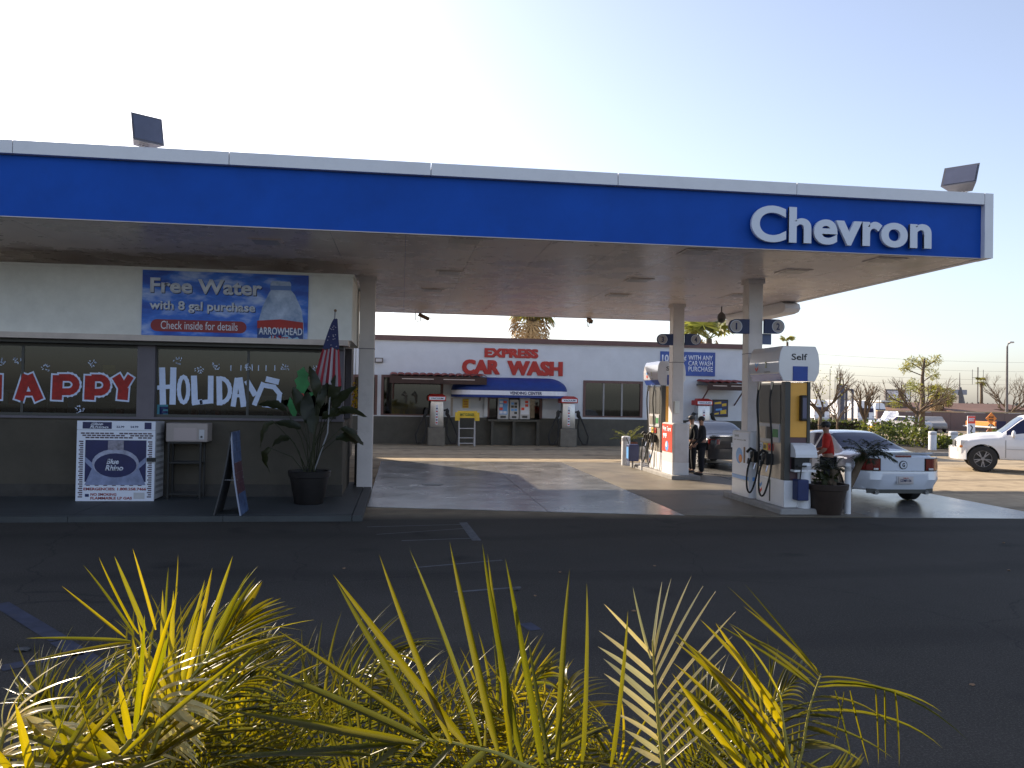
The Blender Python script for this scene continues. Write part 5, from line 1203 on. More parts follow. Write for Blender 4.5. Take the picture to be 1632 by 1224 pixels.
    hw = max(s[3] for s in ST); b2 = MB(); b2.box(-hw*.70, hw*.70, ST[1][0]+.1, ST[-2][0]-.1, ST[2][1]+.03, ST[2][1]+.32); b.b.free(); obj('underbody', b2, M['black'], t)
    return body
def wheel(t, x, y, r, w, spokes=5, rim='chrome', style=0):
    s = 1 if x > 0 else -1
    b = MB(); prof = [(r*.62, -w/2), (r*.93, -w/2), (r, -w/2+.03), (r, w/2-.03), (r*.93, w/2), (r*.62, w/2)]
    rings = []; n = 28
    for q, o in prof: rings.append([b.b.verts.new((x+o, y+q*math.cos(2*math.pi*k/n), r+q*math.sin(2*math.pi*k/n))) for k in range(n)])
    for a, c in zip(rings, rings[1:]+rings[:1]):
        for k in range(n): b.b.faces.new([a[k], a[(k+1) % n], c[(k+1) % n], c[k]])
    wh = obj('wheel', b, M['rubber'], t, smooth=True)
    b = MB(); b.cyl((x-s*w*.1, y, r), (x+s*w*.05, y, r), r*.63, n=24); obj('rim_barrel', b, M['dark_grey'], wh)
    b = MB(); xo = x+s*w*.38
    for k in range(n):
        a0, a1 = 2*math.pi*k/n, 2*math.pi*(k+1)/n
        b.prism([(xo, y+r*.60*math.cos(a0), r+r*.60*math.sin(a0)), (xo, y+r*.66*math.cos(a0), r+r*.66*math.sin(a0)), (xo, y+r*.66*math.cos(a1), r+r*.66*math.sin(a1)), (xo, y+r*.60*math.cos(a1), r+r*.60*math.sin(a1))], (s*.03,0,0))
    for k in range(spokes):
        a = 2*math.pi*k/spokes+.3; d = Vector((0, math.cos(a), math.sin(a))); e = Vector((0, -math.sin(a), math.cos(a))); c0 = Vector((xo, y, r))
        for off in ((-.05, .05) if style else (0,)):
            p = c0+d*r*.10+e*off*.6; q = c0+d*r*.61+e*off*2.2*(r/.38); hw_ = .018 if style else .045
            b.prism([tuple(p-e*hw_), tuple(p+e*hw_), tuple(q+e*hw_*.8), tuple(q-e*hw_*.8)], (s*.03,0,0))
    b.cyl((xo, y, r), (xo+s*.035, y, r), r*.13, n=14); obj('rim', b, M[rim], wh)
    return wh
# ---- white coupe seen from behind (nose towards +Y)
cx, cy = 10.50, 18.50
mus = thing('parked_car', 'white two door coupe seen from behind with red tail lights and a round badge', 'car', (cx, cy, .014), R(0), None)
bpy.context.view_layer.update()
ST = [(-2.34,.43,.93,.55,1.00,.50),(-2.31,.36,.96,.66,1.04,.55),(-2.2,.30,.98,.82,1.07,.58),(-2.05,.29,.99,.90,1.08,.6),(-1.9,.28,1.0,.93,1.07,.6),(-1.55,.25,1.0,.94,1.08,.6),(-1.42,.24,.99,.94,1.10,.6),(-.55,.22,.93,.93,1.40,.56),(-.1,.21,.91,.92,1.44,.57),(.3,.21,.91,.92,1.42,.57),(.55,.21,.91,.92,1.35,.58),(1.22,.22,.93,.93,1.03,.6),(1.35,.22,.92,.93,1.00,.6),(1.8,.24,.88,.92,.97,.6),(2.2,.28,.80,.88,.90,.6),(2.35,.36,.70,.78,.80,.6)]
car_body(mus, ST, M['car_white'], M['car_glass'], [(-1.36,.93),(1.36,.93)], [(-.75,-.32),(-.25,.85)], (.52,1.2), (-1.38,-.55), .345)
for x_, y_ in ((.80,-1.36),(-.80,-1.36),(.80,1.36),(-.80,1.36)): wheel(mus, x_, y_, .345, .23, 5, 'grey_metal')
def rbox(t, nm, m_, x0, x1, z0, z1, y, d=.03, bev=.012):
    b = MB(); b.box(x0, x1, y-d, y, z0, z1); b.bevel(bev, 2); return obj(nm, b, m_, t, smooth=True)
def curved(t, nm, m_, x0, x1, z0, z1, fy, th=.02, n=6, tp=0.0):
    b = MB(); fr = []
    for i in range(n+1):
        x = x0+(x1-x0)*i/n; fr.append([b.b.verts.new(p) for p in ((x*(1-tp), fy(x)-th+tp*1.2, z0), (x, fy(x)-th-tp*.3, z0+(z1-z0)*.55), (x, fy(x)-th, z1), (x, fy(x)+.03, z1), (x*(1-tp), fy(x)+.03+tp*1.2, z0))])
    for a, c in zip(fr, fr[1:]):
        for k in range(5): b.b.faces.new([a[k], a[(k+1) % 5], c[(k+1) % 5], c[k]])
    b.b.faces.new(fr[0]); b.b.faces.new(fr[-1][::-1]); return obj(nm, b, m_, t, smooth=True)
fyr = lambda x: -2.372+.14*(abs(x)/.9)**3.0
# rear fascia of the coupe
curved(mus, 'rear_bumper', M['car_white'], -.925, .925, .33, .70, lambda x: -2.40+.30*(abs(x)/.93)**5, .035, 24, .07)
curved(mus, 'deck_panel', M['car_white'], -.92, .92, .712, .985, lambda x: -2.365+.26*(abs(x)/.93)**5, .012, 24)
curved(mus, 'lower_valance', M['vent_dark'], -.72, .72, .25, .34, lambda x: -2.33+.12*(abs(x)/.9)**4, .01, 10)
for s_ in (-1, 1):
    for k in range(3):
        a, c_ = .50+.132*k, .625+.132*k; x0, x1 = (a, c_) if s_ > 0 else (-c_, -a); curved(mus, 'tail_light', M['tail_red'], x0, x1, .72, .945, lambda x: -2.365+.26*(abs(x)/.93)**5, .035, 4)
    x0, x1 = (.48, .905) if s_ > 0 else (-.905, -.48); curved(mus, 'light_surround', M['black'], x0, x1, .706, .96, lambda x: -2.365+.26*(abs(x)/.93)**5, .02, 8)
    c_ = .60*s_; rbox(mus, 'reverse_lamp', M['lens_clear'], c_-.05, c_+.05, .725, .765, -2.39, .02, .006)
b = MB(); n = 12; pr = []
for i in range(n+1):
    x = -.80+1.60*i/n; y0 = -2.36+.26*(abs(x)/.86)**4; pr.append([b.b.verts.new(p) for p in ((x, y0-.03, 1.085), (x, y0+.20, 1.078), (x, y0+.18, 1.06), (x, y0+.0, 1.045))])
for a, c_ in zip(pr, pr[1:]):
    for k in range(4): b.b.faces.new([a[k], a[(k+1) % 4], c_[(k+1) % 4], c_[k]])
b.b.faces.new(pr[0]); b.b.faces.new(pr[-1][::-1]); obj('spoiler', b, M['car_white'], mus, smooth=True)
rbox(mus, 'centre_brake_light', M['tail_red'], -.17, .17, .985, 1.03, -2.375, .02, .006)
b = MB(); b.cyl((0, -2.379, .83), (0, -2.395, .83), .085, n=24); bd = obj('badge', b, M['black'], mus); b = MB(); b.cyl((0, -2.3955, .83), (0, -2.399, .83), .070, n=24); obj('badge_ring', b, M['car_white'], bd)
text('G', -.03, .03, .79, .87, -2.400, M['black'], bd, bold=.04, depth=.003, name='badge_mark')
rbox(mus, 'plate_recess', M['pale_grey'], -.19, .19, .445, .61, -2.452, .012, .006); pl_ = rbox(mus, 'licence_plate', mat('plate', (.5,.45,.44), .5), -.155, .155, .46, .595, -2.466, .012, .004)
text('5ZMF156', -.12, .12, .495, .55, -2.479, M['navy'], pl_, bold=.02, depth=.002); text('California', -.06, .06, .563, .582, -2.479, M['sign_red'], pl_, bold=.02, depth=.002)
b = MB(); b.cyl((.55, -2.36, .27), (.55, -2.2, .27), .045, n=12); b.cyl((-.55, -2.36, .27), (-.55, -2.2, .27), .045, n=12); obj('exhaust_tips', b, M['chrome'], mus)
# body side line, mirrors
for s_ in (-1, 1):
    b = MB(); b.ball((s_*1.0, .82, 1.0), .10, (1.0,.6,.65), 2); b.box(s_*.90-.03, s_*.90+.06, .80, .84, .96, .99); obj('door_mirror', b, M['car_white'], mus, smooth='all')
b = MB(); b.tube([(.56,.2,1.36),(.55,-.5,1.345),(.62,-.9,1.24)], .008, 5); obj('roof_seam', b, M['black'], mus)
# closed door outline and handle on both sides
for s_ in (-1, 1):
    x0 = s_*.925
    b = MB(); b.box(min(x0, x0+s_*.012), max(x0, x0+s_*.012), -.38, -.368, .42, .90); b.box(min(x0, x0+s_*.012), max(x0, x0+s_*.012), .95, .962, .42, .88); obj('door_gap', b, M['vent_dark'], mus)
    b = MB(); b.box(min(x0, x0+s_*.035), max(x0, x0+s_*.035), -.28, -.12, .80, .83); obj('door_handle', b, M['car_white'], mus)
mus.scale = (1.04, 1.04, 1.04)
# ---- black sedan
bs = thing('parked_car', 'black sedan at the far pump seen from behind with a big pale rear window', 'car', (10.25, 26.55, .0), R(0), None)
bpy.context.view_layer.update()
ST = [(-2.4,.50,.95,.70,1.03,.6),(-2.36,.42,.98,.80,1.06,.6),(-2.2,.33,1.0,.88,1.09,.6),(-1.75,.30,1.0,.91,1.10,.6),(-1.6,.28,.98,.91,1.12,.6),(-.9,.24,.94,.91,1.42,.56),(-.3,.23,.92,.91,1.47,.58),(.3,.23,.92,.91,1.44,.58),(.5,.23,.92,.91,1.38,.6),(1.2,.24,.92,.91,1.04,.6),(1.4,.25,.91,.9,1.00,.6),(2.1,.28,.84,.87,.92,.6),(2.4,.38,.7,.75,.8,.6)]
car_body(bs, ST, M['car_black'], mat('sedan_glass', (.10,.12,.17), .08, spec=.5), [(-1.4,.9),(1.4,.9)], [(-1.1,-.2),(-.12,.9)], (.48,1.18), (-1.58,-.9), .33)
for x_, y_ in ((.78,-1.4),(-.78,-1.4),(.78,1.4),(-.78,1.4)): wheel(bs, x_, y_, .33, .21, 6, 'grey_metal')
curved(bs, 'rear_bumper', M['car_black'], -.86, .86, .34, .66, lambda x: -2.42+.16*(abs(x)/.9)**4, .03, 10)
curved(bs, 'boot_panel', M['car_black'], -.8, .8, .67, 1.04, lambda x: -2.39+.14*(abs(x)/.9)**4, .01, 10)
curved(bs, 'boot_edge_trim', M['chrome'], -.74, .74, 1.045, 1.075, lambda x: -2.40+.14*(abs(x)/.9)**4, .02, 10)
for s_ in (-1, 1): x0, x1 = (.52, .84) if s_ > 0 else (-.84, -.52); curved(bs, 'tail_light', M['tail_red'], x0, x1, .80, .96, lambda x: -2.40+.14*(abs(x)/.9)**4, .03, 4)
curved(bs, 'licence_plate', M['pale_grey'], -.16, .16, .72, .86, lambda x: -2.42, .01, 1)
for s_ in (-1, 1): b = MB(); b.ball((s_*.99, .85, 1.02), .10, (1,.6,.7), 2); obj('door_mirror', b, M['car_black'], bs, smooth='all')
# ---- white pickup/SUV entering from the right (nose towards -X)
sx = 18.5; sv = thing('sport_utility', 'white full size pickup nose entering at the right edge, with dark five spoke wheels', 'car', tuple(G(1566, 752)+Vector((-(-.93*math.cos(R(58))-1.55*math.sin(R(58))), -(-.93*math.sin(R(58))+1.55*math.cos(R(58))), 0))), R(58), None)
bpy.context.view_layer.update()
ST = [(-2.9,.55,1.08,.92,1.12,.8),(-2.84,.5,1.1,.97,1.14,.8),(-1.2,.42,1.16,1.0,1.22,.8),(-.95,.42,1.17,1.0,1.28,.8),(-.8,.42,1.14,1.0,1.82,.78),(-.2,.4,1.14,1.0,1.88,.78),(.2,.4,1.13,1.0,1.86,.78),(.42,.4,1.12,1.0,1.78,.78),(.98,.4,1.14,1.0,1.30,.82),(1.15,.4,1.14,.99,1.26,.8),(1.6,.42,1.10,.99,1.22,.8),(1.95,.45,1.04,.97,1.15,.78),(2.15,.5,.98,.92,1.08,.74),(2.27,.60,.88,.80,.99,.7)]
car_body(sv, ST, M['suv_white'], M['car_glass'], [(-1.75,1.0),(1.55,1.0)], [(-.72,-.1),(-.0,.86)], (.42,1.0), (-.94,-.82), .42)
for x_, y_ in ((.86,-1.75),(-.86,-1.75),(.86,1.55),(-.86,1.55)): wheel(sv, x_, y_, .42, .26, 5, 'grey_metal', 1)
def sbox(nm, m_, x0, x1, y0, y1, z0, z1, bev=.02): b = MB(); b.box(x0, x1, y0, y1, z0, z1); b.bevel(bev, 2); return obj(nm, b, m_, sv, smooth=True)
curved(sv, 'front_bumper', M['suv_white'], -.98, .98, .38, .76, lambda x: 2.40-.42*(abs(x)/.98)**3.5, -.05, 24); sbox('grille', M['dark_grey'], -.52, .52, 2.22, 2.31, .77, .96)
for s_ in (-1, 1):
    x0, x1 = (.58, .93) if s_ > 0 else (-.93, -.58); sbox('headlight', M['lens_clear'], x0, x1, 1.86, 2.19, .84, 1.0); sbox('indicator', M['orange'], x0, x1, 1.88, 2.21, .76, .835)
    b = MB(); b.ball((s_*1.12, .72, 1.24), .13, (.7,.5,1), 2); b.box(s_*1.0-.04, s_*1.0+.1, .70, .75, 1.18, 1.22); obj('door_mirror', b, M['suv_white'], sv, smooth='all')
    b = MB(); x0 = s_*1.003; b.box(min(x0, x0+s_*.006), max(x0, x0+s_*.006), -.9, .92, .745, .77); obj('side_moulding', b, M['pale_grey'], sv)
    for yy in (-.86, .92): b = MB(); b.box(min(x0, x0+s_*.004), max(x0, x0+s_*.004), yy-.006, yy+.006, .48, 1.05); obj('door_gap', b, M['dark_grey'], sv)

# ================================================================== PEOPLE
def skin_mesh(name, J, E, m_, par, sub=2, root=None):
    names = list(J); me = bpy.data.meshes.new(name); me.from_pydata([J[k][0] for k in names], [(names.index(a), names.index(b_)) for a, b_ in E], [])
    o = link(name, me, m_, par); md = o.modifiers.new('skin', 'SKIN'); sv_ = me.skin_vertices[0].data
    for i, k in enumerate(names):
        r_ = J[k][1]; sv_[i].radius = r_ if isinstance(r_, tuple) else (r_, r_); sv_[i].use_root = (k == (root or names[0]))
    ms = o.modifiers.new('sub', 'SUBSURF'); ms.levels = sub; ms.render_levels = sub
    dg = bpy.context.evaluated_depsgraph_get(); bpy.context.view_layer.update(); m2 = bpy.data.meshes.new_from_object(o.evaluated_get(dg)); m2.name = name; m2.shade_smooth()
    o.modifiers.clear(); o.data = m2
    if len(m2.materials) == 0: m2.materials.append(m_)
    return o
def person(label, loc, rz, h, arms, cloth, trousers, hat=None, lean=0.0, hair='black', legs=((-.10,0),(.10,0))):
    s = h/1.75; t = thing('person', label, 'person', loc, rz, None); V = lambda x, y, z: (x*s, (y+lean*max(0, z-.95))*s, z*s)
    J = {'pelvis': (V(0,0,.95), (.15*s,.12*s)), 'waist': (V(0,.0,1.08), (.155*s,.12*s)), 'chest': (V(0,.0,1.28), (.185*s,.135*s)), 'neckb': (V(0,.01,1.46), .06*s), 'neck': (V(0,.02,1.52), .055*s), 'headc': (V(0,.03,1.62), (.078*s,.095*s)), 'top': (V(0,.03,1.70), (.06*s,.075*s))}
    E = [('pelvis','waist'),('waist','chest'),('chest','neckb'),('neckb','neck'),('neck','headc'),('headc','top')]
    for sd_, (fx_, fy_) in zip((-1, 1), legs):
        n = 'L' if sd_ < 0 else 'R'
        J[n+'hip'] = (V(sd_*.10,0,.88), .105*s); J[n+'knee'] = ((fx_*s*1.05, (fy_*.5+.02)*s, .48*s), .075*s); J[n+'ank'] = ((fx_*s*1.1, fy_*s, .09*s), .042*s); J[n+'toe'] = ((fx_*s*1.25, (fy_+.17)*s, .035*s), (.04*s,.03*s))
        E += [('pelvis', n+'hip'), (n+'hip', n+'knee'), (n+'knee', n+'ank'), (n+'ank', n+'toe')]
        sh = V(sd_*.19,0,1.41); el, wr_ = arms[0 if sd_ < 0 else 1]
        J[n+'sh'] = (sh, .07*s); J[n+'el'] = (V(*el), .052*s); J[n+'wr'] = (V(*wr_), .03*s); E += [('chest', n+'sh'), (n+'sh', n+'el'), (n+'el', n+'wr')]
        d = (Vector(J[n+'wr'][0])-Vector(J[n+'el'][0])).normalized(); sdv = d.orthogonal().normalized(); w = Vector(J[n+'wr'][0])
        J[n+'palm'] = (tuple(w+d*.07*s), (.035*s,.02*s)); E.append((n+'wr', n+'palm'))
        for k in range(5):
            o = sdv*(k-2)*.017*s; bb = w+d*.09*s+o; tip = bb+d*(.07 if k else .035)*s+(sdv*(-.03*s) if k == 0 else Vector((0,0,-.015*s))); J[n+'f%d' % k] = (tuple(bb), .010*s); J[n+'g%d' % k] = (tuple(tip), .008*s); E += [(n+'palm', n+'f%d' % k), (n+'f%d' % k, n+'g%d' % k)]
    body = skin_mesh('body', J, E, M['skin'], t, 1, 'pelvis')
    g = .022*s; g_ = lambda r_: tuple(q+g for q in r_) if isinstance(r_, tuple) else r_+g
    K = {k: (J[k][0], g_(J[k][1])) for k in ('pelvis','waist','chest','neckb','Lsh','Rsh','Lel','Rel')}; K['neckb'] = (J['neckb'][0], .062*s)
    EE = [('pelvis','waist'),('waist','chest'),('chest','neckb'),('chest','Lsh'),('Lsh','Lel'),('chest','Rsh'),('Rsh','Rel')]
    if cloth != 'red_cloth':
        for n in 'LR': K[n+'wr'] = (J[n+'wr'][0], .04*s); EE.append((n+'el', n+'wr'))
    skin_mesh('shirt', K, EE, M[cloth], t, 1, 'pelvis')
    K = {k: (J[k][0], g_(J[k][1])) for k in ('pelvis','Lhip','Rhip','Lknee','Rknee','Lank','Rank')}; skin_mesh('trousers', K, [('pelvis','Lhip'),('Lhip','Lknee'),('Lknee','Lank'),('pelvis','Rhip'),('Rhip','Rknee'),('Rknee','Rank')], M[trousers], t, 1, 'pelvis')
    for n in 'LR':
        a, tt = Vector(J[n+'ank'][0]), Vector(J[n+'toe'][0]); b = MB(); b.ball(((a.x+tt.x)/2, (a.y+tt.y)/2+.01, .045*s), .055*s, (1,2.5,.8), 2); obj('shoe', b, M['black'], t, smooth='all')
    hc = Vector(J['headc'][0]); b = MB(); b.ball(hc+Vector((0,-.012*s,.045*s)), .105*s, (.86,1.02,.82), 2)
    if hat:
        b.b.free(); b = MB(); b.ball(hc+Vector((0,-.0,.055*s)), .108*s, (.92,1.05,.80), 2); b.prism([(hc.x+.085*s*math.cos(R(a)), hc.y+.08*s+.10*s*max(0, math.sin(R(a))), hc.z+.035*s) for a in range(0, 181, 20)], (0,0,.012*s)); obj('cap', b, M[hat], t, smooth=True)
    else: obj('hair', b, M['black'], t, smooth='all')
    b = MB(); f = hc+Vector((0,.088*s,-.005*s)); b.ball(f+Vector((0,.01*s,-.01*s)), .016*s, (.8,1.2,1.3), 1); obj('nose', b, M['skin'], t)
    b = MB(); [b.ball(f+Vector((q*.032*s,-.008*s,.018*s)), .010*s, (1.2,.7,.7), 1) for q in (-1,1)]; obj('eyes', b, M['black'], t)
    b = MB(); b.box(f.x-.022*s, f.x+.022*s, f.y-.012*s, f.y+.001*s, f.z-.052*s, f.z-.046*s); obj('mouth', b, mat('lip', (.2,.06,.05), .6), t)
    b = MB(); [b.ball(hc+Vector((q*.082*s, .0, -.005*s)), .022*s, (.4,.8,1.3), 1) for q in (-1,1)]; obj('ears', b, M['skin'], t)
    return t
def at_ground(px, py, z=0): return G(px, py, z)
c = A(1118, 748, 22.6); person('person in dark clothes with short dark hair standing right of the red poster pedestal', (c.x, 22.6, 0), R(75), 1.70, (((-.26,-.02,1.12),(-.22,.16,.95)), ((.26,-.02,1.12),(.20,.18,1.02))), 'dark_cloth', 'dark_cloth')
c = A(1103, 748, 23.4); person('person in a cap and dark jacket standing behind the red poster pedestal', (c.x, 23.4, 0), R(95), 1.70, (((-.26,0,1.12),(-.24,.12,.88)), ((.26,.0,1.12),(.18,.20,1.15))), 'dark_cloth', 'dark_cloth', hat='dark_grey')
c = A(1336, 760, 18.0); person('person in red T-shirt and black cap beside the white coupe behind the potted palm', (9.22, 16.75, .014), R(60), 1.74, (((-.30,.05,1.14),(-.26,.26,1.02)), ((.28,.08,1.15),(.20,.30,1.10))), 'red_cloth', 'dark_cloth', hat='black', lean=.05)
# ================================================================== BACKGROUND (right)
def tube_tree(t, base, h, spread, seed, levels=4, n0=5, r0=.14, m_=None, up=.5, trunk_h=.35, lean=0, twig=None):
    rr = random.Random(seed); b = MB(); c = MB(); base = Vector(base); top = base+Vector((lean*h, 0, h*trunk_h)); b.tube([base, base.lerp(top, .5)+Vector((rr.uniform(-.03,.03)*h,0,0)), top], lambda k: r0*(1-.35*k), 8)
    ends = []
    def br(p, d, L, r, lv):
        q = p+d*L; mid = p.lerp(q, .5)+Vector((rr.uniform(-1,1), rr.uniform(-1,1), rr.uniform(-.3,.6)))*L*.08
        c.tube([p, mid, q], lambda k: r*(1-.4*k), 4 if lv < 2 else 5); ends.append((q, d))
        if lv <= 0: return
        for i in range(rr.choice((2,3))): nd = (d+Vector((rr.uniform(-1,1), rr.uniform(-1,1), rr.uniform(-.4,.9)))*.62).normalized(); br(mid.lerp(q, rr.uniform(.3,1)), nd, L*rr.uniform(.6,.8), r*.58, lv-1)
    for i in range(n0): a = 6.283*i/n0+rr.uniform(-.4,.4); d = Vector((math.cos(a)*spread, math.sin(a)*spread, up+rr.uniform(0,.8))).normalized(); br(base.lerp(top, rr.uniform(.75,1)), d, h*(1-trunk_h)*rr.uniform(.38,.55), r0*.55, levels)
    obj('trunk', b, m_ or M['bark'], t, smooth='all'); obj('crown', c, m_ or M['bark'], t); return ends
def bare(px, pyb, pyt, Y, label, seed, **kw):
    c = A(px, pyb, Y); h = A(px, pyt, Y).z; t = thing('bare_tree', label, 'tree', (c.x, Y, 0)); return t, tube_tree(t, (0,0,0), h, kw.pop('spread', .8), seed, **kw), h
t, e, h = bare(1308, 690, 586, 48, 'bare branched tree with sparse buds just right of the near pump header', 3, levels=4, n0=6, r0=.15, spread=.9)
leafy(t, (0,0,h*.72), (1.9,1.5,1.3), 200, LEAF_P, .11, 'sparse_leaves', 4)
t, e, h = bare(1378, 692, 612, 50, 'pollarded bare tree with upright branches behind the white coupe roof', 11, levels=3, n0=7, r0=.16, spread=.55, up=.9)
t, e, h = bare(1335, 688, 632, 55, 'small bare tree in front of the white trucks', 21, levels=3, n0=5, r0=.09, spread=.8)
t, e, h = bare(1462, 708, 590, 47, 'bare branched tree with yellow green tips left of the bollards', 31, levels=4, n0=7, r0=.14, spread=1.1, up=.4, trunk_h=.4)
leafy(t, (.0,0,h*.62), (2.1,1.5,.8), 260, LEAF_P, .11, 'sparse_leaves', 7)
t, e, h = bare(1610, 690, 606, 95, 'wide bare tree with fine purple brown twigs behind the street lamp', 41, levels=5, n0=8, r0=.2, spread=.9, up=.35, trunk_h=.2)
# loose conifer: trunk with layered tufts
c = A(1468, 690, 52); h = A(1470, 572, 52).z; t = thing('pine_tree', 'tall loose pine with tufted olive branches above the planter', 'tree', (c.x, 52, 0))
b = MB(); b.tube([(0,0,0), (.1,0,h*.4), (.05,0,h*.75), (.2,0,h)], lambda k: .22-.16*k, 8); obj('trunk', b, M['bark'], t, smooth='all')
rr = random.Random(5)
for i, (dx, z, rx) in enumerate(((-1.1,h*.88,.42),(-.5,h*.96,.4),(.2,h*.97,.45),(.8,h*.93,.4),(1.3,h*.99,.3),(1.25,h*.80,.4),(-1.4,h*.62,.5),(-.6,h*.66,.45),(.5,h*.60,.55),(1.5,h*.60,.45),(-1.5,h*.42,.35),(1.7,h*.50,.3))):
    y_ = rr.uniform(-.8,.8); b = MB(); b.tube([(.1,0,z-.55), (dx*.6, y_*.6, z-.25), (dx, y_, z-.05)], .035, 5); br = obj('branch', b, M['bark'], t); leafy(br, (dx, y_, z), (rx*.95,.6,.42), 260, LEAF_P, .26, 'needle_tuft', 50+i, wf=.09)
# fan palms
def fan_palm(px, pyt, Y, label, tr=.18, skirt=0, crown=1.0, nl=16, seed=0, zc=None, down=.3):
    c = A(px, 690, Y); h = A(px, pyt, Y).z-crown*.75 if zc is None else zc; t = thing('palm_tree', label, 'palm tree', (c.x, Y, 0)); b = MB(); b.tube([(0,0,0), (tr*.4,0,h*.5), (0,0,h)], lambda k: tr*(1.2-.35*k), 10); obj('trunk', b, M['bark'], t, smooth='all')
    rr = random.Random(seed)
    def fan(base, d, L, m_, nm, seg=15, w=.05, drp=.2):
        d = d.normalized(); vs = []; fs = []; pe = base+d*L*.45; sd_ = d.cross(Vector((0,0,1))); sd_ = sd_.normalized() if sd_.length > .05 else Vector((1,0,0)); q = .014*L; up_ = sd_.cross(d)
        vs += [base-up_*q, base+up_*q, pe+up_*q, pe-up_*q]; fs.append((0,1,2,3))
        for i in range(seg):
            a = R(-105+210*i/(seg-1)); dd = (d*math.cos(a)+sd_*math.sin(a)+Vector((0,0,-drp*.4+rr.uniform(-.12,.12)))).normalized(); l = L*.58*(.8+.25*math.cos(a)); ww = dd.cross(up_).normalized()*w*L; b0 = len(vs); m1 = pe+dd*l*.55; e_ = pe+dd*l+Vector((0,0,-drp*l)); vs += [pe, m1+ww, e_, m1-ww]; fs.append((b0,b0+1,b0+2,b0+3))
        me = bpy.data.meshes.new(nm); me.from_pydata([v[:] for v in vs], [], fs); link(nm, me, m_, t)
    for i in range(nl):
        a = rr.uniform(0, 6.28); z = rr.uniform(-down, 1.2); fan(Vector((0,0,h)), Vector((math.cos(a), math.sin(a), z)), crown*rr.uniform(.85,1.15), LEAF_P, 'frond', 15, .055, .25)
    if skirt:
        for i in range(70):
            a = rr.uniform(0, 6.28); zz = h-rr.uniform(0, skirt); k = (h-zz)/skirt; fan(Vector((math.cos(a)*tr*2.2, math.sin(a)*tr*2.2, zz)), Vector((math.cos(a)*(.6-.45*k), math.sin(a)*(.6-.45*k), -1)), crown*rr.uniform(.6,.9), M['dead_frond'], 'dead_frond', 9, .04, .1)
    return t
fan_palm(843, 0, 50, 'fan palm with a thick skirt of hanging brown dead fronds above the car wash roof', .36, 3.4, 1.9, 26, 3, zc=A(843, 478, 50).z, down=.9)
fan_palm(1128, 0, 52, 'green fan palm rising behind the car wash roof between the two columns', .22, .6, 2.6, 13, 5, zc=A(1125, 540, 52).z, down=.0)
fan_palm(1253, 0, 90, 'tiny far palm top just above the near pump header', .15, 0, 1.2, 9, 6, zc=A(1253, 545, 90).z, down=-.6)
fan_palm(1493, 612, 85, 'slender palm with a ragged crown right of the pine', .2, 1.2, 1.3, 18, 7, down=.7)
fan_palm(1508, 616, 92, 'second slender palm close behind the ragged palm', .18, 1.0, 1.1, 14, 8, down=.7)
fan_palm(1563, 600, 150, 'far thin palm mast with a tiny crown under an antenna rod', .28, 0, 1.5, 12, 9, zc=A(1563, 608, 150).z, down=1)
c = A(1563, 585, 150); b = MB(); b.tube([(0,0,0), (0,0,c.z)], .12, 6); b.tube([(-1.2,0,c.z-3.5), (-1.2,0,c.z-.5)], .05, 5); b.tube([(1.2,0,c.z-3.5), (1.2,0,c.z-.5)], .05, 5); b.box(-1.25, 1.25, -.05, .05, c.z-2.2, c.z-2.1)
t = tag(obj('antenna_mast', b, M['pole_grey'], loc=(c.x, 150.8, 0)), 'thin antenna mast rising behind the far palm', 'mast')
# tapered church-like spire pylon with arched sign pole
c = A(1529, 655, 150); t = thing('steeple', 'dark tapered pylon with a thin rod on top beyond the white roofs', 'tower', (c.x, 150, 0)); zt_ = A(1529, 617, 150).z; b = MB(); b.cyl((0,0,0), (0,0,zt_), 1.6, .35, 6); obj('shaft', b, M['pole_grey'], t); b = MB(); b.cyl((0,0,zt_), (0,0,A(1529, 594, 150).z), .14, .05, 6); obj('rod', b, M['pole_grey'], t)
z_ = A(1524, 625, 150).z; b = MB(); b.box(-1.9, 1.4, -.3, -.2, z_-.5, z_+.5); obj('cross_panel', b, mat('cpan', (.25,.27,.33), .6), t)
t = thing('sign_pole', 'tall sign pole with a curved arm left of the dark pylon', 'sign'); b = MB(); pts = [A(1512.5, 690, 148), A(1512.5, 630, 148), A(1514, 625, 148), A(1518, 623, 148), A(1522, 623, 148)]; b.tube(pts, .28, 6); obj('pole', b, M['pole_grey'], t); p, q = A(1517, 629, 147.6), A(1526, 623, 147.6); b = MB(); b.box(p.x, q.x, 147.4, 147.6, p.z, q.z); obj('sign_face', b, mat('cpan2', (.3,.33,.4), .6), t)
# street lamp
c = G(1604, 690); Ys_ = 62; c = A(1604, 690, Ys_); tp = A(1608, 552, Ys_); t = thing('street_lamp', 'tall slender street lamp at the right edge above the white pickup', 'street lamp', (c.x, Ys_, 0)); b = MB(); b.cyl((0,0,0), (.0,0,tp.z), .13, .07, 10); b.tube([(0,0,tp.z-.05), (.08,0,tp.z+.2), (.3,-.05,tp.z+.32)], .05, 6); obj('pole', b, M['pole_grey'], t, smooth=True); b = MB(); b.box(.12, .52, -.2, .1, tp.z+.28, tp.z+.40); b.bevel(.04, 1); obj('lamp_head', b, M['pale_grey'], t)
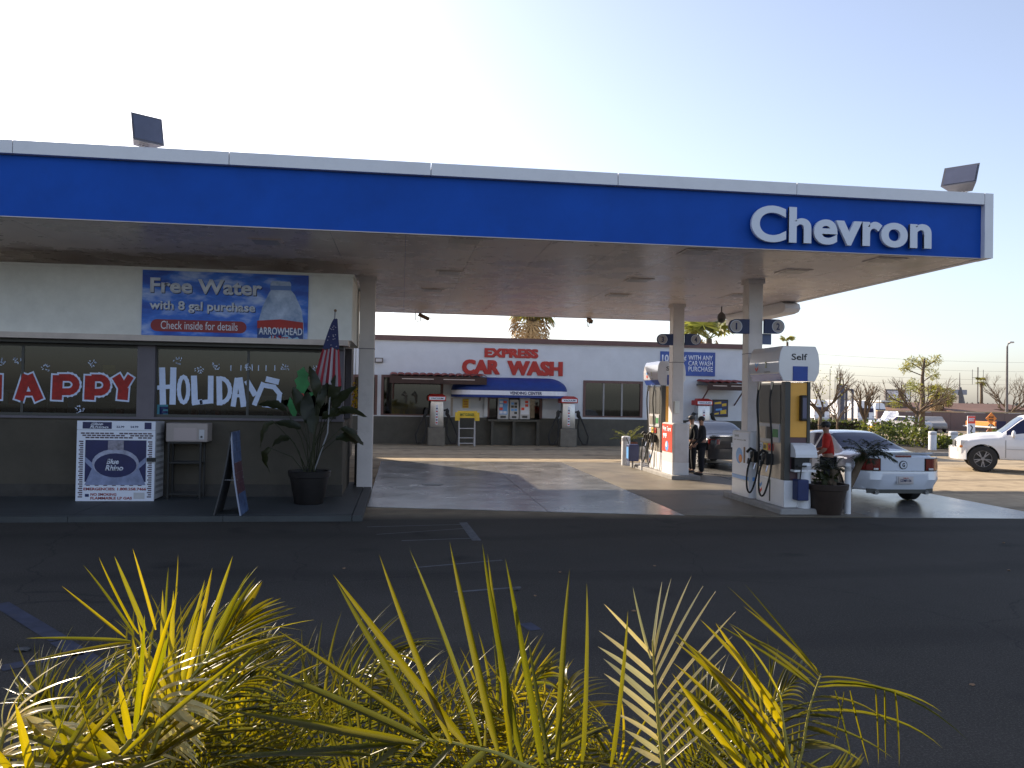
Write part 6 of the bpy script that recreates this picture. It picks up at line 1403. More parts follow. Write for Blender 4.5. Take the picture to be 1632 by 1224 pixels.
# masonry wall, mobile home roofs, brown roofs
Yb_ = 61; zt_ = A(1500, 657, Yb_).z; x0, x1 = A(1398, 670, Yb_).x, 72; t = thing('masonry_wall', 'long low mauve block wall behind the planter and parked cars', 'wall')
n = int((x1-x0)/1.6)
for i in range(n):
    b = MB(); b.box(x0+i*1.6, x0+i*1.6+1.58, Yb_, Yb_+.2, 0, zt_-(.02 if i % 3 else 0)); obj('wall_panel', b, M['block_wall'], t)
b = MB(); b.box(x0, x0+n*1.6, Yb_-.03, Yb_+.23, zt_+.002, zt_+.09); obj('wall_cap', b, M['sand_wall'], t)
def far_house(px0, px1, pyr, pye, Y, label, rm, wm, dep=9, trim=True):
    p, q = A(px0, pye, Y), A(px1, pye, Y); zr = A((px0+px1)/2, pyr, Y+dep/2).z; t = thing('house', label, 'house'); b = MB(); b.box(p.x, q.x, Y, Y+dep, 0, p.z); obj('wall', b, wm, t)
    b = MB(); b.prism([(p.x-.3, Y-.4, p.z), (p.x-.3, Y+dep/2, zr), (p.x-.3, Y+dep+.4, p.z)], (q.x-p.x+.6, 0, 0)); obj('roof', b, rm, t)
    if trim: b = MB(); b.box(p.x-.35, q.x+.35, Y-.5, Y-.405, p.z-.12, p.z+.1); obj('fascia_board', b, M['sign_white'], t)
    k = p.x+1.2
    while k < q.x-1.5: b = MB(); b.box(k, k+1.0, Y-.03, Y-.002, p.z-1.15, p.z-.3); obj('window', b, M['dark_window'], t); k += 3.6
far_house(1445, 1543, 648, 656.5, 84, 'long white eaved mobile home with a brown roof behind the block wall', M['roof_brown'], M['pale_grey'])
far_house(1538, 1618, 651, 659, 81, 'second white eaved mobile home, right one behind the block wall', M['roof_brown'], M['pale_grey'])
far_house(1452, 1640, 643, 650, 110, 'long brown roofed house on the horizon beyond the mobile homes', M['roof_brown'], M['block_wall'], trim=False)
# sand coloured wall/building
p, q = A(1404, 666, 88), A(1446, 641, 88); t = thing('building', 'flat sand coloured warehouse wall below the billboard', 'building'); b = MB(); b.box(p.x, q.x, 88, 94, 0, q.z); obj('wall', b, M['sand_wall'], t)
for k in range(5): b = MB(); xk = p.x+(q.x-p.x)*(k+.5)/5; b.box(xk-.05, xk+.05, 87.9, 87.99, 0, q.z); obj('rib', b, M['pillar_grey'], t)
b = MB(); b.box(p.x-.1, q.x+.1, 87.85, 94.1, q.z+.002, q.z+.15); obj('roof_edge', b, M['cream'], t)
# billboards
def billboard(px0, px1, pyt, pyb, Y, label, cols):
    p, q = A(px0, pyb, Y), A(px1, pyt, Y); t = thing('billboard', label, 'billboard'); b = MB(); b.box(p.x, q.x, Y, Y+.3, p.z, q.z); obj('board', b, M['pole_grey'], t); n = len(cols); e_ = .18
    for i, m_ in enumerate(cols): b = MB(); b.box(p.x+e_+(q.x-p.x-2*e_)*i/n, p.x+e_+(q.x-p.x-2*e_)*(i+1)/n-.01, Y-.05, Y-.01, p.z+e_, q.z-e_); obj('poster_panel', b, M[m_], t)
    n = max(2, int((q.x-p.x)/1.8))
    for i in range(n): b = MB(); xk = p.x+(q.x-p.x)*(i+.5)/n; b.tube([(xk, Y+.2, 0), (xk, Y+.2, p.z+.01)], .1, 6); obj('post', b, M['pole_grey'], t)
billboard(1411, 1452, 621, 639, 96, 'billboard with a pale picture standing above the sand coloured wall', ['pale_grey','sign_white','wood','cream'])
billboard(1494, 1505, 628, 633, 130, 'tiny distant sign board beside the slender palms', ['pale_grey'])
# plain pipe gantry and poles
t = thing('pipe_gantry', 'dark frame of upright pipes between the two bare trees', 'gantry'); b = MB(); Yg = 62
for px, pt in ((1341,612),(1349,616),(1359,622)): p = A(px, pt, Yg); b.tube([(p.x, Yg, 0), (p.x, Yg, p.z)], .10 if px > 1341 else .28, 8)
p, q = A(1341, 621, Yg), A(1360, 622, Yg); b.tube([(p.x, Yg, p.z), (q.x, Yg, p.z)], .08, 6); b.tube([(p.x, Yg, p.z+.35), ((p.x+q.x)/2, Yg, p.z+.35)], .06, 6); obj('frame', b, mat('gantry', (.07,.08,.12), .6), t)
for px, pt, lab in ((1323,588,'thin whip pole rising behind the left bare tree'),(1331,600,'second thin whip pole right of the left bare tree'),(1402,630,'thin pole just left of the billboard')):
    p = A(px, pt, 70); b = MB(); b.tube([(0,0,0), (0,0,p.z)], .03, 5); tag(obj('thin_pole', b, M['pole_grey'], loc=(p.x, 70, 0)), lab, 'pole')
# white trucks
def truck(px0, px1, pyt, Y, label, pyb=672):
    p, q = A(px0, pyb, Y), A(px1, pyt, Y); w = (q.x-p.x)/2; h = q.z; t = thing('truck', label, 'truck', ((p.x+q.x)/2, Y, 0), 0, 'white trucks parked behind the hedge'); k = h/3.2
    b = MB(); b.prism([(-w, -1.1, .6*k), (w, -1.1, .6*k), (w, -1.1, 1.7*k), (w*.97, -1.0, 2.4*k), (w*.82, -.9, 3.0*k), (w*.5, -.8, h), (-w*.5, -.8, h), (-w*.82, -.9, 3.0*k), (-w*.97, -1.0, 2.4*k), (-w, -1.1, 1.7*k)], (0, 4, 0)); obj('cab', b, M['suv_white'], t, smooth=True)
    b = MB(); b.box(-w*.86, w*.86, -1.14, -1.102, 1.55*k, 2.15*k); obj('windscreen', b, M['car_glass'], t)
    b = MB(); b.box(-w*.35, w*.35, -1.14, -1.102, .75*k, 1.4*k); obj('grille', b, M['dark_grey'], t)
    b = MB(); b.box(-w, w, -1.25, -1.105, .3*k, .66*k); obj('bumper', b, M['pale_grey'], t)
    for s_ in (-1, 1): b = MB(); b.cyl((s_*(w-.3), -.3, .45), (s_*(w-.02), -.3, .45), .45, n=14); obj('wheel', b, M['rubber'], t); b = MB(); b.box(s_*w*.9-.12, s_*w*.9+.12, -1.13, -1.102, .8*k, 1.0*k); obj('headlight', b, M['lens_clear'], t)
    b = MB(); b.box(-w*.95, w*.95, 3.0, 9.0, 1.0*k, h*1.02); obj('trailer', b, M['white_paint'], t)
truck(1289, 1313, 637, 80, 'white truck cab showing right beside the near pump behind the hedge'); truck(1318, 1340, 639, 86, 'white truck cab in the middle behind the small bare tree'); truck(1357, 1384, 639, 80, 'white truck cab behind the pollarded bare tree'); truck(1386, 1403, 642, 84, 'narrow white truck cab left of the yellow kiosk')
# hedge
t = thing('hedge', 'dark clipped hedge behind the near pump below the white trucks', 'hedge'); p, q = A(1250, 690, 58), A(1402, 690, 58); zt_ = A(1330, 670, 58).z
b = MB(); b.box(p.x, q.x, 58.2, 59.2, 0, zt_-.12); obj('inner_mass', b, M['soil'], t); leafy(t, ((p.x+q.x)/2, 58.6, zt_/2), ((q.x-p.x)/1.9, .75, zt_/1.7), 5200, LEAF_G, .16, 'foliage', 77)
# yellow kiosk, tanker, parked cars
p, q = A(1389, 692, 57), A(1404, 671, 57); w = (q.x-p.x)/2; t = thing('kiosk', 'small yellow kiosk with a red and white top behind the coupe roof', 'kiosk', ((p.x+q.x)/2, 57, 0)); b = MB(); b.box(-w, w, 0, .8, 0, q.z-.35); obj('kiosk_body', b, M['yellow'], t); b = MB(); b.box(-w*.3, w*.3, -.03, -.002, .5, q.z-.6); obj('kiosk_panel', b, M['wood'], t); b = MB(); b.box(-w*1.15, w*1.15, -.1, .9, q.z-.348, q.z-.02); obj('kiosk_top', b, M['sign_white'], t); b = MB(); b.box(-w*.8, w*.8, -.13, -.102, q.z-.28, q.z-.12); obj('kiosk_sign', b, M['poster_red'], t)
p = A(1402, 692, 58); q = A(1434, 671, 58); t = thing('tank_trailer', 'white tanker body with a rounded end behind the red kiosk', 'tanker', ((p.x+q.x)/2, 58, 0)); w = (q.x-p.x)/2; b = MB(); zc_ = 1.15; pr = [(-w, 0, .3)]; 
b.prism([(-w, 0, .45), (w*.8, 0, .45), (w*.96, 0, .8), (w, 0, 1.2), (w*.9, 0, 1.55), (w*.62, 0, q.z), (-w, 0, q.z)], (0, 2.0, 0)); b.bevel(.12, 2); obj('tank', b, M['suv_white'], t, smooth=True)
for x_ in (-w*.6, w*.5): b = MB(); b.cyl((x_, -.02, .38), (x_, .25, .38), .38, n=14); obj('wheel', b, M['rubber'], t)
t = thing('traffic_cone', 'orange red cone on the lot right of the white tanker', 'cone', tuple(A(1437, 694, 56).xy)+(0,)); b = MB(); b.box(-.2,.2,-.2,.2,0,.04); obj('cone_base', b, M['red'], t); b = MB(); b.cyl((0,0,.04),(0,0,.75),.15,.03,12); obj('cone_body', b, M['poster_red'], t)
def far_car(px, Y, label, m_, rz):
    c = A(px, 690, Y); t = thing('parked_car', label, 'car', (c.x, Y, 0), rz, None); b = MB(); pr = [(-2.1,.35),(-2.15,.75),(-1.9,.95),(-1.3,1.0),(-.8,1.42),(.5,1.45),(1.1,1.02),(2.0,.86),(2.15,.6),(2.1,.35)]; b.prism([(-.85, y, z) for y, z in pr], (1.7,0,0)); b.bevel(.08, 2); obj('body', b, M[m_], t, smooth=True)
    b = MB(); b.prism([(-.87, -1.1, 1.02), (-.87, -.75, 1.36), (-.87, .45, 1.38), (-.87, .92, 1.02)], (1.74,0,0)); obj('side_windows', b, M['car_glass'], t)
    for y_ in (-1.35, 1.3):
        for s_ in (-1, 1): b = MB(); b.cyl((s_*.68, y_, .32), (s_*.88, y_, .32), .32, n=14); obj('wheel', b, M['rubber'], t)
    t.scale = (.8, .8, .8)
far_car(1446, 57, 'pale grey parked car by the block wall left of the pine trunk', 'pale_grey', R(12)); far_car(1484, 57.5, 'darker grey parked car in front of the block wall right of the pine trunk', 'grey_metal', R(160))
# exit sign, orange diamond, school bus rear
Ye = 52; p, q = A(1542, 698, Ye), A(1554.5, 663, Ye); t = thing('exit_sign', 'red and white EXIT sign board standing by the planter', 'sign', ((p.x+q.x)/2, Ye, 0)); w = (q.x-p.x)/2; H1 = q.z; zb = A(1548, 695, Ye).z
b = MB(); b.box(-w, w, 0, .05, zb, H1); obj('board', b, M['sign_white'], t); b = MB(); b.box(-w*.98, w*.98, -.008, -.001, H1-.52, H1-.02); pn = obj('red_panel', b, M['poster_red'], t); text('EXIT', -w*.75, w*.75, H1-.38, H1-.14, -.009, M['sign_white'], pn, bold=.05, depth=.004)
b = MB(); b.tube([(-.08, -.01, zb+.75), (.07, -.01, zb+.62), (.02, -.01, zb+.45), (-.07, -.01, zb+.34), (.08,-.01,zb+.22)], .04, 6); obj('symbol', b, M['black'], t); b = MB(); b.box(-w*.9, -w*.8, .051, .1, 0, H1-.1); b.box(w*.8, w*.9, .051, .1, 0, H1-.1); obj('post', b, M['grey_metal'], t)
Yd = 55; c = A(1580, 667, Yd); t = thing('work_sign', 'orange diamond road work sign on a post right of the EXIT board', 'sign', (c.x, Yd, 0)); r_ = 10.5*Yd/1306; b = MB(); b.prism([(-r_,0,c.z), (0,0,c.z-r_), (r_,0,c.z), (0,0,c.z+r_)], (0,.04,0)); o = obj('diamond', b, M['orange'], t); text('ROAD', -r_*.45, r_*.45, c.z+.03, c.z+.17, -.004, M['black'], o, bold=.04, depth=.003); text('WORK', -r_*.45, r_*.45, c.z-.17, c.z-.03, -.004, M['black'], o, bold=.04, depth=.003); b = MB(); b.tube([(0,.06,0), (0,.06,c.z)], .04, 6); obj('post', b, M['grey_metal'], t)
c = A(1579, 690, Yd-2); t = thing('round_sign', 'round dark orange sign low under the orange diamond', 'sign', (c.x, Yd-2, 0)); b = MB(); b.cyl((0,0,c.z), (0,.04,c.z), .33, n=18); obj('disc', b, mat('dorange', (.45,.10,.02), .5), t); b = MB(); b.tube([(0,.06,0), (0,.06,c.z)], .03, 6); obj('post', b, M['grey_metal'], t)
p, q = A(1585, 696, 56), A(1606, 673, 56); t = thing('service_van', 'pale van with an orange roof end left of the street lamp', 'van', ((p.x+q.x)/2, 56, 0)); w = (q.x-p.x)/2
b = MB(); b.box(-w, w, 0, 3.6, .35, q.z-.35); b.bevel(.08, 2); obj('body', b, M['cream'], t, smooth=True); b = MB(); b.box(-w*.75, w*.75, .1, 3.4, q.z-.349, q.z); b.bevel(.05, 1); obj('roof_box', b, M['orange'], t); b = MB(); b.box(-w*.7, w*.7, -.03, -.002, .9, q.z-.6); obj('rear_window', b, M['car_glass'], t)
for s_ in (-1,1): b = MB(); b.cyl((s_*w*.6, .5, .35), (s_*w*.9, .5, .35), .35, n=12); obj('wheel', b, M['rubber'], t)
# overhead power lines
t = thing('power_line', 'faint overhead power lines crossing the pale sky at right', 'cable')
for k, (y0, y1) in enumerate(((582,588),(597,601),(610,606),(566,574))):
    a, c = A(1150, y0-12, 170), A(1800, y1+4, 190); b = MB(); b.tube([a.lerp(c, i/12)+Vector((0,0,-1.2*math.sin(math.pi*i/12))) for i in range(13)], .025, 4); obj('wire', b, M['pole_grey'], t)
for px in (1085, 1860):
    a = A(px, 600, 180); b = MB(); b.tube([(a.x, 180, 0), (a.x, 180, 16)], .2, 8); o = obj('pole', b, M['bark'], t)
# planter shrubs
rr = random.Random(21)
for i, (px, py, rx, hz) in enumerate(((1408,708,1.0,1.3),(1428,706,1.1,1.5),(1447,708,1.0,1.2),(1470,712,1.0,1.15),(1500,714,.85,.9),(1512,710,.9,1.1),(1528,712,.9,1.0),(1538,708,1.0,.9),(1560,706,1.0,.8),(1590,702,1.1,1.0),(1385,706,1.1,1.4),(1455,700,1.3,1.6))):
    c = G(px, py+3); t = thing('shrub', ['shrub in the kerbed planter, number counted', ''][0], 'shrub', (c.x, max(c.y, yk+1.2), .05), 0, 'shrubs in the kerbed planter')
    t['label'] = ['dark shrub at the planter left end behind the coupe','tall dark shrub under the bare tree trunk','dark green shrub right of the bare tree trunk','olive shrub left of the left bollard','bright low shrub just right of the left bollard','bright green shrub between the two bollards','low sunlit shrub beside the second bollard','low shrub right of the second bollard','low shrub beside the EXIT sign foot','shrub hidden behind the white pickup windscreen','dark shrub behind the coupe rear window','tall dark shrub at the pine trunk foot'][i]
    hz *= (.85 if i in (0,1,2,3,10,11) else .62); leafy(t, (0,0,hz*.5), (rx*.8, .6, hz*.55), 460, LEAF_G, .17, 'foliage', 90+i); b = MB(); [b.tube([(0,0,0), (rr.uniform(-.4,.4), rr.uniform(-.3,.3), hz*.6)], .02, 4) for _ in range(4)]; obj('stem', b, M['bark'], t)
# far tree line along the horizon
b = MB(); rr = random.Random(2); vs = []; fs = []
for i in range(5000):
    x = rr.uniform(-200, 260); h = 2.2+1.2*noise.noise(Vector((x*.05,0,0)))+.6*noise.noise(Vector((x*.3,3,0))); y = 260+rr.uniform(-6,6); z = rr.uniform(0, max(.5, h)); s = rr.uniform(.3,.8); a = rr.uniform(0,3.1)
    p = Vector((x,y,z)); u = Vector((math.cos(a), math.sin(a)*.4, rr.uniform(-.5,.5)))*s; w = Vector((-math.sin(a)*.5, .3, 1))*s*.6; b0 = len(vs); vs += [p-u, p-w, p+u, p+w]; fs.append((b0,b0+1,b0+2,b0+3))
b.b.free(); me = bpy.data.meshes.new('tree_line'); me.from_pydata([v[:] for v in vs], [], fs); o = link('tree_line', me, mat('fartree', (.11,.10,.085), .95, var=.3, scale=.3)); tag(o, 'distant low line of trees along the horizon', 'trees', kind='stuff')
# ================================================================== FOREGROUND PALMS
def unit_leaf(bend, twist=0.0, seed=0):
    n = 9; vs = []; fs = []; rr = random.Random(seed)
    for i in range(n+1):
        k = i/n; w = .5*(min(1, k*6+.25))**.6*(1-k**3.0)**.9; z = -bend*k*k; y = k*(1-.18*bend*k); tw = twist*k
        c, s_ = math.cos(tw), math.sin(tw); f = w*.42
        vs += [(-w*c, y, z+(f*c)/12-w*s_/12*0), (0, y, z), (w*c, y, z+(f*c)/12)]
    for i in range(n): a = i*3; fs += [(a, a+1, a+4, a+3), (a+1, a+2, a+5, a+4)]
    me = bpy.data.meshes.new('leaflet'); me.from_pydata(vs, [], fs); me.shade_smooth(); return me
UL = {}
for mk, m_ in (('y', LEAF), ('d', LEAF_D), ('w', LEAF_GLINT)):
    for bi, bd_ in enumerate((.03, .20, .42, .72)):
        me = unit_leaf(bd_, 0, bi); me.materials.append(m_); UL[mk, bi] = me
def put_leaf(st, base, tip, w, bi=0, mk='y', roll=0.0, zv=None):
    base = Vector(base); tip = Vector(tip); y = tip-base; L = y.length; y = y/L
    z = zv.copy() if zv else -Fw*rl.uniform(.15,.75)+Vector((0,0,.6))+Rt*rl.uniform(-.5,.5); z = (z-y*z.dot(y)).normalized(); x = y.cross(z)
    if roll == 'glint' or (roll and rl.random() < .16):
        hv = (sdir-ray(816,1000).normalized()).normalized(); z = (hv-y*hv.dot(y)).normalized(); x = y.cross(z)
    elif roll: x, z = x*math.cos(roll)+z*math.sin(roll), z*math.cos(roll)-x*math.sin(roll)
    # thickness of fold scales with width
    o = bpy.data.objects.new('leaflet', UL[mk, bi]); COL.objects.link(o); o.parent = st
    m4 = Matrix(((x.x*w, y.x*L, z.x*L, base.x), (x.y*w, y.y*L, z.y*L, base.y), (x.z*w, y.z*L, z.z*L, base.z), (0,0,0,1)))
    o.matrix_local = st['_inv'] @ m4 if False else m4
    return o
def palm_plant(px, dist, label):
    b_ = D(px, 1224, dist); t = thing('palm_plant', label, 'palm', (0, 0, 0)); t['_bx'] = b_.x; t['_by'] = b_.y; return t, Vector((b_.x, b_.y, 0))
def rach(t, pts3, root, r=.006):
    pts3 = [Vector(p) for p in pts3]; sp = []
    lead = [root, root.lerp(pts3[0], .55)+Vector((0,0,.12))]; P = lead+pts3
    for i in range(1, len(P)-1 if False else len(P)):
        p0 = P[max(i-2, 0)]; p1 = P[i-1]; p2 = P[i]; p3 = P[min(i+1, len(P)-1)]
        for k in range(6): sp.append(cr(p0, p1, p2, p3, k/6))
    sp.append(P[-1]); b = MB(); n = len(sp); b.tube(sp, lambda k: r*(1.6-1.3*k), 6); o = obj('frond', b, RACHIS, t, smooth='all'); return o, sp
rl = random.Random(77)
def frond(t, root, px, n=26, L=.34, w=.016, s0=70, s1=18, mk='y', bends=(1,2,2,3), sides=(-1,1), start=0.0, dz=.25, depth_w=0.25, jitter=.12, r=.006, sag=0.0, gl=None):
    pts3 = [D(a, b_, c) for a, b_, c in px]; st, sp = rach(t, pts3, root, r); m_ = len(sp)-1; i0 = int(m_*(1-(len(px)-1)/(len(px)+1)))
    zv = -Fw*rl.uniform(.1,.6)+Vector((0,0,.65))+Rt*rl.uniform(-.35,.35); dz = dz*.45; jitter = jitter*.6
    for i in range(n):
        k = start+(1-start)*(i+.5)/n; q = i0+(m_-i0)*k; j = min(int(q), m_-1); p = sp[j].lerp(sp[j+1], q-j); tg = (sp[j+1]-sp[j]).normalized()
        sd_ = tg.cross(-Fw).normalized(); prof = (.55+.45*math.sin(math.pi*min(1, k*.85+.12)))*(1.0-.35*max(0, k-.7)/.3)
        for s_ in sides:
            a = R(s0+(s1-s0)*k**1.1+rl.uniform(-3,3)); d = tg*math.cos(a)+sd_*s_*math.sin(a)+Fw*rl.uniform(-dz, dz)+Vector((0,0,-sag)); d.normalize(); l = L*prof*rl.uniform(1-jitter,1+jitter)
            put_leaf(st, p, p+d*l, w*rl.uniform(.85,1.15), bends[min(len(bends)-1, max(0, int(k*len(bends)+rl.uniform(-.4,.4))))], mk, gl or rl.uniform(-.2,.2), zv)
    return st
def explicit(t, root, px, leaves, w=.018, mk='y', dist=None, r=.006, bi=0, gl=None):
    pts3 = [D(a, b_, c) for a, b_, c in px]; st, sp = rach(t, pts3, root, r)
    for lf in leaves:
        (bx, by), (tx, ty) = lf[0], lf[1]; d0 = dist or px[0][2]; dd = lf[2] if len(lf) > 2 else 0
        put_leaf(st, D(bx, by, d0), D(tx, ty, d0+dd+rl.uniform(-.03,.05)), w*(lf[3] if len(lf) > 3 else 1), lf[4] if len(lf) > 4 else bi, mk, gl or rl.uniform(-.25,.25))
    return st
# plant 1: centre, large near fan
t1, r1 = palm_plant(800, 1.9, 'palm in the middle foreground with tall straight upright blades and an arching stem')
explicit(t1, r1+Vector((.25,0,0)), [(930,1290,1.75),(880,1240,1.75),(833,1219,1.76),(795,1201,1.77),(740,1188,1.78),(692,1179,1.79),(637,1186,1.8),(575,1210,1.82)], [
 ((745,1188),(527,915),.0,1.25),((720,1184),(600,880+3),.03),((765,1190),(660,872),.02,1.05),((795,1200),(713,862),.03,1.1),((835,1218),(763,866),.02,1.1),((815,1208),(778,880),.08,.8),((865,1230),(808,890),.0),((890,1224),(904,905),.02,1.0),((925,1226),(941,928),.05,.9),((972,1222),(1006,972),.06,.9),((690,1180),(532,925),.06,1.1),((880,1226),(838,1010),.1,.8),
 ((680,1182),(395,1050),.05,1.2),((665,1186),(350,1128),.0,1.3),((640,1190),(345,1207),-.02,1.2),((590,1205),(330,1200),.05),((700,1182),(440,1000),.06,.9),
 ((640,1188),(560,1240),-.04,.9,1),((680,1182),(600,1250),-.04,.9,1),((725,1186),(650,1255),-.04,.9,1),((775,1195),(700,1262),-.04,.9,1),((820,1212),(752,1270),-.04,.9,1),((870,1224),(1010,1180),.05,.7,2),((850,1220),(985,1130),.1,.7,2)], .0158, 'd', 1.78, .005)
frond(t1, r1, [(720,1280,2.3),(745,1220,2.32),(800,1130,2.36),(870,1070,2.42)], 22, 0.265, .011, 60, 12, 'y', (1,2,3), dz=.2)
frond(t1, r1, [(820,1290,2.5),(870,1240,2.5),(900,1160,2.5),(905,1090,2.55)], 24, 0.234, .011, 75, 20, 'y', (1,2,3), dz=.3)
frond(t1, r1, [(690,1270,2.4),(660,1220,2.4),(640,1130,2.45),(620,1070,2.5)], 22, 0.234, .012, 65, 15, 'y', (1,2,3), dz=.25)
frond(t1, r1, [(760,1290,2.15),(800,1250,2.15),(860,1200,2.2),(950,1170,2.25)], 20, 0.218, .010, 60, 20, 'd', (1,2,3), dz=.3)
# plant 2: left
t2, r2 = palm_plant(230, 2.0, 'palm at lower left with yellow upright blades and a fan of dark tips above')
frond(t2, r2, [(190,1260,1.9),(232,1220,1.9),(262,1145,1.92),(305,1080,1.95),(352,1025,2.0),(385,985,2.05)], 22, 0.281, .015, 38, 12, 'y', (0,1), dz=.12, jitter=.2)
explicit(t2, r2, [(200,1240,2.1),(262,1140,2.1),(265,1060,2.1),(235,1015,2.1)], [((200,1016),(96,932),.05,.5),((212,1012),(135,897),0,.8),((222,1010),(153,888),0,.9),((232,1006),(182,885),0,.9),((248,1004),(212,873),.04,.6),((262,1010),(268,896),.05,.5,1),((272,1010),(292,880),.05,.4,1),((208,1023),(38,1014),.0,.9),((208,1026),(40,1052),0,1.2),((212,1032),(75,1088),0,.8,1),((205,1050),(62,1125),.0,.8,2),((282,1008),(318,925),.05,.5,1),((300,1010),(333,910),.05,.5,1)], .0135, 'y', 2.08)
explicit(t2, r2, [(150,1250,1.75),(200,1190,1.75),(235,1130,1.75),(250,1080,1.75)], [((213,1165),(234,980),0,1.1),((226,1140),(280,943),0,1.1),((200,1185),(168,1110),0,1.3),((206,1178),(190,1085),0,1.3),((190,1200),(133,1142),0,1.4),((195,1205),(410,1022),0,1.1),((180,1215),(60,1132),0,1.3),((172,1222),(0,1155),0,1.4),((160,1226),(-10,1200),0,1.4),((240,1105),(270,1010),0,1.0),((228,1130),(300,990),0,.9),((165,1222),(118,1095),0,1.0),((120,1226),(78,1110),0,1.2),((100,1230),(40,1140),0,1.1)], .0125, 'y', 1.72)
frond(t2, r2, [(330,1280,2.2),(350,1230,2.2),(390,1140,2.2),(420,1055,2.25)], 24, 0.265, .010, 50, 14, 'y', (0,1,2), dz=.2)
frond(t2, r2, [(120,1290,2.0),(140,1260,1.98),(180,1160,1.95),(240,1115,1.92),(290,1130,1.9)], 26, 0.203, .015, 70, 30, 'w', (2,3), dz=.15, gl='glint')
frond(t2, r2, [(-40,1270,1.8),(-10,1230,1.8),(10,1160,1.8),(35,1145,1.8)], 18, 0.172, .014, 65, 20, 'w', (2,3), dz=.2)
frond(t2, r2, [(40,1290,1.7),(90,1235,1.7),(140,1260,1.7),(190,1255,1.7)], 18, 0.203, .018, 65, 20, 'y', (0,1,2), dz=.2)
for pts in ([(170,1290,2.2),(190,1200,2.2),(240,1110,2.2),(330,1040,2.25),(400,1020,2.3)], [(250,1290,2.0),(280,1210,2.0),(330,1130,2.0),(400,1080,2.05)], [(60,1300,2.2),(90,1220,2.2),(100,1150,2.2),(70,1110,2.2)], [(10,1300,1.9),(40,1230,1.9),(110,1180,1.9),(180,1160,1.9)], [(220,1290,2.4),(250,1180,2.4),(300,1080,2.4),(370,1020,2.45)]):
    frond(t2, r2, pts, 30, .27, .0095, 62, 14, rl.choice('ydd'), (1,2,3), dz=.25, jitter=.25)
# plant 3: centre left, arching
t3, r3 = palm_plant(480, 2.3, 'dense palm left of centre with many thin arching blades')
for pts in ([(420,1270,2.3),(450,1170,2.3),(500,1080,2.35),(575,1010,2.4),(640,980,2.45)], [(500,1270,2.2),(500,1180,2.2),(530,1090,2.25),(590,1030,2.3)], [(380,1270,2.45),(400,1190,2.45),(430,1110,2.45),(490,1050,2.5)], [(540,1270,2.1),(570,1200,2.1),(620,1140,2.15),(690,1110,2.2)], [(450,1270,2.05),(430,1200,2.05),(380,1140,2.05),(320,1110,2.05)], [(330,1280,2.0),(310,1220,2.0),(330,1170,2.0),(390,1150,2.0)], [(600,1270,2.5),(600,1190,2.5),(570,1110,2.5),(520,1060,2.5)]):
    pts = [(a_, b_+60, c_) for a_, b_, c_ in pts]; frond(t3, r3, pts, 24, .30, .0090, 68, 16, rl.choice('ydd'), (1,2,3), dz=.3, jitter=.25)
for pts in ([(760,1300,2.6),(800,1220,2.6),(860,1160,2.6),(930,1130,2.6)], [(900,1300,2.3),(880,1230,2.3),(840,1170,2.3),(780,1140,2.3)], [(660,1300,2.3),(680,1220,2.3),(720,1150,2.3),(770,1110,2.35)]):
    frond(t1, r1, pts, 26, .24, .008, 65, 16, rl.choice('yd'), (1,2,3), dz=.25, jitter=.25)
# plant 4: right of centre, frond with sun glint in its colour, and rusty bundle
t4, r4 = palm_plant(1130, 2.1, 'palm right of centre with a pale upright frond and rusty yellow blades')
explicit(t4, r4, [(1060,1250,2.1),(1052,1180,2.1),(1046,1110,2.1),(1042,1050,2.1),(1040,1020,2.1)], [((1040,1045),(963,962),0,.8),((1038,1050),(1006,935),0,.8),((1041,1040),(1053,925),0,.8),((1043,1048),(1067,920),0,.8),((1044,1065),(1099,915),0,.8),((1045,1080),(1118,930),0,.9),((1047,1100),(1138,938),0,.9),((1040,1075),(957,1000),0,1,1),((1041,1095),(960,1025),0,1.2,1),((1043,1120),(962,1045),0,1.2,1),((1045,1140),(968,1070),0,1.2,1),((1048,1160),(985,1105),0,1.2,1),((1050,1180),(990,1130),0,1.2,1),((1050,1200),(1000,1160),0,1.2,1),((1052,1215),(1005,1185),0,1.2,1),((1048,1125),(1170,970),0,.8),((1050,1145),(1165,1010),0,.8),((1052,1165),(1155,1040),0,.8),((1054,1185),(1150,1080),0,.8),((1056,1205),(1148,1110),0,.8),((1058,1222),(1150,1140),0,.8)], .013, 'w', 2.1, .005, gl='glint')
explicit(t4, r4+Vector((.2,0,0)), [(1262,1250,1.9),(1255,1200,1.9),(1248,1150,1.9),(1243,1100,1.92)], [((1248,1222),(1097,992),0,1.2,1),((1255,1226),(1112,1000),0,1.5,1),((1262,1226),(1125,1010),0,1.5,1),((1240,1230),(1088,1068),0,1.2,1),((1215,1230),(1095,1080),0,1.3,1),((1190,1230),(1075,1085),0,.9,1),((1248,1160),(1150,1000),0,1.0,1),((1246,1140),(1130,980),0,.8,1),((1246,1120),(1190,985),0,.6,1),((1160,1230),(1070,1110),0,.8,1),((1225,1230),(1105,1040),.02,1.2,1),((1245,1180),(1135,1030),.03,1.2,1)], .017, 'y', 1.9)
frond(t4, r4, [(1150,1300,2.3),(1130,1260,2.3),(1120,1170,2.3),(1140,1100,2.35)], 24, 0.203, .010, 55, 18, 'd', (0,1,2), dz=.25)
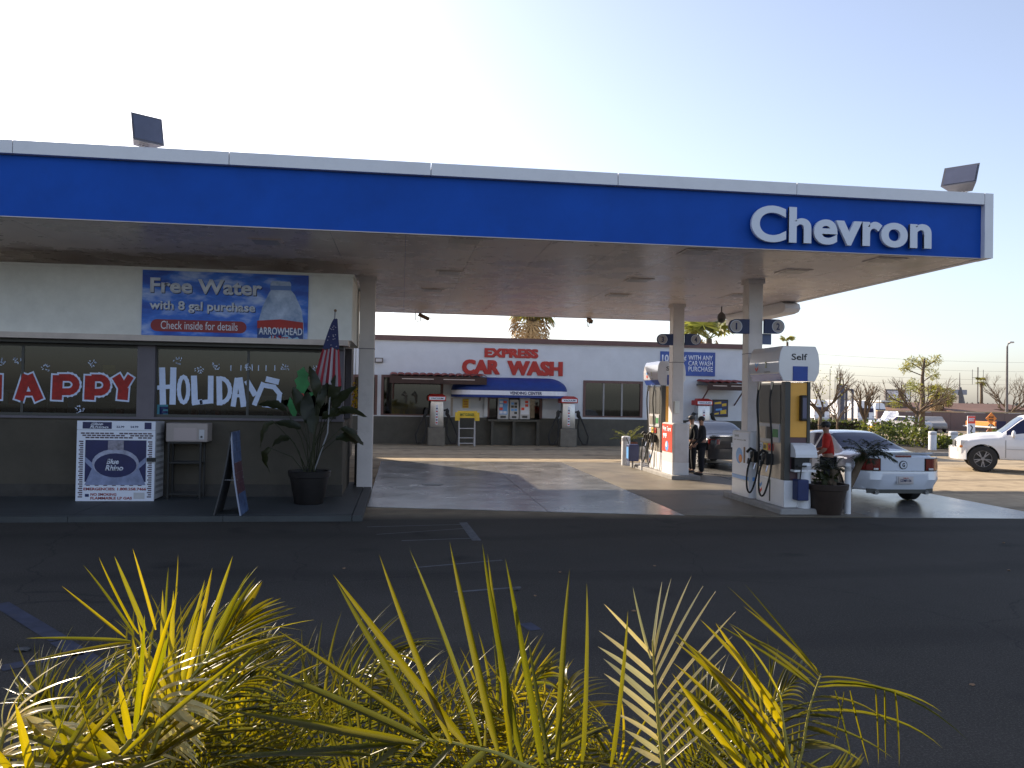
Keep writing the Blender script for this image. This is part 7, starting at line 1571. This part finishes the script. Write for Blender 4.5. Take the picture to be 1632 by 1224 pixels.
frond(t4, r4, [(1010,1300,2.4),(990,1220,2.4),(960,1200,2.4),(920,1160,2.4)], 20, 0.203, .010, 60, 18, 'y', (1,2,3), dz=.25)
for pts in ([(1180,1300,2.2),(1190,1220,2.2),(1220,1140,2.2),(1270,1080,2.25)], [(1090,1300,2.3),(1100,1230,2.3),(1140,1160,2.3),(1200,1130,2.3)]):
    frond(t4, r4, pts, 26, .22, .008, 60, 14, 'd', (1,2,3), dz=.25, jitter=.25)
# plant 5: right, drooping thin blades
t5, r5 = palm_plant(1300, 2.2, 'sparse palm at right with thin drooping blades reaching over the dark asphalt')
explicit(t5, r5, [(1272,1250,2.2),(1280,1190,2.2),(1290,1130,2.2),(1308,1076,2.2)], [((1308,1076),(1195,962),0,.9,1),((1303,1085),(1183,985),0,.9,1),((1298,1095),(1172,982),0,.9,1),((1306,1080),(1160,930),.1,.5),((1308,1078),(1187,928),.1,.5),((1290,1090),(1150,988),0,.7,1),((1308,1080),(1398,1078),0,.6,1),((1305,1090),(1568,1070),.05,.7,2),((1303,1096),(1555,1075),.0,.7,2),((1296,1112),(1455,1104),0,.7,2),((1290,1135),(1562,1118),.05,.7,2),((1288,1150),(1445,1185),0,.7,1),((1290,1140),(1352,1140),0,.9,1),((1284,1160),(1345,1170),0,1.4,1),((1280,1190),(1340,1185),0,1.6,1),((1280,1200),(1230,1150),0,.8,1),((1282,1180),(1400,1195),0,.9,2),((1330,1100),(1362,1222),0,.4),((1355,1100),(1385,1225),0,.4),((1395,1098),(1402,1222),0,.4),((1410,1100),(1412,1215),0,.4),((1425,1100),(1437,1225),0,.4),((1345,1102),(1330,1190),0,.3),((1276,1215),(1340,1240),0,1.3,1)], .0125, 'd', 2.2, .005)
frond(t5, r5, [(1230,1300,2.4),(1250,1240,2.4),(1300,1250,2.4),(1360,1230,2.4)], 22, 0.156, .010, 60, 22, 'd', (1,2,3), dz=.25)
for o in bpy.data.objects:
    for k in ('_bx', '_by', '_inv'):
        if k in o: del o[k]
print('OBJECTS', len(bpy.data.objects))
